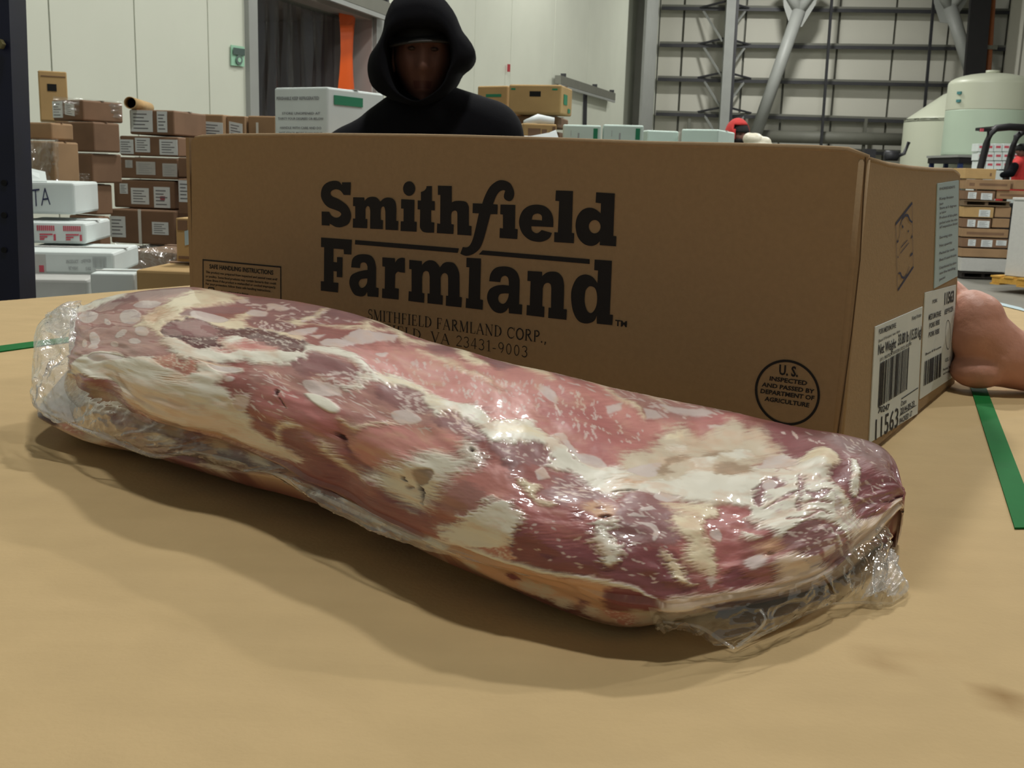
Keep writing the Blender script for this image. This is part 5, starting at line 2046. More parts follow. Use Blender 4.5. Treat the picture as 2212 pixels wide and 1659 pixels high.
# loose parts of the plastic bag
FILM = film_mat('bag_film', (0.95, 0.96, 0.96), 0.03, (226, 226, 222), 0.05, 2.4, 55, 0.6)
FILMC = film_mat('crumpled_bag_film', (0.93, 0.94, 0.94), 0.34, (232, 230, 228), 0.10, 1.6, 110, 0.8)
def film(name, top, bot, nu, nv, bulge, crumple, freq, seed, m, taper=False):
    """strip of film between two rows of (ray x, ray y, height) points"""
    A = np.array([tuple(at_z(p[0], p[1], TZ + p[2])) for p in top]); B = np.array([tuple(at_z(p[0], p[1], TZ + p[2])) for p in bot])
    u = np.linspace(0, 1, nu); A = cr(A, u * (len(A) - 1)); B = cr(B, u * (len(B) - 1)); v = np.linspace(0, 1, nv)
    G = A[:, None] * (1 - v)[None, :, None] + B[:, None] * v[None, :, None]
    gu = np.gradient(G, axis=0); gv = np.gradient(G, axis=1); N = np.cross(gu, gv); N /= np.linalg.norm(N, axis=2, keepdims=True) + 1e-9
    if (N.reshape(-1, 3) @ np.array([0, -.6, .8])).mean() < 0: N = -N
    L = np.linalg.norm(A[-1] - A[0]); uu, vv = np.meshgrid(u * L * 1000 / freq, v * 6, indexing='ij')
    rid = 1 - np.abs(vnoise(uu + vv * .4 + 9, vv * .55 + 3, seed, 3)) * 1.6; fold = vnoise(uu * 1.7 + 3, vv * .8, seed + 50, 3)
    if 'crumpled' in name:
        a_, b_ = uu * .55 + vv * .35, vv * .9 - uu * .3
        rid = 1 - np.abs(vnoise(a_ + 9, b_ * .35 + 3, seed, 3)) * 1.8; fold = vnoise(a_ * .5 + 2, b_ * 1.5, seed + 50, 2)
    env = np.sin(np.pi * np.clip(v, 0, 1))[None, :] * .8 + .2
    if taper: tp = np.clip(np.minimum(u * 8, (1 - u) * 4), 0, 1)[:, None]; env = env * tp; bulge = bulge * tp
    G = G + N * ((bulge * np.sin(np.pi * v)[None, :]) + crumple * (rid * .7 + fold * .6) * env)[..., None]
    G[..., 2] = np.maximum(G[..., 2], TZ + .0012)
    Fc = [(i * nv + j, (i + 1) * nv + j, (i + 1) * nv + j + 1, i * nv + j + 1) for i in range(nu - 1) for j in range(nv - 1)]
    return mesh(name, G.reshape(-1, 3), Fc, m, pk, True)
film('crumpled_film_end', [(176, 680, .074), (178, 742, .068), (164, 782, .060), (142, 818, .052), (150, 860, .042), (205, 905, .032)],
     [(148, 660, .082), (84, 702, .070), (72, 770, .055), (68, 830, .042), (72, 872, .032), (120, 900, .026)], 90, 50, .006, .0065, 17, 3, FILMC)
film('crumpled_film_tuft', [(170, 690, .078), (160, 668, .084), (140, 668, .082)], [(140, 735, .066), (108, 720, .070), (96, 712, .068)], 40, 26, .003, .006, 6, 8, FILMC)
film('loose_film_edge', [(150, 815, .052), (230, 838, .052), (300, 880, .050), (380, 918, .046), (470, 945, .043), (560, 985, .039), (650, 1025, .036), (760, 1085, .036), (880, 1145, .034), (1010, 1196, .032), (1180, 1246, .028)],
     [(74, 872, .030), (160, 915, .028), (206, 932, .030), (258, 954, .026), (338, 982, .025), (406, 976, .030), (500, 994, .029), (640, 1046, .030), (760, 1094, .031), (880, 1150, .030), (1010, 1200, .030), (1180, 1248, .027)], 260, 30, .006, .0030, 16, 12, FILM, True)
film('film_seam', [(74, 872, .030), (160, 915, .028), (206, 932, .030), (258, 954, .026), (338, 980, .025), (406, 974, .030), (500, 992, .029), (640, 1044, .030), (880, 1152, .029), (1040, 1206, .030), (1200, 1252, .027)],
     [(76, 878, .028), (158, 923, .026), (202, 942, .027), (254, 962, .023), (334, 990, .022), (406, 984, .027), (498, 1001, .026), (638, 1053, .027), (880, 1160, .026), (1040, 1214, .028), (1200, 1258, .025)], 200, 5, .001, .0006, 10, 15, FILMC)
film('film_flap', [(1400, 1312, .026), (1470, 1308, .026), (1560, 1300, .025), (1660, 1280, .024), (1770, 1240, .024)],
     [(1430, 1342, .008), (1510, 1352, .006), (1588, 1400, .0015), (1680, 1352, .003), (1785, 1306, .004)], 120, 40, .004, .0045, 14, 22, FILM)
film('film_flap', [(1775, 1240, .024), (1830, 1200, .024), (1862, 1165, .025), (1905, 1128, .026)],
     [(1782, 1306, .002), (1850, 1300, .002), (1906, 1304, .002), (1895, 1190, .012)], 80, 40, .004, .0045, 11, 27, FILM)
film('fold_highlight', [(1430, 1340, .009), (1510, 1350, .007), (1560, 1380, .004), (1588, 1398, .0025)], [(1432, 1346, .008), (1506, 1357, .006), (1556, 1387, .003), (1584, 1405, .0015)], 60, 4, .0004, .0004, 8, 41, FILMC)  # hazy white strips, here and below, paint highlights along the film edges
film('fold_highlight', [(1588, 1396, .003), (1620, 1378, .003), (1680, 1350, .004), (1740, 1322, .004), (1785, 1304, .005)], [(1592, 1402, .0015), (1624, 1385, .0015), (1684, 1357, .002), (1744, 1328, .002), (1787, 1309, .003)], 60, 4, .0004, .0004, 8, 43, FILMC)
film('fold_highlight', [(1592, 1390, .006), (1625, 1368, .010), (1650, 1340, .014), (1640, 1318, .017)], [(1596, 1394, .005), (1631, 1371, .009), (1656, 1341, .013), (1645, 1316, .016)], 50, 4, .0004, .0004, 8, 45, FILMC)
film('fold_highlight', [(1782, 1304, .004), (1850, 1298, .004), (1904, 1300, .004), (1930, 1300, .004)], [(1782, 1309, .002), (1850, 1304, .002), (1904, 1306, .002), (1930, 1306, .002)], 50, 4, .0004, .0004, 8, 47, FILMC)
film('fold_highlight', [(1893, 1192, .014), (1886, 1225, .013), (1884, 1258, .010), (1890, 1290, .006)], [(1898, 1192, .013), (1892, 1225, .012), (1890, 1258, .009), (1896, 1290, .005)], 50, 4, .0004, .0004, 8, 49, FILMC)
film('crumpled_film_corner', [(1858, 1296, .004), (1880, 1255, .008), (1892, 1215, .012), (1900, 1190, .013)],
     [(1930, 1302, .0015), (1963, 1272, .003), (1945, 1238, .006), (1906, 1205, .010)], 50, 30, .003, .005, 7, 33, FILMC)

# ------------------------------------------------------------------ the printed carton
YAW = math.radians(-30.26)
BA = Vector((math.cos(YAW), math.sin(YAW), 0)); BB = Vector((-math.sin(YAW), math.cos(YAW), 0)); UP = Vector((0, 0, 1))
BR = at_z(1806, 1048, TZ)
def fr(px, py): return at_plane(px, py, BR, BB)          # on the front face
SDIR = (at_z(2062, 828, TZ) - BR).normalized(); SN = Vector((SDIR.y, -SDIR.x, 0))
def sd(px, py): return at_plane(px, py, BR, SN)          # on the right side
def frame(u, v): return BR + BA * u + UP * v
cb = empty('carton', BR); tag(cb, 'large brown cardboard meat carton with big black lettering, standing behind the pork', 'box')
def panel(name, top, bot, n, m, nu=60, nv=24, th=.004, round0=0.0, parent=cb, curl=0.0):
    A = cr(np.array([tuple(p) for p in top]), np.linspace(0, len(top) - 1, nu)); B = cr(np.array([tuple(p) for p in bot]), np.linspace(0, len(bot) - 1, nu)); v = np.linspace(0, 1, nv)
    G = A[:, None] * (1 - v)[None, :, None] + B[:, None] * v[None, :, None]
    inn = G - np.array(n)[None, None] * th
    V = np.concatenate([G.reshape(-1, 3), inn.reshape(-1, 3)]); K = nu * nv; Fc = []
    ix = lambda i, j: i * nv + j
    for i in range(nu - 1):
        for j in range(nv - 1):
            Fc.append((ix(i, j), ix(i, j + 1), ix(i + 1, j + 1), ix(i + 1, j))); Fc.append((ix(i + 1, j) + K, ix(i + 1, j + 1) + K, ix(i, j + 1) + K, ix(i, j) + K))
        Fc.append((ix(i, 0), ix(i + 1, 0), ix(i + 1, 0) + K, ix(i, 0) + K)); j = nv - 1; Fc.append((ix(i + 1, j), ix(i, j), ix(i, j) + K, ix(i + 1, j) + K))
    for j in range(nv - 1):
        Fc.append((ix(0, j + 1), ix(0, j), ix(0, j) + K, ix(0, j + 1) + K)); i = nu - 1; Fc.append((ix(i, j), ix(i, j + 1), ix(i, j + 1) + K, ix(i, j) + K))
    o = mesh(name, V, Fc, m, parent)
    bm = bmesh.new(); bm.from_mesh(o.data); bmesh.ops.recalc_face_normals(bm, faces=bm.faces); bm.to_mesh(o.data); bm.free(); return o
FNm = -BB
ftop = [fr(*p) for p in ((413, 306), (420, 297), (432, 294), (500, 291), (700, 290), (900, 292), (1000, 294), (1200, 300), (1400, 308), (1600, 312), (1760, 317), (1830, 321), (1874, 338))]
bl = fr(411, 640); bl = BR + BA * ((bl - BR).dot(BA)); left_u = (bl - BR).dot(BA)
fbot = [BR + BA * ((p - BR).dot(BA)) for p in ftop]
fbot[-1] = BR.copy(); fbot[0] = bl
panel('front_panel', ftop, fbot, FNm, KRAFT, 90, 30)
stop = [sd(*p) for p in ((1879, 341), (1920, 353), (1970, 361), (2020, 365), (2060, 366), (2074, 376))]
sbl = (at_z(2062, 828, TZ) - BR).length
sbot = [BR + SDIR * (sbl * k / 5) for k in range(6)]
panel('side_panel', stop, sbot, SN, KRAFT, 40, 24)
blB = bl + SDIR * sbl; brB = BR + SDIR * sbl; hb = stop[-1].z - TZ
hL = ftop[1].z - TZ
panel('back_panel', [stop[-1] - UP * .001, blB + UP * (hL - .004)], [brB, blB], BB, KRAFT, 4, 4)
panel('side_panel', [blB + UP * hL, bl + UP * hL], [blB, bl], -SN, KRAFT, 4, 4)
panel('bottom_panel', [bl + UP * .0005, BR + UP * .0005], [blB + UP * .0005, brB + UP * .0005], -UP, KRAFT, 3, 3, .003)
# top flaps: front and back ones meet in the middle, a little sprung
def flap(edge, inner, name='top_flap'):
    return panel(name, edge, inner, UP, KRAFT, len(edge), 6, .003)
mid = [Vector((p.x, p.y, TZ + hb - .006)) + SDIR * (sbl * .495) for p in (ftop[2], ftop[4], ftop[6], ftop[8], ftop[10], ftop[11])]
flap([p - UP * .004 + SDIR * .005 for p in (ftop[2], ftop[4], ftop[6], ftop[8], ftop[10], ftop[11])], mid)
backe = [blB + UP * (hb - .005) + BA * .006, blB.lerp(brB, .5) + UP * (hb - .004), stop[-1] - UP * .005 - BA * .006]
flap(backe, [Vector((p.x, p.y, TZ + hb - .006)) - SDIR * (sbl * .495) for p in backe])
one_tube('top_edge_fold', [p + SDIR * .002 - UP * .0012 for p in ftop[1:]], .0024, KRAFT, cb)
one_tube('top_edge_fold', [p - SN * .002 - UP * .0012 for p in stop], .0024, KRAFT, cb)
# dark perforated crease of the corner
pr = Print(); ce = [(1874, 340), (1862, 560), (1844, 720), (1828, 840), (1812, 950), (1804, 1040)]
for a, b_ in zip(ce, ce[1:]): pr.line(fr(a[0] - 4, a[1]), fr(b_[0] - 4, b_[1]), .0009, FNm)
pr.build('corner_crease', mat('worn_crease', (92, 70, 48), .9), cb, FNm, .0005)
one_tube('rounded_corner', [BR + (ftop[-1] - BR) * k + SDIR * .004 - BA * .0035 - UP * .002 * k for k in (0.003, .35, .7, 1)], .0045, KRAFT, cb)
# the black logo lettering: outlines on the front face
loops_all = []
for row in LOGO.strip().split('\n'):
    L = []
    for lp in row.split('|'):
        pts = []
        for w in lp.split():
            sm = w.endswith('s'); x, y = w.rstrip('s').split(','); pts.append((int(x) / 1e5, int(y) / 1e5) + ((1,) if sm else ()))
        L.append(smooth_loop(pts, 6))
    loops_all.append(L)
for L in loops_all: filled(L, frame, 'logo_letter', INK, cb, FNm * .0005)
def Tx(pr, s, bl_, br_, tl_, bold=0.0, cap=True): pr.text(s, fr(*bl_), fr(*br_), fr(*tl_), bold, cap)
z7 = lambda x, y: (x / 3.687 + 400, y / 3.687 + 370)
z8 = lambda x, y: (x / 3.687 + 900, y / 3.687 + 370)
pr = Print(); Tx(pr, 'TM', z8(1582, 1228), z8(1675, 1240), z8(1584, 1183), .03); pr.build('trademark_print', INK, cb, FNm)
# serif capitals of the address lines, drawn as strokes in a unit box
def serif_glyph(ch):
    S = []; T, t = .145, .05
    def st(*p, w=T): S.append((p, w))
    def sf(x, y, h=.13): S.append((((x - h, y), (x + h, y)), .045))
    arc = lambda cx, cy, rx, ry, a0, a1, n=10: [(cx + rx * math.cos(math.radians(a0 + (a1 - a0) * i / n)), cy + ry * math.sin(math.radians(a0 + (a1 - a0) * i / n))) for i in range(n + 1)]
    w = .7
    if ch == 'I': st((.17, 0), (.17, 1)); sf(.17, .02, .17); sf(.17, .98, .17); w = .34
    elif ch == 'T': st((.35, 0), (.35, 1)); st((0, .975), (.7, .975), w=.05); sf(.35, .02, .17); st((.02, .98), (.02, .78), w=.05); st((.68, .98), (.68, .78), w=.05)
    elif ch == 'H': st((.15, 0), (.15, 1)); st((.67, 0), (.67, 1)); st((.15, .5), (.67, .5), w=.05); [sf(x, y) for x in (.15, .67) for y in (.02, .98)]; w = .82
    elif ch == 'M': st((.12, 0), (.14, 1), w=.05); st((.14, 1), (.46, .05)); st((.46, .05), (.82, 1), w=.05); st((.84, 0), (.84, 1)); sf(.12, .02, .12); sf(.84, .02); sf(.1, .98, .1); sf(.87, .98, .1); w = 1.0
    elif ch in 'EF':
        st((.15, 0), (.15, 1)); st((.15, .975), (.58, .975), w=.05); st((.57, .98), (.57, .78), w=.05); st((.15, .52), (.45, .52), w=.05); st((.45, .42), (.45, .62), w=.05); sf(.15, .02); w = .62
        if ch == 'E': st((.15, .025), (.6, .025), w=.05); st((.59, .02), (.61, .24), w=.05); w = .66
    elif ch == 'L': st((.15, 0), (.15, 1)); sf(.15, .98); st((.15, .025), (.58, .025), w=.05); st((.57, .02), (.59, .25), w=.05); w = .62
    elif ch == 'D': st((.15, 0), (.15, 1)); st(*arc(.2, .5, .52, .475, 90, 35), w=.06); st(*arc(.2, .5, .5, .47, 45, -45)); st(*arc(.2, .5, .52, .475, -35, -90), w=.06); sf(.13, .02, .1); sf(.13, .98, .1); w = .78
    elif ch == 'A': st((.07, .02), (.37, .98), w=.055); st((.37, .98), (.72, .02)); st((.2, .36), (.56, .36), w=.05); sf(.08, .02, .1); sf(.72, .02, .12); w = .82
    elif ch == 'V': st((.1, .98), (.42, .02)); st((.42, .02), (.72, .98), w=.055); sf(.1, .98, .12); sf(.72, .98, .1); w = .82
    elif ch == 'N': st((.13, 0), (.13, 1), w=.05); st((.1, .98), (.7, .02)); st((.7, 0), (.7, 1), w=.05); sf(.13, .02, .11); sf(.7, .98, .11); sf(.06, .98, .07); w = .84
    elif ch == 'R': st((.15, 0), (.15, 1)); st(*arc(.28, .75, .27, .225, 90, -90)); st((.15, .975), (.3, .975), w=.05); st((.15, .52), (.3, .52), w=.05); st((.33, .5), (.68, .03)); sf(.15, .02); sf(.7, .02, .09); w = .76
    elif ch == 'P': st((.15, 0), (.15, 1)); st(*arc(.28, .73, .28, .245, 90, -90)); st((.15, .975), (.3, .975), w=.05); st((.15, .485), (.3, .485), w=.05); sf(.15, .02); w = .64
    elif ch == 'O': st(*arc(.4, .5, .33, .47, 60, 300)); st(*arc(.4, .5, .35, .475, 60, -60)); w = .8
    elif ch == 'C': st(*arc(.42, .5, .34, .46, 60, 300), w=.12); st(*arc(.42, .5, .36, .475, 70, 30), w=.05); st(*arc(.42, .5, .36, .475, 290, 330), w=.05); st((.73, .98), (.73, .7), w=.05); w = .8
    elif ch == 'S': st(*(arc(.3, .74, .2, .225, 40, 270)), w=.09); st(*(arc(.3, .27, .23, .245, 90, -140)), w=.10); st((.48, .98), (.48, .72), w=.05); st((.06, .02), (.06, .3), w=.05); w = .58
    elif ch == '2': st(*arc(.27, .72, .2, .25, 170, -20), w=.09); st((.46, .66), (.06, .06), w=.06); st((.05, .05), (.52, .05), w=.10); w = .56
    elif ch == '3': st(*arc(.25, .75, .19, .22, 160, -70), w=.09); st(*arc(.24, .28, .22, .26, 80, -150), w=.10); w = .54
    elif ch == '4': st((.38, 0), (.38, 1), w=.1); st((.36, .98), (.04, .3), w=.05); st((.03, .28), (.54, .28), w=.07); w = .58
    elif ch == '1': st((.25, 0), (.25, 1), w=.11); sf(.25, .02, .16); st((.08, .85), (.25, .97), w=.06); w = .45
    elif ch == '-': st((.03, .34), (.3, .34), w=.09); w = .36
    elif ch == '9': st(*arc(.27, .68, .19, .28, 0, 360, 14), w=.09); st(*arc(.2, .66, .27, .62, 10, -70), w=.08); w = .56
    elif ch == '0': st(*arc(.27, .5, .19, .46, 0, 360, 16), w=.09); w = .56
    elif ch == '.': st((.1, 0), (.1, .13), w=.14); w = .26
    elif ch == ',': st((.1, .1), (.06, -.16), w=.10); st((.1, 0), (.1, .13), w=.14); w = .26
    elif ch == ' ': w = .34
    return S, w
def serif_line(pr, s, bl_, br_, tl_, x0=0.0):
    bl_, br_, tl_ = fr(*bl_), fr(*br_), fr(*tl_); tot = sum(serif_glyph(c)[1] + .1 for c in s); ux = (br_ - bl_) / tot; uy = (tl_ - bl_); x = 0
    asp = uy.length / ux.length
    for c in s:
        S, w = serif_glyph(c)
        for pts, lw in S:
            P = [np.array((px + x, py * asp)) for px, py in pts]        # width units on both axes
            L, R = [], []
            for i in range(len(P)):
                d = P[min(i + 1, len(P) - 1)] - P[max(i - 1, 0)]; d = d / (np.linalg.norm(d) + 1e-9); nn = np.array((-d[1], d[0])) * lw / 2 * (asp * .8 if True else 1)
                L.append(P[i] + nn); R.append(P[i] - nn)
            tr = lambda q: bl_ + ux * q[0] + uy * (q[1] / asp)
            for i in range(len(P) - 1): pr.poly((tr(R[i]), tr(R[i + 1]), tr(L[i + 1]), tr(L[i])))
        x += w + .1
pr = Print()
serif_line(pr, 'SMITHFIELD FARMLAND CORP.,', (795, 690), (1184, 742), (795, 667))
serif_line(pr, 'SMITHFIELD, VA 23431-9003', (745, 708), (1143, 773), (745, 686))
pr.build('address_print', INK, cb, FNm)
# safe handling panel
k = 2212 / 240; z4 = lambda x, y: (x / 9.217 + 400, y / 9.217 + 540)
pr = Print()
pr.line(fr(*z4(350, 195)), fr(*z4(1915, 340)), .0013, FNm); pr.line(fr(*z4(360, 190)), fr(*z4(362, 1700)), .0011, FNm); pr.line(fr(*z4(1907, 335)), fr(*z4(1912, 1900)), .0011, FNm)
Tx(pr, 'SAFE HANDLING INSTRUCTIONS', z4(488, 365), z4(1758, 495), z4(488, 282), .025)
for s, a, b_, c_ in (('This product was prepared from inspected and passed meat and/', (415, 455), (1840, 607), (415, 412)), ('or poultry. Some food products may contain bacteria that could', (415, 540), (1808, 690), (415, 497)),
                    ('cause illness if the product is mishandled or cooked improperly.', (415, 615), (1812, 768), (415, 572)), ('For your protection, follow these safe handling instructions.', (415, 690), (1710, 838), (415, 647)), ('Keep refrigerated or frozen.', (720, 845), (1275, 905), (720, 800)), ('Thaw in refrigerator or microwave.', (720, 925), (1400, 1000), (720, 880))):
    Tx(pr, s, z4(*a), z4(*b_), z4(*c_), .02)
for a, b_ in (((470, 745), (575, 755)), ((575, 755), (575, 850)), ((470, 745), (470, 840)), ((470, 840), (575, 850))): pr.line(fr(*z4(*a)), fr(*z4(*b_)), .0010, FNm)
pr.build('handling_print', INK, cb, FNm)
# inspection stamp
z3 = lambda x, y: (x / 7.373 + 1600, y / 7.373 + 740)
pr = Print(); N_ = 56
for i in range(N_):
    a0, a1 = 2 * math.pi * i / N_, 2 * math.pi * (i + 1) / N_; q = []
    for a, rr in ((a0, 1), (a1, 1), (a1, .925), (a0, .925)): q.append(fr(*z3(747 + 518 * rr * math.cos(a), 795 + 523 * rr * math.sin(a) + 40 * rr * math.cos(a))))
    pr.poly(q)
for s, a, b_, c_, bo in (('U. S.', (612, 505), (912, 545), (620, 352), .03), ('INSPECTED', (460, 600), (1055, 680), (470, 535), .03), ('AND PASSED BY', (335, 695), (1170, 812), (345, 632), .03), ('DEPARTMENT OF', (315, 800), (1170, 918), (325, 735), .03), ('AGRICULTURE', (380, 922), (1090, 1030), (390, 858), .03)):
    Tx(pr, s, z3(*a), z3(*b_), z3(*c_), bo)
pr.build('inspection_stamp', INK, cb, FNm)
# brown spot on the front
# ---- side panel: labels and pen drawing
def side_label(name, pts, m, lab):
    q = [sd(*p) + SN * .0008 for p in pts]; o = slab(name, q, .0007, m, cb); o['label'] = lab; return o
z8s = lambda x, y: (x / 4.147 + 1762, y / 4.147 + 600)
z7s = lambda x, y: (x / 4.88 + 1762, y / 4.88 + 330)
def Sx(pr, s, a, b_, c_, bold=0.0): pr.text(s, sd(*a), sd(*b_), sd(*c_), bold)
side_label('label_sticker', [z7s(1240, 1430), z7s(1487, 1300), z7s(1500, 290), z7s(1275, 325)], PAPERB, 'tall pale blue label')
pr = Print()
for (y, x1, s) in ((385, 1455, 'INGREDIENTS'), (490, 1440, 'Keep frozen'), (548, 1330, 'Item'), (590, 1470, 'Store at 0 degrees'), (640, 1360, 'or below'), (690, 1480, 'Product of this plant'), (745, 1480, 'packed under the rules'), (790, 1480, 'of inspection listed'), (900, 1425, 'Serving size'), (985, 1425, 'Net quantity'), (1065, 1450, 'Packed for trade'), (1135, 1470, 'Best if used frozen'), (1220, 1470, 'Distributed by plant'), (1275, 1460, 'see the handling'), (1340, 1350, 'panel')):
    Sx(pr, s, z7s(1292, y + 8), z7s(x1, y - .35 * (x1 - 1292) * (.25 + (y - 385) / 1400)), z7s(1292, y - 18), .02)
pr.build('label_print', INKG, cb, SN, .0012)
side_label('label_sticker', [z8s(925, 1088), z8s(1222, 890), z8s(1250, 62), z8s(972, 135)], PAPER, 'narrow white barcode label at the back corner')
pr = Print()
Sx(pr, '11563', z8s(1143, 240), z8s(1225, 212), z8s(1146, 138), .03); Sx(pr, 'PORK', z8s(1035, 232), z8s(1078, 215), z8s(1036, 200), .02)
for s, a, b_, c_ in (('MEDIUM SPARE', (1000, 380), (1110, 340), (1003, 330)), ('KEEP FROZEN', (1143, 330), (1220, 295), (1146, 285)), ('PORK RIBS', (1005, 455), (1098, 415), (1008, 410)), ('PORK RIBS', (1000, 535), (1095, 495), (1003, 490)), ('Best if frozen', (972, 695), (1112, 625), (973, 675)), ('U.S. 1', (1150, 755), (1192, 735), (1152, 722)), ('Packed here', (1130, 835), (1210, 795), (1132, 815)), ('and weighed', (1130, 870), (1210, 830), (1132, 850))):
    Sx(pr, s, z8s(*a), z8s(*b_), z8s(*c_), .02)
def barcode(pr, bl_, br_, tl_, tr_, seed, n=46):
    rng = random.Random(seed); x = 0
    while x < n:
        w = rng.choice((1, 1, 1, 2, 2, 3))
        q = [(x / n, 0), (min(1, (x + w) / n), 0), (min(1, (x + w) / n), 1), (x / n, 1)]
        pr.poly([(bl_ * (1 - u) + br_ * u) * (1 - v) + (tl_ * (1 - u) + tr_ * u) * v for u, v in q]); x += w + rng.choice((1, 1, 2))
barcode(pr, sd(*z8s(955, 970)), sd(*z8s(1110, 885)), sd(*z8s(965, 750)), sd(*z8s(1118, 672)), 3)
for i in range(20):                                # oval mark at the right of the label
    a0, a1 = 2 * math.pi * i / 20, 2 * math.pi * (i + 1) / 20
    pr.line(sd(*z8s(1175 + 22 * math.cos(a0), 510 + 130 * math.sin(a0))), sd(*z8s(1175 + 22 * math.cos(a1), 510 + 130 * math.sin(a1))), .0008, SN)
pr.build('label_print', INK, cb, SN, .0012)
side_label('label_sticker', [z8s(470, 1480), z8s(905, 1215), z8s(950, 258), z8s(525, 440)], PAPER, 'large white weight label with barcode')
pr = Print()
for s, a, b_, c_, bo in (('PORK MEDIUM SPARE', (553, 508), (705, 445), (555, 462), .02), ('Keep frozen', (850, 380), (932, 345), (852, 345), .01), ('Best if frozen: see date', (550, 580), (742, 485), (551, 555), .01), ('Net Weight', (545, 690), (705, 625), (550, 600), .02), ('33.80 lb (15.33 kg)', (725, 605), (935, 520), (728, 510), .02),
                        ('(01) 90070247000338 (3202) 003380', (562, 750), (845, 600), (563, 720), .01), ('70247', (545, 1215), (645, 1180), (550, 1160), .02), ('11563', (520, 1455), (725, 1330), (525, 1270), .004), ('Date', (752, 1150), (800, 1120), (754, 1108), .01), ('2014-09-23', (745, 1225), (872, 1150), (747, 1170), .02), ('PACKED 17', (738, 1310), (850, 1235), (740, 1262), .02)):
    Sx(pr, s, z8s(*a), z8s(*b_), z8s(*c_), bo)
barcode(pr, sd(*z8s(545, 1160)), sd(*z8s(805, 1000)), sd(*z8s(565, 765)), sd(*z8s(825, 620)), 5, 70)
pr.line(sd(*z8s(755, 1085)), sd(*z8s(905, 985)), .0008, SN); pr.line(sd(*z8s(740, 1235)), sd(*z8s(890, 1140)), .0006, SN)
pr.build('label_print', INK, cb, SN, .0012)
pr = Print()
for a, b_, w in (((835, 755), (1010, 530), .0022), ((1010, 530), (1020, 1190), .0007), ((860, 1450), (1025, 1200), .0020), ((838, 760), (855, 1440), .0007), ((890, 760), (905, 700), .0014), ((905, 700), (935, 660), .002), ((935, 660), (965, 660), .0022), ((965, 660), (985, 710), .002), ((985, 710), (1010, 735), .0016), ((1010, 735), (1005, 720), .0016), ((865, 1275), (885, 1265), .0014), ((885, 1265), (900, 1310), .002), ((900, 1310), (925, 1320), .002), ((925, 1320), (955, 1280), .0014), ((955, 1280), (980, 1200), .0008), ((850, 945), (865, 925), .002), ((990, 1085), (1015, 1060), .002), ((885, 1060), (975, 950), .0008), ((890, 1000), (960, 920), .0008), ((905, 770), (915, 790), .002), ((965, 835), (975, 820), .0016), ((1000, 900), (1012, 875), .002), ((860, 1110), (862, 1090), .002), ((890, 730), (880, 850), .0007), ((880, 850), (870, 910), .0007)):
    pr.line(sd(*z7s(*a)), sd(*z7s(*b_)), w * .9, SN)
pr.build('pen_drawing', INKB, cb, SN, .0006)
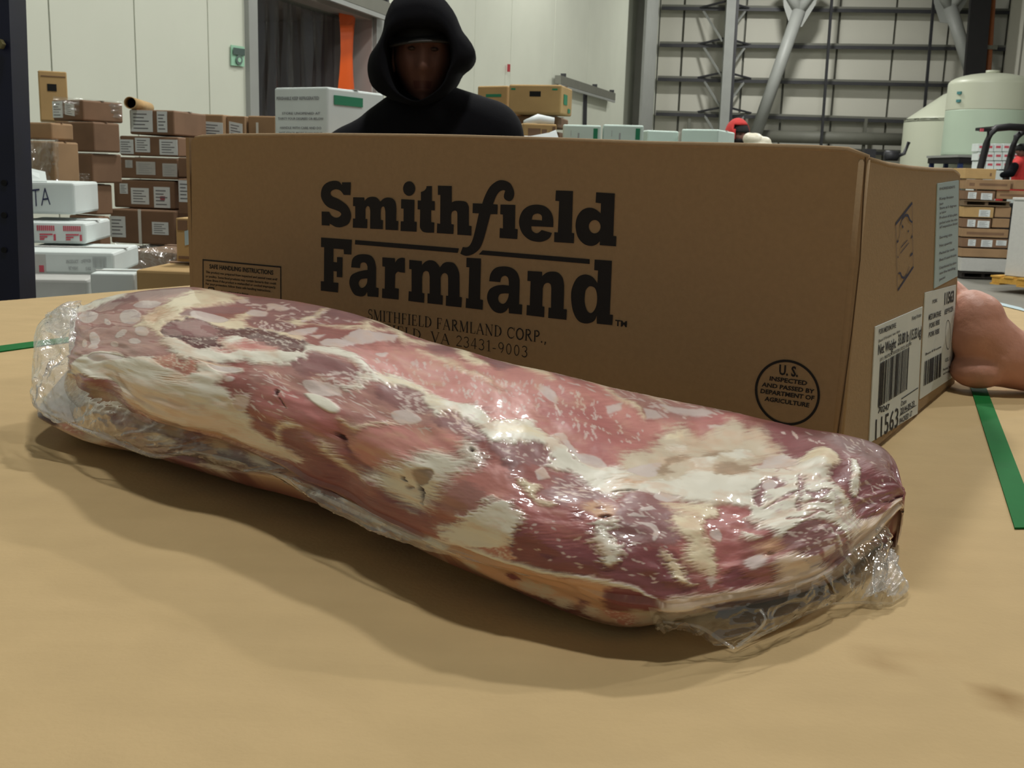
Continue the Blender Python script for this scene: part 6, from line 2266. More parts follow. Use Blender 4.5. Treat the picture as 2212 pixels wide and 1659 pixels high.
# ------------------------------------------------------------------ people
HOODIE = mat('black_fleece', (17, 17, 22), 0.95, 0.15, 30, 0.2, 300, spec=0.15)
CAPM = mat('dark_cap', (10, 10, 11), 0.8, 0.1, 30); CAPE = mat('cap_brim_edge', (60, 57, 54), 0.7)
SKIN = mat('skin', (196, 142, 122), 0.5, 0.10, 45, 0.35, 160, spec=0.35); SKIND = mat('tan_skin', (116, 82, 72), 0.55, 0.08, 30, spec=0.3)
LIPS = mat('lips', (94, 58, 54), 0.5); EYE = mat('shaded_eye', (66, 50, 44), 0.5); IRIS = mat('dark_iris', (30, 20, 16), 0.25); HAIR = mat('black_hair', (14, 12, 12), 0.8)  # whites of the eyes painted dark, as in shade
REDF = mat('red_fabric', (190, 52, 50), 0.85, 0.1, 30); JEANS = mat('dark_trousers', (30, 32, 42), 0.9)
def sculpt_head(name, c, R, m, parent, yaw=0.0, n=72):
    rx, ry, rz = R; V = []; Fc = []
    g = lambda x, s: math.exp(-(x / s) ** 2)
    nr = n // 2
    for i in range(nr + 1):
        th = math.pi * i / nr; z = math.cos(th)
        for j in range(n):
            a = 2 * math.pi * j / n; x = math.sin(th) * math.sin(a); y = -math.sin(th) * math.cos(a); f = max(0, -y)
            k = max(0, -z - .15); X = x * rx * (1 - .42 * k); Y = y * ry * (1 - .10 * k * (1 if y > 0 else .2)); Z = z * rz
            fw = 0.0
            if f > .3:
                fw += .024 * g(x, .13 + .10 * max(0, min(1, (.1 - z) / .4))) * max(0, min(1, (.22 - z) / .45)) * (1 if z > -.30 else g(z + .30, .08))
                fw += .006 * g(x - .16, .09) * g(z + .26, .09) + .006 * g(x + .16, .09) * g(z + .26, .09)
                fw -= .013 * (g(x - .37, .17) + g(x + .37, .17)) * g(z - .10, .13)
                fw += .006 * g(z - .30, .10) * g(x, .6)
                fw += .008 * g(x, .26) * (g(z + .50, .055) + 1.1 * g(z + .63, .06)) - .006 * g(x, .26) * g(z + .565, .025)
                fw += .008 * g(x, .22) * g(z + .86, .12) - .003 * g(x, .2) * g(z + .74, .05)
                fw += .005 * (g(x - .5, .2) + g(x + .5, .2)) * g(z + .18, .2)
            V.append((X, Y - fw, Z))
    for i in range(nr):
        for j in range(n): Fc.append((i * n + j, (i + 1) * n + j, (i + 1) * n + (j + 1) % n, i * n + (j + 1) % n))
    cy, sy = math.cos(yaw), math.sin(yaw); c = Vector(c)
    W = lambda p: c + Vector((p[0] * cy - p[1] * sy, p[0] * sy + p[1] * cy, p[2]))
    o = mesh(name, [W(p) for p in V], Fc, m, parent, True)
    bm = bmesh.new(); bm.from_mesh(o.data); bmesh.ops.remove_doubles(bm, verts=bm.verts, dist=1e-5); bmesh.ops.recalc_face_normals(bm, faces=bm.faces); bm.to_mesh(o.data); bm.free(); o.data.shade_smooth()
    o.data.materials.append(LIPS)
    for p in o.data.polygons:
        q = p.center - c; l = Vector((q.x * cy + q.y * sy, -q.x * sy + q.y * cy, q.z))
        if l.y < -ry * .5 and abs(l.x) < rx * .36 * (1 - abs(l.z / rz + .565) * 5) and abs(l.z / rz + .565) < .09: p.material_index = 1
    for s in (-1, 1):
        bm = bmesh.new(); e = W((s * rx * .36, -ry * .845, rz * .09)); bmesh.ops.create_uvsphere(bm, u_segments=16, v_segments=10, radius=rx * .12, matrix=Matrix.Translation(e) @ Matrix.Diagonal((1.2, 1, .55, 1))); ey = bm_link('eye', bm, EYE, parent, True)
        bm = bmesh.new(); bmesh.ops.create_uvsphere(bm, u_segments=12, v_segments=8, radius=rx * .045, matrix=Matrix.Translation(W((s * rx * .36, -ry * .845 - rx * .075, rz * .09)))); bm_link('iris', bm, IRIS, parent, True)
        bm = bmesh.new(); bm_tube(bm, [W((s * rx * t, -ry * yv, rz * zv)) for t, yv, zv in ((.16, .97, .24), (.36, .96, .28), (.56, .84, .25))], rx * .032, 8); bm_link('eyebrow', bm, HAIR, parent, True)
        bm = bmesh.new(); bmesh.ops.create_uvsphere(bm, u_segments=12, v_segments=8, radius=1, matrix=Matrix.Translation(W((s * rx * .99, ry * .05, -rz * .05))) @ Matrix.Diagonal((rx * .10, ry * .18, rz * .26, 1))); bm_link('ear', bm, m, parent, True)
    return o
PY = 2.6
hp = empty('person', (at(915, 300, PY).x, PY, 0)); tag(hp, 'person in a black hooded sweatshirt and dark cap standing behind the large carton', 'person')
P = lambda x, y, dy=0.0: at(x, y, PY + dy)
k = PY / F
hx = hp.location.x
prims = [('c', P(925, 240), P(1048, 302), 66 * k, 86 * k), ('c', P(905, 262), P(765, 345), 58 * k, 74 * k), ('b', P(910, 400), (.21, .13, .22)), ('b', P(910, 300), (.14, .11, .12)),
         ('c', Vector((hx, PY, 1.25)), Vector((hx, PY, .98)), .17, .165),
         ('c', P(1052, 310), Vector((hx + .25, PY - .02, 1.16)), .085, .065), ('c', Vector((hx + .25, PY - .02, 1.16)), Vector((hx + .10, PY - .20, 1.05)), .06, .052),
         ('c', P(765, 350), Vector((hx - .25, PY - .02, 1.16)), .075, .062), ('c', Vector((hx - .25, PY - .02, 1.16)), Vector((hx - .10, PY - .20, 1.05)), .06, .052),
         ('b', Vector((hx, PY - .16, 1.03)), (.17, .07, .09)),
         ('c', Vector((hx - .09, PY, .95)), Vector((hx - .11, PY - .02, .50)), .105, .068), ('c', Vector((hx + .09, PY, .95)), Vector((hx + .11, PY - .02, .50)), .105, .068),
         ('c', Vector((hx - .11, PY - .02, .50)), Vector((hx - .12, PY, .09)), .066, .048), ('c', Vector((hx + .11, PY - .02, .50)), Vector((hx + .12, PY, .09)), .066, .048),
         ('b', Vector((hx - .12, PY - .06, .05)), (.05, .13, .05)), ('b', Vector((hx + .12, PY - .06, .05)), (.05, .13, .05))]
blob('body', prims, .014, HOODIE, hp, 6)
hc = P(915, 124, -.02)
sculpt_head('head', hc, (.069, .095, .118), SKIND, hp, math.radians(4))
# hood: rings from the back of the head to the rim, then folded inwards
rim = [(910, -9), (950, -2), (983, 32), (1002, 74), (1021, 100), (1030, 124), (1021, 145), (1001, 162), (988, 186), (962, 216), (915, 236), (872, 226), (842, 213), (816, 196), (806, 162), (811, 130), (827, 105), (838, 80), (845, 46), (866, 8)]
opn = [(913, 76), (940, 77), (962, 83), (974, 96), (980, 114), (982, 132), (980, 152), (974, 168), (966, 188), (948, 208), (913, 226), (882, 214), (866, 196), (856, 170), (851, 146), (848, 122), (848, 108), (852, 96), (864, 84), (886, 77)]
def ring(pts, dy, sc=1.0, cx=913, cy=125):
    P_ = [(cx + (x - cx) * sc, cy + (y - cy) * sc) for x, y in pts]; P_ = smooth_loop([(x, y, 1) for x, y in P_], 3)
    return [P(x, y, 0) + Vector((0, dy, 0)) for x, y in P_]
rings = [ring(rim, .17, .25), ring(rim, .155, .6), ring(rim, .11, .85), ring(rim, .03, .98), ring(rim, -.06, 1.0), ring(rim, -.11, .985)]
mid_ = [((a[0] * .36 + b[0] * .64), (a[1] * .36 + b[1] * .64)) for a, b in zip(rim, opn)]
rings += [ring(mid_, -.150), ring([(a[0] * .1 + b[0] * .9, a[1] * .1 + b[1] * .9) for a, b in zip(rim, opn)], -.152), ring(opn, -.135), ring(opn, -.05, 1.03), ring(opn, .06, 1.0)]
n = len(rings[0]); V = [p for r in rings for p in r]; Fc = [(i * n + j, (i + 1) * n + j, (i + 1) * n + (j + 1) % n, i * n + (j + 1) % n) for i in range(len(rings) - 1) for j in range(n)] + [tuple(range(n))[::-1]]
mesh('hood', V, Fc, HOODIE, hp, True)
def shell(name, c, R, m, par, cut):                 # open hood: ball with a face opening
    bm = bmesh.new(); bmesh.ops.create_uvsphere(bm, u_segments=32, v_segments=20, radius=1)
    bmesh.ops.delete(bm, geom=[f for f in bm.faces if cut(f.calc_center_median())], context='FACES')
    bmesh.ops.transform(bm, matrix=Matrix.Translation(c) @ Matrix.Diagonal((*R, 1)), verts=bm.verts)
    o = bm_link(name, bm, m, par, True); s_ = o.modifiers.new('s', 'SOLIDIFY'); s_.thickness = .012; evaluated(o); o.data.shade_smooth(); return o
shell('cap', hc + UP * .026 + Vector((0, .003, 0)), (.076, .103, .088), CAPM, hp, lambda p: p.z < -.02)
# cap brim under the hood
bm = bmesh.new(); rows = []
for i in range(13):
    t = i / 12; x = 842 + 134 * t; y = 99 - 12 * math.sin(math.pi * t) * .55 - 8 * t
    rows.append([bm.verts.new(P(x, y, -.10 - .045 * math.sin(math.pi * t))), bm.verts.new(P(x, y - 14, -.09))])
for a, b_ in zip(rows, rows[1:]): bm.faces.new((a[0], b_[0], b_[1], a[1]))
r_ = bmesh.ops.extrude_face_region(bm, geom=list(bm.faces)); bmesh.ops.translate(bm, verts=[v for v in r_['geom'] if isinstance(v, bmesh.types.BMVert)], vec=(0, 0, .004))
bm_link('cap_brim', bm, CAPM, hp)
one_tube('cap_brim_edge', [P(842 + 134 * i / 12, 100 - 6.6 * math.sin(math.pi * i / 12) - 8 * i / 12, -.101 - .045 * math.sin(math.pi * i / 12)) for i in range(13)], .0028, CAPE, hp)
# hand and forearm holding the back corner of the carton
hy = 1.022; H = lambda x, y, dy=0.0: at(x, y, hy + dy); k = hy / F
hh = empty('person', H(2300, 830)); tag(hh, 'person at the right edge whose bare hand holds the back corner of the carton', 'person')
bk0 = brB + BB * .016 + BA * .012
prims = [('c', H(2110, 690, .014), H(2112, 728, .012), 60 * k, 60 * k), ('b', H(2112, 800, .008), (60 * k, .026, 40 * k)), ('c', H(2114, 718, .012), H(2165, 766, .012), 64 * k, 66 * k), ('c', H(2160, 768, .012), H(2215, 784, .012), 70 * k, 63 * k),
         ('c', H(2215, 784, .012), H(2330, 796, .015), 63 * k, 68 * k), ('c', H(2330, 796, .015), H(2680, 800, .05), 68 * k, 92 * k), ('c', H(2100, 672, .02), H(2130, 730, .01), 48 * k, 60 * k)]
for i, (zz, L) in enumerate(((.030, .060), (.052, .076), (.074, .080), (.094, .070))):
    a = H(2110, 790 - i * 38, .022); b_ = bk0 - BA * (L * .45) + UP * zz + BB * .004; c_ = bk0 - BA * L + UP * (zz - .002)
    prims += [('c', a, b_, .0105, .0092), ('c', b_, c_, .0092, .0078)]
prims += [('c', H(2098, 680, .02), H(2084, 648, .036), .012, .010), ('c', H(2084, 648, .036), H(2060, 622, .05), .010, .0085)]
hand = blob('hand_and_forearm', prims, .0028, SKIN, hh, 5)
sl = [H(2420, 793, .027), H(2560, 797, .04), H(2720, 801, .055)]
one_tube('sleeve', sl, [.046, .05, .056], HOODIE, hh, 20)

# ------------------------------------------------------------------ cartons and loads in the background
def carton(name, x0, y0, x1, y1, Y, d, yaw, m, label, group=None, marks=(), side=(), cat='box', flapline=True, tilt=0.0):
    """front face between rays x0..x1, y0..y1 at forward distance Y (left edge); d deep"""
    ym = (y0 + y1) / 2; p0 = at(x0, ym, Y); a = Vector((math.cos(yaw), math.sin(yaw), 0)); b = Vector((-a.y, a.x, 0))
    dr_ = ray(x1, ym); w = (p0.x * dr_.y - p0.y * dr_.x) / (dr_.x * a.y - dr_.y * a.x); w = abs(w)
    if d < 0:                                       # depth given as the ray of the hidden back edge
        q1 = p0 + a * w; dr2 = ray(-d, ym); d = abs((q1.x * dr2.y - q1.y * dr2.x) / (dr2.x * b.y - dr2.y * b.x))
    z0, z1 = at((x0 + x1) / 2, y1, Y).z, at((x0 + x1) / 2, y0, Y).z
    t = empty(name, Vector((p0.x, p0.y, z0))); tag(t, label, cat, group)
    c = p0 + a * (w / 2) + b * (d / 2); c.z = (z0 + z1) / 2
    g = .004
    bm = bmesh.new(); bm_box(bm, c, (w - g, d, z1 - z0 - g), yaw, min(.008, w * .04)); bm_link('carton_body', bm, m, t)
    FR = lambda u, v: Vector((p0.x, p0.y, z0)) + a * (w * u) + UP * ((z1 - z0) * v)
    SR = lambda u, v: Vector((p0.x, p0.y, z0)) + a * w + b * (d * u) + UP * ((z1 - z0) * v)
    if flapline:                                    # taped seam on top and the flap joints
        q = [FR(0, 1) + b * (d * .46), FR(1, 1) + b * (d * .46), FR(1, 1) + b * (d * .54), FR(0, 1) + b * (d * .54)]; slab('tape', [p + UP * .001 for p in q], .002, PAPERD if m in (WBOX, WBOX2) else KRAFTD, t)
    def patch(M, n_, r, mm):
        u0, v0, u1, v1 = r[:4]; nm = r[5] if len(r) > 5 else 'label_sticker'; sk = r[6] if len(r) > 6 else 0.0
        q = [M(u0, v0), M(u1, v0 + sk), M(u1, v1 + sk), M(u0, v1)]; slab(nm, [p + n_ * .002 for p in q], .0025, mm, t)
        if nm == 'label_sticker' and (u1 - u0) * w > .03:
            pr = Print()
            for i, (f0, f1) in enumerate(((.82, .7), (.66, .55), (.5, .8), (.34, .6), (.16, .75))):
                pr.poly([M(u0 + (u1 - u0) * a_, v0 + (v1 - v0) * b_ + sk * a_) for a_, b_ in ((.12, f0 - .025), (.12 + f1 * .9, f0 - .025), (.12 + f1 * .9, f0 + .025), (.12, f0 + .025))])
            pr.build('label_print', INKG if mm != PAPERD else INKL, t, n_, .0030)
    for r in marks: patch(FR, -b, r, r[4])
    for r in side: patch(SR, a, r, r[4])
    return t, FR, SR, a, b, w, (z0, z1)
def load_under(x0, x1, Y, d, yaw, ztop, label, m=KRAFTD, layers=4, cat='pallet load'):
    """pallet with layers of cartons beneath what is seen"""
    p0 = at(x0, 400, Y); a = Vector((math.cos(yaw), math.sin(yaw), 0)); b = Vector((-a.y, a.x, 0)); dr_ = ray(x1, 400)
    w = abs((p0.x * dr_.y - p0.y * dr_.x) / (dr_.x * a.y - dr_.y * a.x)); t = empty('pallet_load', Vector((p0.x, p0.y, 0))); tag(t, label, cat)
    c = p0 + a * (w / 2) + b * (d / 2)
    for s in (-.45, 0, .45): one_box('pallet_stringer', Vector((c.x, c.y, .06)) + a * (w * s), (.08, d, .10), WOODG, t, yaw)
    one_box('pallet_deck', Vector((c.x, c.y, .125)), (w, d, .03), WOODG, t, yaw)
    h = (ztop - .14) / layers
    for i in range(layers): one_box('carton_layer', Vector((c.x, c.y, .14 + h * (i + .5))), (w * .99, d * .99, h - .006), m, t, yaw, .01)
    return t
KR = math.radians
G1 = 'brown cartons stacked by the left wall'
LB = lambda *r: (*r, PAPER); LD_ = lambda *r: (*r, PAPERD)
ya = KR(-28)
carton('carton', 84, 152, 147, 262, 6.3, .30, KR(24), KRAFT3, 'tall brown carton with a dark hand hole, topmost in the far left stack', G1, [(.30, .60, .62, .74, DARK, 'hand_hole'), (.10, .88, .94, .90, KRAFTD, 'flap_joint')])
CA = carton('carton', 113, 216, 180, 262, 5.5, -266, ya, KRAFTD, 'brown carton with two pale labels just below the carton with the hand hole', G1, [LB(.02, .15, .34, .92), (.42, .3, .72, .85, PAPER, 'label_sticker', -.08)])
CD_ = carton('carton', 118, 263, 203, 328, 5.4, -260, ya, KRAFTD, 'brown carton with one pale label, second below the hand hole carton', G1, [LB(.10, .45, .42, .80)])
CB_ = carton('carton', 122, 330, 200, 394, 5.4, -264, ya, KRAFTD, 'brown carton with a grey label, level with the top of the white pen marked carton', G1, [LD_(.24, .2, .62, .72)])
carton('carton', 150, 396, 208, 462, 5.4, -244, ya, KRAFTD, 'brown carton with two crossed labels right beside the white pen marked carton', G1, [LD_(.26, .15, .66, .9), (.62, .4, .96, .7, PAPERD, 'label_sticker', .2)])
carton('carton', 150, 464, 216, 540, 5.4, -240, ya, KRAFTD, 'dark brown carton right of the white carton with red print', G1)
carton('carton', 20, 264, 112, 302, 5.1, .14, KR(-20), KRAFT2, 'flat brown carton half behind the blue post, above the shiny wrapped carton', G1)
CC_ = carton('carton', 20, 304, 117, 392, 5.0, .16, KR(-20), KRAFT2, 'brown carton under shiny plastic wrap directly above the white pen marked carton', G1)
yb = KR(-9)
carton('carton', 279, 237, 377, 292, 6.0, .40, yb, KRAFTD, 'brown carton with two white labels lying beside the cardboard tube', G1, [LB(.04, .12, .52, .96), LB(.62, .12, .84, .94)])
carton('carton', 258, 294, 386, 338, 6.0, .40, yb, KRAFTD, 'brown carton with three pale labels in the second row under the cardboard tube', G1, [LB(.0, .1, .24, .8), LB(.27, .2, .52, .9), LB(.68, .1, .98, .85)])
carton('carton', 256, 340, 385, 387, 6.0, .40, yb, KRAFTD, 'brown carton with dull labels in the third row under the cardboard tube', G1, [LD_(.12, .5, .24, .85), LD_(.30, .2, .62, .8), LD_(.74, .15, .98, .75)])
carton('carton', 245, 389, 378, 450, 6.0, .40, yb, KRAFTD, 'brown carton with three labels, one red marked, second from the bottom of its stack', G1, [LB(.11, .5, .24, .86), LB(.29, .15, .58, .72), LB(.66, .05, .92, .78), (.76, .32, .84, .46, INKR, 'red_mark')])
carton('carton', 238, 452, 378, 527, 5.9, .40, yb, KRAFTD, 'wide brown carton with a white strap and two labels, bottom of its stack', G1, [LB(.0, .18, .24, .78), LB(.65, .3, .90, .66), (.44, .0, .485, 1.0, STRAPW, 'strap')])
carton('carton', 394, 246, 483, 300, 6.5, .45, yb, KRAFT2, 'brown carton with white strap and slanted label behind the large carton top left', G1, [(-.03, 0, .02, 1, STRAPW, 'strap'), (.20, .3, .62, .36, KRAFTD, 'hand_hole'), (.50, .0, .98, .70, PAPER, 'label_sticker', -.04)])
carton('carton', 489, 250, 530, 300, 6.5, .45, yb, KRAFT2, 'narrow brown carton with a tilted white label left of the white strapped one', G1, [(.15, .0, .85, .75, PAPER, 'label_sticker', -.1)])
carton('carton', 535, 250, 596, 300, 6.5, .45, yb, KRAFT2, 'brown carton with a thin white strap just left of the big white carton', G1, [(.30, 0, .38, .7, STRAPW, 'strap')])
carton('carton', 384, 340, 440, 384, 5.9, .40, yb, KRAFTD, 'dark brown carton peeping out at the left edge of the large carton, upper one', G1)
carton('carton', 384, 386, 440, 464, 5.7, .40, yb, KRAFTD, 'brown carton with a tall white label peeping out left of the large carton', G1, [LB(.05, .35, .5, .95)])
carton('carton', 379, 470, 440, 567, 2.9, .35, KR(-6), KRAFT3, 'warm brown carton with a round stamp standing close left of the large carton', None, [(.10, .72, .44, .94, KRAFTD, 'round_stamp'), (.34, .38, .62, .70, PAPERB, 'label_sticker', .05), (.1, .08, .5, .14, KRAFTD, 'print')])
carton('carton', 292, 583, 440, 640, 2.75, .45, KR(-4), KRAFT3, 'flat brown carton under the warm brown carton, left of the large carton')
# cardboard tube
tc_ = at(281, 222, 5.9); te = at(318, 232, 6.7); t = empty('cardboard_tube', tc_); tag(t, 'round cardboard tube with dark opening lying on top of the labelled cartons', 'tube')
ax = (te - tc_).normalized(); te = tc_ + ax * .9; s1 = ax.cross(UP).normalized(); s2 = s1.cross(ax); V = []; Fc = []; nn = 28; Rr = 12.5 * 5.9 / F
for r, o_ in ((Rr, 0), (Rr, .9), (Rr * .90, .9), (Rr * .90, 0)):
    V += [tc_ + ax * o_ + (s1 * math.cos(2 * math.pi * i / nn) + s2 * math.sin(2 * math.pi * i / nn)) * r for i in range(nn)]
for r in range(4):
    for i in range(nn): Fc.append((r * nn + i, r * nn + (i + 1) % nn, ((r + 1) % 4) * nn + (i + 1) % nn, ((r + 1) % 4) * nn + i))
mesh('tube_wall', V, Fc, KRAFT3, t, True)
bm = bmesh.new(); bm_tube(bm, [tc_ + ax * .12, tc_ + ax * .14], Rr * .88, nn); bm_link('opening_shade', bm, DARK, t)  # black plug painting the shade inside the tube
# white cartons at the left
yw = KR(8)
t, FR, SR, a, b, w, zz = carton('white_carton', 20, 392, 163, 464, 3.3, .30, yw, WBOX, 'white carton with big handwritten letters half behind the blue post', None, flapline=False)
pr = Print(); pr.text('TA', FR(.34, .22), FR(.62, .30), FR(.34, .76), -.012); pr.text('S', FR(.10, .2), FR(.26, .24), FR(.10, .74), -.012); pr.build('handwriting', INKB, t, -b, .002)
slab('open_lid', [FR(.0, 1.0) + b * .02, FR(.55, 1.0) + b * .02, FR(.42, 1.28) + b * .10, FR(.0, 1.45) + b * .10], .004, WBOX, t)
t, FR, SR, a, b, w, zz = carton('white_carton', 20, 480, 187, 528, 3.2, .32, yw, WBOX, 'white carton with two blocks of red print under the handwritten one')
pr = Print()
for u in (.36, .70):
    for i in range(9): pr.poly([FR(u + .026 * i, .60), FR(u + .026 * i + .019, .605), FR(u + .026 * i + .019, .84), FR(u + .026 * i, .835)])
    for (v, l) in ((.40, .17), (.28, .10), (.18, .06)): pr.poly([FR(u + .03, v), FR(u + .03 + l, v + .01), FR(u + .03 + l, v + .08), FR(u + .03, v + .07)])
    pr.poly([FR(u + .21, .16), FR(u + .24, .17), FR(u + .24, .46), FR(u + .21, .45)])
pr.build('red_print', INKR, t, -b, .002)
t, FR, SR, a, b, w, zz = carton('white_carton', 20, 544, 248, 596, 3.0, .34, yw, WBOX, 'long white carton with grey barcode and small red mark, third from the top')
pr = Print(); rng = random.Random(4)
for i in range(20): u = .79 + i * .0068; pr.poly([FR(u, .34), FR(u + .003 * rng.choice((.6, 1, 1.5)), .34), FR(u + .003, .80), FR(u, .80)])
for s, u0, u1, v0, v1 in (('PRODUCT', .54, .655, .50, .64), ('OF', .68, .70, .52, .64), ('KEEP FROZEN', .70, .775, .55, .68), ('NET WEIGHT', .56, .65, .24, .36), ('15 KG', .72, .77, .22, .36)): pr.text(s, FR(u0, v0), FR(u1, v0 + .01), FR(u0, v1), .02)
pr.build('grey_print', INKL, t, -b, .002)
slab('red_mark', [p - b * .002 for p in (FR(.28, .12), FR(.325, .12), FR(.325, .40), FR(.28, .40))], .002, INKR, t); slab('grey_panel', [p - b * .001 for p in (FR(.20, .02), FR(.345, .02), FR(.345, .86), FR(.20, .86))], .002, PAPERD, t)
carton('white_carton', -10, 603, 192, 660, 2.85, .36, yw, PAPERD, 'flat greyish white carton at the bottom of the white pile, nearest the table edge')
carton('white_carton', 194, 590, 292, 650, 2.8, .14, yw, WBOX, 'short white carton at the bottom right of the white pile')
# white big carton
t, FR, SR, a, b, w, zz = carton('white_carton', 592, 190, 709, 330, 4.2, .34, KR(-30), WBOX, 'large white carton with grey text and green label left of the black hooded person', None, [], [(.10, .74, .60, .88, INKGR, 'green_label')])
pr = Print()
for s, u0, u1, v, h in (('PERISHABLE KEEP REFRIGERATED', .06, .84, .80, .05), ('STORE UNOPENED AT', .16, .86, .58, .035), ('THIRTY FOUR DEGREES OR BELOW', .08, .92, .50, .035), ('HANDLE WITH CARE AND DO', .12, .88, .36, .035), ('NOT STACK MORE THAN EIGHT', .10, .9, .28, .035), ('CARTONS HIGH', .22, .8, .20, .035)):
    pr.text(s, FR(u0, v), FR(u1, v), FR(u0, v + h), .01)
pr.build('grey_print', INKG, t, -b, .002)
# right of the hooded person
carton('bin_carton', 1098, 183, 1213, 246, 6.0, .30, KR(-14), KRAFT3, 'brown bin carton with a dark hand hole right of the black hooded person', None, [(.40, .58, .61, .76, DARK, 'hand_hole'), (.05, .80, .13, .86, INKGR, 'green_print'), (.82, .80, .92, .86, INKGR, 'green_print')], [(.2, .35, .5, .7, INKGR, 'green_print'), (.6, .1, .8, .25, INKGR, 'green_print')])
carton('bin_carton', 1030, 186, 1096, 248, 6.4, .35, KR(-30), KRAFT3, 'brown bin carton behind the right shoulder of the black hooded person', None, [(.3, .6, .8, .7, INKGR, 'green_print')])
carton('bin_carton', 1060, 250, 1206, 275, 6.2, .35, KR(-12), KRAFTD, 'dark brown carton squeezed under the bin carton with the hand hole', None, [])
t, FR, SR, a, b, w, zz = carton('open_carton', 1128, 266, 1203, 330, 5.3, .22, KR(10), KRAFT3, 'brown carton with dark side panel and white lining below the bin cartons', None, [(.16, .48, .52, .82, KRAFTD, 'hand_hole'), (.56, .5, .7, .8, KRAFTD, 'print'), (.86, .55, .95, .9, KRAFTD, 'print')])
slab('white_lining', [FR(.0, .55) - b * .03, FR(1.0, .55) - b * .03, FR(.95, .80) - b * .01, FR(.25, .42) - b * .01], .01, PAPER, t)
one_tube('lining_bag', [FR(.1, 1.0) + b * .03, FR(.5, 1.12) + b * .06, FR(.95, 1.08) + b * .04], [.015, .03, .02], PAPER, t)
for i, (x0, y0, x1, lab) in enumerate(((1214, 269, 1298, 'pale white carton with a green label, first right of the bin cartons'), (1301, 269, 1390, 'pale white carton with a green label, second right of the bin cartons'))):
    t, FR, SR, a, b, w, zz = carton('white_carton', x0, y0, x1, 335, 5.5, .4, KR(-4), WBOX2, lab, 'white cartons behind the large carton', [(.80, .52, .91, .88, INKGR, 'green_label'), (.22, .6, .23, .8, INKL, 'print'), (.40, .5, .44, .72, INKL, 'print')])
carton('white_carton', 1397, 281, 1466, 335, 6.2, .4, KR(14), WBOX2, 'plain pale carton, third of the white ones right of the bin cartons', 'white cartons behind the large carton')
carton('white_carton', 1470, 279, 1552, 335, 6.2, .4, KR(-24), WBOX2, 'plain pale carton at the right end of the white row, turned away', 'white cartons behind the large carton')
# loads beneath, hidden by the table
load_under(20, 212, 5.2, .6, KR(-20), at(150, 542, 5.4).z - .01, 'wrapped load of brown cartons under the far left stack')
load_under(262, 600, 5.95, .75, yb, at(320, 529, 6.0).z - .01, 'wrapped load of brown cartons under the strapped carton stack')
load_under(-60, 276, 2.75, .60, yw, at(150, 664, 2.9).z - .01, 'low load under the pile of white cartons', WBOX, 3)
load_under(296, 460, 2.70, .50, KR(-4), at(366, 643, 2.75).z - .005, 'low load under the flat brown carton', KRAFTD, 3)
load_under(580, 800, 4.0, .6, KR(-30), at(650, 332, 4.2).z - .01, 'carton load under the large white carton')
load_under(1020, 1205, 6.4, .6, KR(-14), at(1140, 277, 6.2).z - .01, 'carton load under the brown bin cartons')
load_under(1126, 1203, 5.28, .24, KR(10), at(1165, 332, 5.3).z - .01, 'carton load under the open carton')
load_under(1216, 1392, 5.55, .5, KR(-4), at(1300, 337, 5.5).z - .01, 'carton load under the two green labelled white cartons', WBOX2)
load_under(1394, 1560, 6.35, .6, KR(-4), at(1470, 337, 6.2).z - .01, 'carton load under the two plain white cartons', WBOX2)
# stretch wrap hanging in front of the stacks
def wrap(x0, y0, x1, y1, Y, seed, par, sk=0.0, sk2=0.0, amp=.022):
    nu, nv = 44, 34; V = []; u = np.linspace(0, 1, nu); v = np.linspace(0, 1, nv); U, Vv = np.meshgrid(u * 3, v * 2.5, indexing='ij')
    r = np.abs(vnoise(U * 1.3 + seed, Vv * 1.1, seed, 3)) * 1.4 + .5 * vnoise(U * 3 + seed * 2, Vv * 2, seed + 9, 2)
    for i in range(nu):
        for j in range(nv): V.append(at(x0 + (x1 - x0) * u[i], y0 + (y1 - y0) * v[j] + sk * u[i], Y + sk2 * u[i]) - Vector((0, 1, 0)) * float(r[i, j]) * amp)
    Fc = [(i * nv + j, (i + 1) * nv + j, (i + 1) * nv + j + 1, i * nv + j + 1) for i in range(nu - 1) for j in range(nv - 1)]
    return mesh('stretch_wrap', V, Fc, WRAP, par[0], True)
CE_ = carton('carton', 272, 540, 378, 640, 3.5, .5, KR(-14), KRAFTD, 'dark carton under clear wrap right of the long white carton', None)
wrap(206, 264, 258, 322, 5.30, 3, CD_, 4, .30)
wrap(202, 334, 262, 388, 5.30, 13, CB_, 3, .30)
wrap(60, 300, 128, 392, 4.92, 5, CC_)
wrap(116, 208, 264, 244, 5.30, 7, CA, 12, .30, .012)
wrap(128, 372, 200, 388, 5.25, 9, CB_, 3, .05, .012)
wrap(248, 522, 380, 584, 3.36, 11, CE_, 14, .1, .03)
# blue rack post at the left edge
t = empty('rack_post', (at(20, 640, 2.2).x, 2.2, 0)); tag(t, 'dark navy blue steel rack post at the left edge, in front of the stacks', 'post')
a0, a1 = at(78, 640, 2.2), at(56, 0, 2.2); a0.y = a1.y = 2.13; a0b = a0 + (a0 - a1) * ((a0.z - .02) / (a1.z - a0.z)); a1b = a1 + (a1 - a0) * 2.0; wv = Vector((.048, 0, 0))
one_bar('post_face', a0b - wv, a1b - wv, .096, NAVY, t, .006); one_bar('post_side', a0b + Vector((-.003, .035, 0)), a1b + Vector((-.003, .035, 0)), .006, NAVY, t, .07); one_bar('post_side', a0b - wv * 2 + Vector((.003, .05, 0)), a1b - wv * 2 + Vector((.003, .05, 0)), .006, NAVY, t, .1)
one_box('base_plate', Vector((a0b.x - .05, a0b.y + .05, .006)), (.16, .16, .012), NAVY, t)
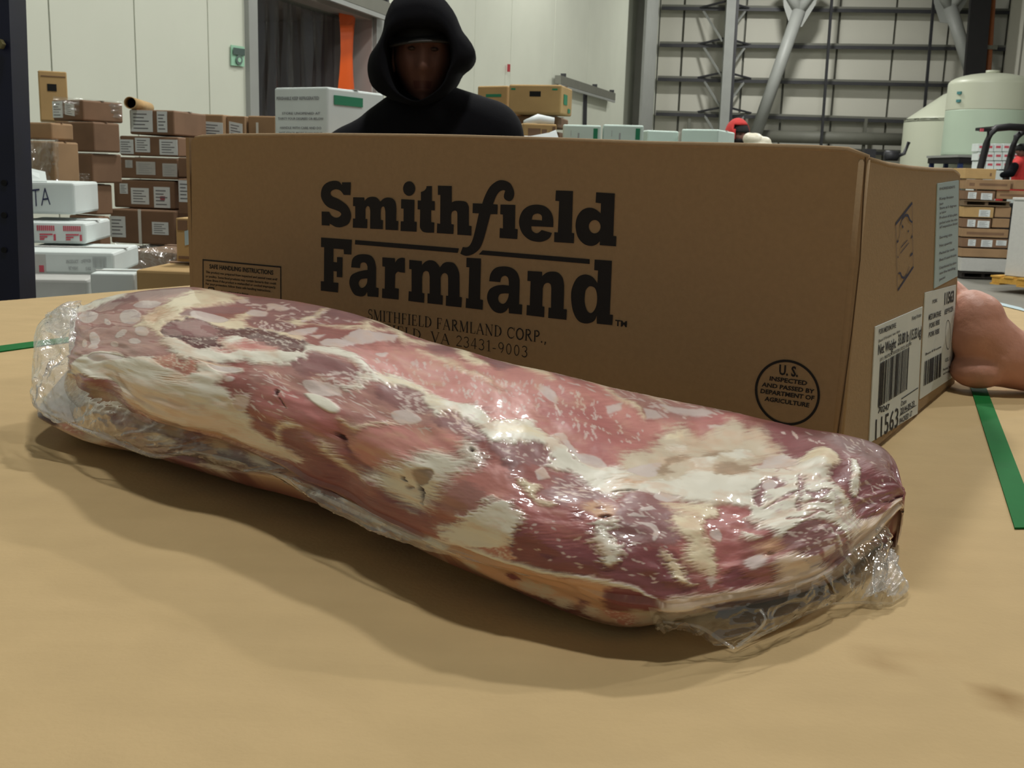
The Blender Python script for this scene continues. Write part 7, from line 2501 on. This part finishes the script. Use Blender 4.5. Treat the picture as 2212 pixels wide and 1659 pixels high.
bm = bmesh.new(); c_ = at(2, 96, 2.12); bm_tube(bm, [c_, c_ - Vector((0, .014, 0))], .010, 6); bm_link('bolt_head', bm, mat('brass_bolt', (130, 120, 80), .35, metal=.6), t)
for y in (395, 465, 540): bm = bmesh.new(); c_ = at(9, y, 2.126); bm_tube(bm, [c_, c_ - Vector((0, .002, 0))], .006, 12); bm_link('post_hole', bm, DARK, t)
# sign and red tag on the left wall
q = [onL(500, 97, .02), onL(500, 141, .02), onL(528, 144, .02), onL(528, 101, .02)]; t = empty('wall_sign', q[0]); tag(t, 'small green notice with dark heading and round emblem on the white wall', 'sign')
slab('sign_plate', q, .01, mat('green_notice', (150, 196, 168), .5), t)
Q = lambda u, v: (q[0] * (1 - u) + q[3] * u) * (1 - v) + (q[1] * (1 - u) + q[2] * u) * v
pr = Print(); pr.poly([Q(.05, .46), Q(.95, .46), Q(.95, .12), Q(.05, .12)]); pr.build('sign_heading', mat('sign_dark', (66, 84, 78), .6), t, LN, .012)
pr = Print(); pr.poly([Q(.52 + .26 * math.cos(i * math.pi / 9), .70 + .24 * math.sin(i * math.pi / 9)) for i in range(18)][::-1]); pr.build('sign_emblem', mat('sign_grey', (86, 104, 96), .6), t, LN, .012)
pr = Print(); pr.poly([Q(.52 + .13 * math.cos(i * math.pi / 9), .70 + .12 * math.sin(i * math.pi / 9)) for i in range(18)][::-1]); pr.build('sign_emblem_centre', MATS['green_notice'], t, LN, .014)
tag(one_box('wall_fitting', onL(1099, 147, .05), (.05, .04, .12), mat('red_plastic', (176, 46, 56), .5)), 'tiny red fitting on the dark seam of the white wall', 'fitting')
# far right: pallet stack
ys = 16.0; G2 = 'cartons on the far right pallets'
for x0, y0, x1, y1, m, mk, lab in ((2084, 364, 2152, 387, KRAFT3, [(.8, .3, .86, .6, KRAFTD, 'print')], 'single brown carton on the very top of the far right stack'),
    (2086, 388, 2184, 410, KRAFT2, [(.08, .35, .2, .65, KRAFTD, 'print'), (.3, .4, .92, .62, KRAFTD, 'print')], 'long brown carton with a printed line, second row of the far right stack'),
    (2188, 389, 2250, 410, KRAFT2, [], 'brown carton at the picture edge, second row of the far right stack'),
    (2086, 412, 2150, 432, KRAFTD, [LB(.08, .12, .36, .82), LB(.52, .05, .90, .75)], 'brown carton with two white labels, third row of the far right stack'),
    (2152, 412, 2230, 431, KRAFT2, [(.1, .35, .9, .6, KRAFTD, 'print')], 'brown carton beside the twin labelled one, third row of the far right stack'),
    (2080, 447, 2147, 470, KRAFT3, [LB(.52, .1, .88, .75)], 'brown carton with one white label just under the wooden slats at the far right'),
    (2149, 447, 2184, 470, KRAFT2, [], 'small plain brown carton just under the wooden slats at the far right'),
    (2080, 472, 2141, 492, KRAFTD, [LB(.16, .1, .44, .86), LB(.52, .05, .94, .78)], 'brown carton with two white labels, fifth row of the far right stack'),
    (2143, 472, 2181, 492, KRAFT2, [], 'light brown wrapped carton, fifth row of the far right stack'),
    (2078, 494, 2179, 513, KRAFT2, [(.1, .3, .9, .6, KRAFTD, 'print')], 'long brown carton with faint print, sixth row of the far right stack'),
    (2077, 515, 2178, 535, KRAFTD, [LB(.14, .15, .30, .85), LB(.42, .1, .66, .85), LB(.74, .3, .96, .85)], 'long brown carton with three labels, seventh row of the far right stack'),
    (2076, 537, 2177, 556, KRAFT2, [], 'long plain brown carton, eighth row of the far right stack'),
    (2075, 558, 2174, 587, PAPERD, [], 'white wrapped carton at the bottom of the far right stack')):
    carton('carton', x0, y0, x1, y1, ys, .9, KR(-4), m, lab, G2, mk, flapline=False)
def pallet(x0, x1, ytop, ybot, Y, m, label, yaw=0.0, d=1.0):
    a, b_ = at(x0, ytop, Y), at(x1, ytop, Y); w = b_.x - a.x; zt = at((x0 + x1) / 2, ytop, Y).z - .004; zb = at((x0 + x1) / 2, ybot, Y).z + .004; t = empty('pallet', (a.x, Y, zb)); tag(t, label, 'pallet'); c = Vector((a.x + w / 2, Y + d / 2, 0)); R3 = Matrix.Rotation(yaw, 3, 'Z')
    h = zt - zb
    for s in (-.46, 0, .46): one_box('stringer', c + R3 @ Vector((w * s, 0, 0)) + UP * (zb + h * .5), (w * .07, d, h * .64), m, t, yaw)
    for i in range(5): one_box('deck_board', c + R3 @ Vector((0, d * (i / 4 - .5) * .9, 0)) + UP * (zt - h * .09), (w, d * .15, h * .18), m, t, yaw)
    for i in (0, 2, 4): one_box('bottom_board', c + R3 @ Vector((0, d * (i / 4 - .5) * .9, 0)) + UP * (zb + h * .09), (w, d * .15, h * .18), m, t, yaw)
pallet(2082, 2182, 433, 446, ys, WOODG, 'dull wooden pallet between the upper and lower cartons of the far right stack')
pallet(2077, 2172, 588, 602, ys, mat('dark_pallet', (40, 34, 30), .9), 'dark pallet on the floor under the far right carton stack')
# white wrapped load on a yellow pallet
a_ = at(2172, 600, 13.6); t = empty('wrapped_load', Vector((a_.x, a_.y, a_.z))); tag(t, 'tall white wrapped load on the yellow pallet at the right edge', 'pallet load')
zt = at(2185, 434, 13.6).z; zb = at(2185, 604, 13.6).z; yy = KR(35); c = Vector((at(2300, 500, 13.6).x, 14.1, (zt + zb) / 2))
one_box('load_body', c, (.62, .62, zt - zb), WBOX, t, yy, .02); one_box('load_cover', c + UP * ((zt - zb) / 2 + .02), (.64, .64, .04), PAPERD, t, yy, .01)
one_box('edge_board', c + Matrix.Rotation(yy, 3, 'Z') @ Vector((-.312, 0, 0)), (.012, .60, (zt - zb) * .98), PAPERD, t, yy)
t = empty('pallet', Vector((c.x, c.y, 0))); tag(t, 'yellow wooden pallet on the floor at the right edge under the white load', 'pallet'); R3 = Matrix.Rotation(yy, 3, 'Z'); zb0 = max(.01, at(2185, 624, 13.6).z); hh_ = zb - zb0
for s in (-.36, 0, .36): one_box('stringer', c * 1 + R3 @ Vector((s, 0, 0)) - UP * c.z + UP * (zb0 + hh_ * .5), (.09, .84, hh_ * .62), WOOD, t, yy)
for i in range(5):
    one_box('deck_board', Vector((c.x, c.y, 0)) + R3 @ Vector((0, .84 * (i / 4 - .5) * .88, 0)) + UP * (zb - hh_ * .10), (.84, .13, hh_ * .18), WOOD, t, yy)
    if i != 1 and i != 3: one_box('bottom_board', Vector((c.x, c.y, 0)) + R3 @ Vector((0, .84 * (i / 4 - .5) * .88, 0)) + UP * (zb0 + hh_ * .08), (.84, .13, hh_ * .16), WOOD, t, yy)
# cream tanks
TANK = mat('cream_plastic_tank', (200, 204, 184), 0.4, 0.03, 1.0); TANKL = mat('tank_green_liquid_level', (188, 206, 186), 0.4, 0.03, 1.0)
def tank(cx, r_px, ytop, ysh, yl, Y, label, cone=0.35, zb=0.0):
    c = at(cx, 300, Y); r = r_px * Y / F; zt, zs, zl = at(cx, ytop, Y).z, at(cx, ysh, Y).z, at(cx, yl, Y).z; t = empty('storage_tank', (c.x, c.y, 0)); tag(t, label, 'tank')
    bm = bmesh.new(); bm_lathe(bm, [(r * .99, zb + .02), (r, zb + .04), (r, zb + .1), (r, zl - .02), (r, zl)], (c.x, c.y, 0), 64); bm_link('lower_shell', bm, TANKL if yl > ysh + 4 else TANK, t, True)
    dome = [(r * math.cos(k * math.pi / 16) if cone == 0 else r * (1 - k / 8 * .8), zs + (zt - zs) * (math.sin(k * math.pi / 16) if cone == 0 else k / 8)) for k in range(8)] + [(r * .12, zt)]
    bm = bmesh.new(); bm_lathe(bm, [(r, zl + .002), (r, zl + .02), (r, zs - .06), (r, zs - .01)] + dome, (c.x, c.y, 0), 64); bm_link('upper_shell', bm, TANK, t, True)
    bm = bmesh.new(); bm_lathe(bm, [(r * .16, zt), (r * .16, zt + .06), (r * .02, zt + .07)], (c.x, c.y, 0), 24); bm_link('lid', bm, TANK, t, True)
    return t, c, r
t, c, r = tank(2128, 84, 158, 184, 241, 25.0, 'cream plastic storage tank with greenish lower part on a stand at the right', 0, at(2075, 338, 25).z)
for y in (203, 220): p = at(2047, y, 25.0); one_box('tank_marking', Vector((c.x - r * .93, c.y - r * .42, p.z)), (.10, .05, .06), mat('teal_mark', (70, 130, 130), .6), t, KR(-62))
tank2 = tank(2062, 104, 196, 262, 262, 27.3, 'taller cream tank with sloped shoulder, left behind the greenish tank')
# steel stand and pump
zt = at(2075, 338, 25).z + .018; t = empty('steel_stand', (c.x, c.y, 0)); tag(t, 'dark blue steel stand with slanting strut carrying the greenish tank', 'stand'); NB = mat('blue_steel', (34, 52, 98), .5)
one_box('stand_top', (c.x, c.y, zt - .03), (r * 2.06, r * 2.06, .05), GALV, t); one_box('stand_frame', (c.x, c.y, zt - .12), (r * 2, r * 2, .12), BLKSTEEL, t)
for sx in (-.92, -.55, .92):
    for sy in (-.92, .92): one_bar('leg', (c.x + r * sx, c.y + r * sy, 0), (c.x + r * sx, c.y + r * sy, zt - .16), .09, NB, t)
one_bar('strut', (c.x - r * .25, c.y - r * .95, zt - .16), (c.x - r * .60, c.y - r * .95, zt - .85), .09, BLKSTEEL, t); one_bar('strut', (c.x - r * .55, c.y - r * .95, zt - .45), (c.x + r * .2, c.y - r * .95, zt - .45), .05, BLKSTEEL, t)
p = at(1925, 336, 24); t = empty('pump', (p.x, p.y, 0)); tag(t, 'small dark pump on a pedestal left of the tanks, above the carton corner', 'pump'); one_box('pedestal', (p.x, p.y, p.z / 2 - .06), (.3, .3, p.z - .12), GALVD, t)
bm = bmesh.new(); bm_tube(bm, [p - Vector((.14, 0, 0)), p + Vector((.14, 0, 0))], .11, 16); bm_link('pump_body', bm, DSTEEL, t, True); one_tube('pump_pipe', [p + Vector((.16, 0, 0)), p + Vector((.28, 0, .05)), p + Vector((.36, 0, .30))], .04, DSTEEL, t)
bx = at(1878, 322, 24); tag(one_box('control_box', (bx.x, bx.y, bx.z / 2), (.24, .2, bx.z), DSTEEL), 'dark control cabinet by the far wall above the carton corner', 'cabinet')
# large duct along the foot of the far wall
a, b_ = Fp(Fu(1640), onF(1700, 297).z, .5), Fp(Fu(1990), onF(1950, 303).z, .5); tag(one_tube('wall_band', [a, a.lerp(b_, .5), b_], .17, GALVD, None, 18), 'thick grey duct running along the lower far wall', 'band')  # round tube drawn for a grey band low on the wall
# stacked white cartons with pink print behind the forklift
G3 = 'white cartons with pink print behind the forklift'
for rI, (y0, y1) in enumerate(((310, 328), (329, 347), (348, 366))):
    for cI in range(5):
        x0 = 2112 + cI * 18
        carton('white_carton', x0, y0, x0 + 17, y1, 22.0, .3, 0, WBOX, 'small white pink printed carton behind the forklift, %s row, %s' % (('top', 'middle', 'bottom')[rI], ('leftmost', 'second', 'third', 'fourth', 'rightmost')[cI]), G3, [(.2, .45, .8, .72, INKR, 'pink_print')], flapline=False)
load_under(2108, 2206, 21.9, .5, 0, at(2150, 367, 22).z - .01, 'white carton load on the floor behind the forklift', WBOX, 4)
# forklift
fy = 18.0; t = empty('forklift', (at(2190, 400, fy).x, fy, 0)); tag(t, 'dark forklift with bent overhead guard at the right edge', 'forklift')
G_ = lambda x, y, dy=0: at(x, y, fy + dy)
for sh in (Vector((0, 0, 0)), Vector((.85, .9, 0))): one_tube('guard_pillar', [Vector((G_(2114, 372).x, fy, .55)) + sh] + [G_(x_, y_) + sh for x_, y_ in ((2118, 362), (2131, 312), (2139, 288), (2152, 277), (2180, 274), (2290, 280))], .058, BLKSTEEL, t, 12)
for x in (2160, 2190, 2220, 2250, 2280): a = G_(x, 275); one_bar('guard_bar', a, a + Vector((0, .9, 0)), .05, BLKSTEEL, t)
one_bar('rear_lamp_bar', G_(2117, 281), G_(2150, 281), .06, BLKSTEEL, t, .05); one_box('tail_lamp', G_(2121, 281, -.04), (.05, .03, .05), INKR, t)
cx_ = G_(2200, 400).x; one_box('chassis', (cx_, fy + .45, .55), (1.5, 1.0, .7), BLKSTEEL, t, 0, .08); one_box('counterweight', (G_(2125, 400).x, fy + .45, .75), (.45, 1.0, .5), DSTEEL, t, 0, .1)
for x in (2130, 2260):
    for dy in (.0, .9): bm = bmesh.new(); c_ = Vector((G_(x, 400).x, fy + dy, .25)); bm_tube(bm, [c_ - Vector((0, .09, 0)), c_ + Vector((0, .09, 0))], .25, 20); bm_link('wheel', bm, HAIR, t)
one_box('seat', (G_(2205, 400).x, fy + .45, 1.0), (.5, .5, .2), HAIR, t, 0, .05)
# driver
d_ = empty('person', (G_(2208, 400).x, fy + .45, 1.1)); tag(d_, 'person in a red and black jacket and dark cap driving the forklift at right', 'person'); Dp = lambda x, y, dy=0: at(x, y, fy + .45 + dy)
hc2 = Dp(2207, 328); sculpt_head('head', hc2, (.085, .10, .12), SKIND, d_, KR(-20), 32)
bm = bmesh.new(); bmesh.ops.create_uvsphere(bm, u_segments=20, v_segments=12, radius=1, matrix=Matrix.Translation(hc2 + UP * .055) @ Matrix.Diagonal((.098, .115, .085, 1))); bm_link('cap', bm, CAPM, d_, True)
blob('body', [('c', Dp(2204, 352), Dp(2206, 400), .13, .17), ('c', Dp(2204, 350), Dp(2230, 352), .09, .09), ('c', Dp(2196, 356, -.1), Dp(2188, 374, -.14), .075, .065), ('c', Dp(2206, 400), Dp(2200, 412), .17, .17), ('b', Dp(2204, 342), (.06, .06, .08)), ('c', Dp(2200, 412, -.1), Dp(2160, 414, -.12), .085, .07), ('c', Dp(2160, 414, -.12), Dp(2156, 448, -.12), .07, .055)], .02, REDF, d_, 4)
blob('jacket_sleeve', [('c', Dp(2191, 360, -.16), Dp(2184, 374, -.20), .075, .07), ('c', Dp(2184, 374, -.20), Dp(2166, 378, -.26), .065, .05)], .015, HOODIE, d_, 3)
# red hooded person and the dark cap beside
ry_ = 9.5; q_ = empty('person', (at(1592, 300, ry_).x, ry_, 0)); tag(q_, 'distant person with a red hood over a black balaclava, behind the large carton', 'person'); Rp = lambda x, y, dy=0: at(x, y, ry_ + dy)
hc3 = Rp(1597, 293); sculpt_head('head', hc3, (.075, .095, .11), SKIND, q_, KR(12), 40)
kx = ry_ / F
shell('balaclava', hc3 + UP * .005, (.088, .108, .122), CAPM, q_, lambda p: p.y < -.55 and -.25 < p.z < .22)
shell('hood', hc3 + Vector((-.018, .01, .008)), (.108, .128, .142), REDF, q_, lambda p: (p.y < -.25 and p.x > -.45 and p.z < .62) or (p.y < -.1 and p.x > -.2 and p.z < .55))
fx = q_.location.x
def figure(par, x, y, zsh, m, m2):
    return blob('body', [('b', (x, y, zsh + .03), (.07, .07, .10)), ('c', (x - .17, y, zsh - .06), (x + .17, y, zsh - .06), .075, .075), ('c', (x, y, zsh - .1), (x, y, .98), .16, .15), ('c', (x - .22, y, zsh - .08), (x - .27, y - .03, zsh - .36), .06, .05), ('c', (x + .22, y, zsh - .08), (x + .27, y - .03, zsh - .36), .06, .05),
                        ('c', (x - .27, y - .03, zsh - .36), (x - .2, y - .2, zsh - .42), .048, .035), ('c', (x + .27, y - .03, zsh - .36), (x + .2, y - .2, zsh - .42), .048, .035), ('c', (x - .09, y, .95), (x - .1, y, .5), .1, .065), ('c', (x + .09, y, .95), (x + .1, y, .5), .1, .065), ('c', (x - .1, y, .5), (x - .1, y, .07), .062, .045), ('c', (x + .1, y, .5), (x + .1, y, .07), .062, .045), ('b', (x - .1, y - .06, .05), (.045, .12, .05)), ('b', (x + .1, y - .06, .05), (.045, .12, .05))], .018, m, par, 5)
figure(q_, hc3.x, ry_ + .02, hc3.z - .22, REDF, JEANS)
by_ = 12.0; c4 = at(1545, 308, by_); q2 = empty('person', (c4.x, by_, 0)); tag(q2, 'distant person in a black cap with red edge, left of the red hooded person', 'person')
sculpt_head('head', c4, (.075, .095, .11), SKIND, q2, 0, 32)
shell('cap', c4 + UP * .02, (.086, .106, .098), CAPM, q2, lambda p: p.z < 0.02); one_tube('cap_trim', [c4 + Vector((.086 * math.cos(t_), .106 * math.sin(t_), .05)) * 1.0 for t_ in np.linspace(-.9, .9, 9)], .012, REDF, q2)
figure(q2, c4.x, by_ + .02, c4.z - .22, HOODIE, JEANS)
# pale plastic sacks right of the red hooded person
sk_ = 8.8; blob_o = blob('plastic_sack', [('b', at(1630, 302, sk_), (.07, .08, .055)), ('b', at(1650, 306, sk_), (.06, .07, .04)), ('b', at(1618, 300, sk_), (.05, .06, .05)), ('b', at(1640, 325, sk_), (.14, .10, .08))], .012, mat('pale_plastic_sack', (214, 208, 188), .4, .06, 20, .5, 40), None, 2)
tag(blob_o, 'crumpled pale plastic sack just right of the red hooded person', 'sack')
load_under(1600, 1680, 8.75, .3, 0, at(1640, 342, sk_).z - .03, 'low load under the pale plastic sack', WBOX2)
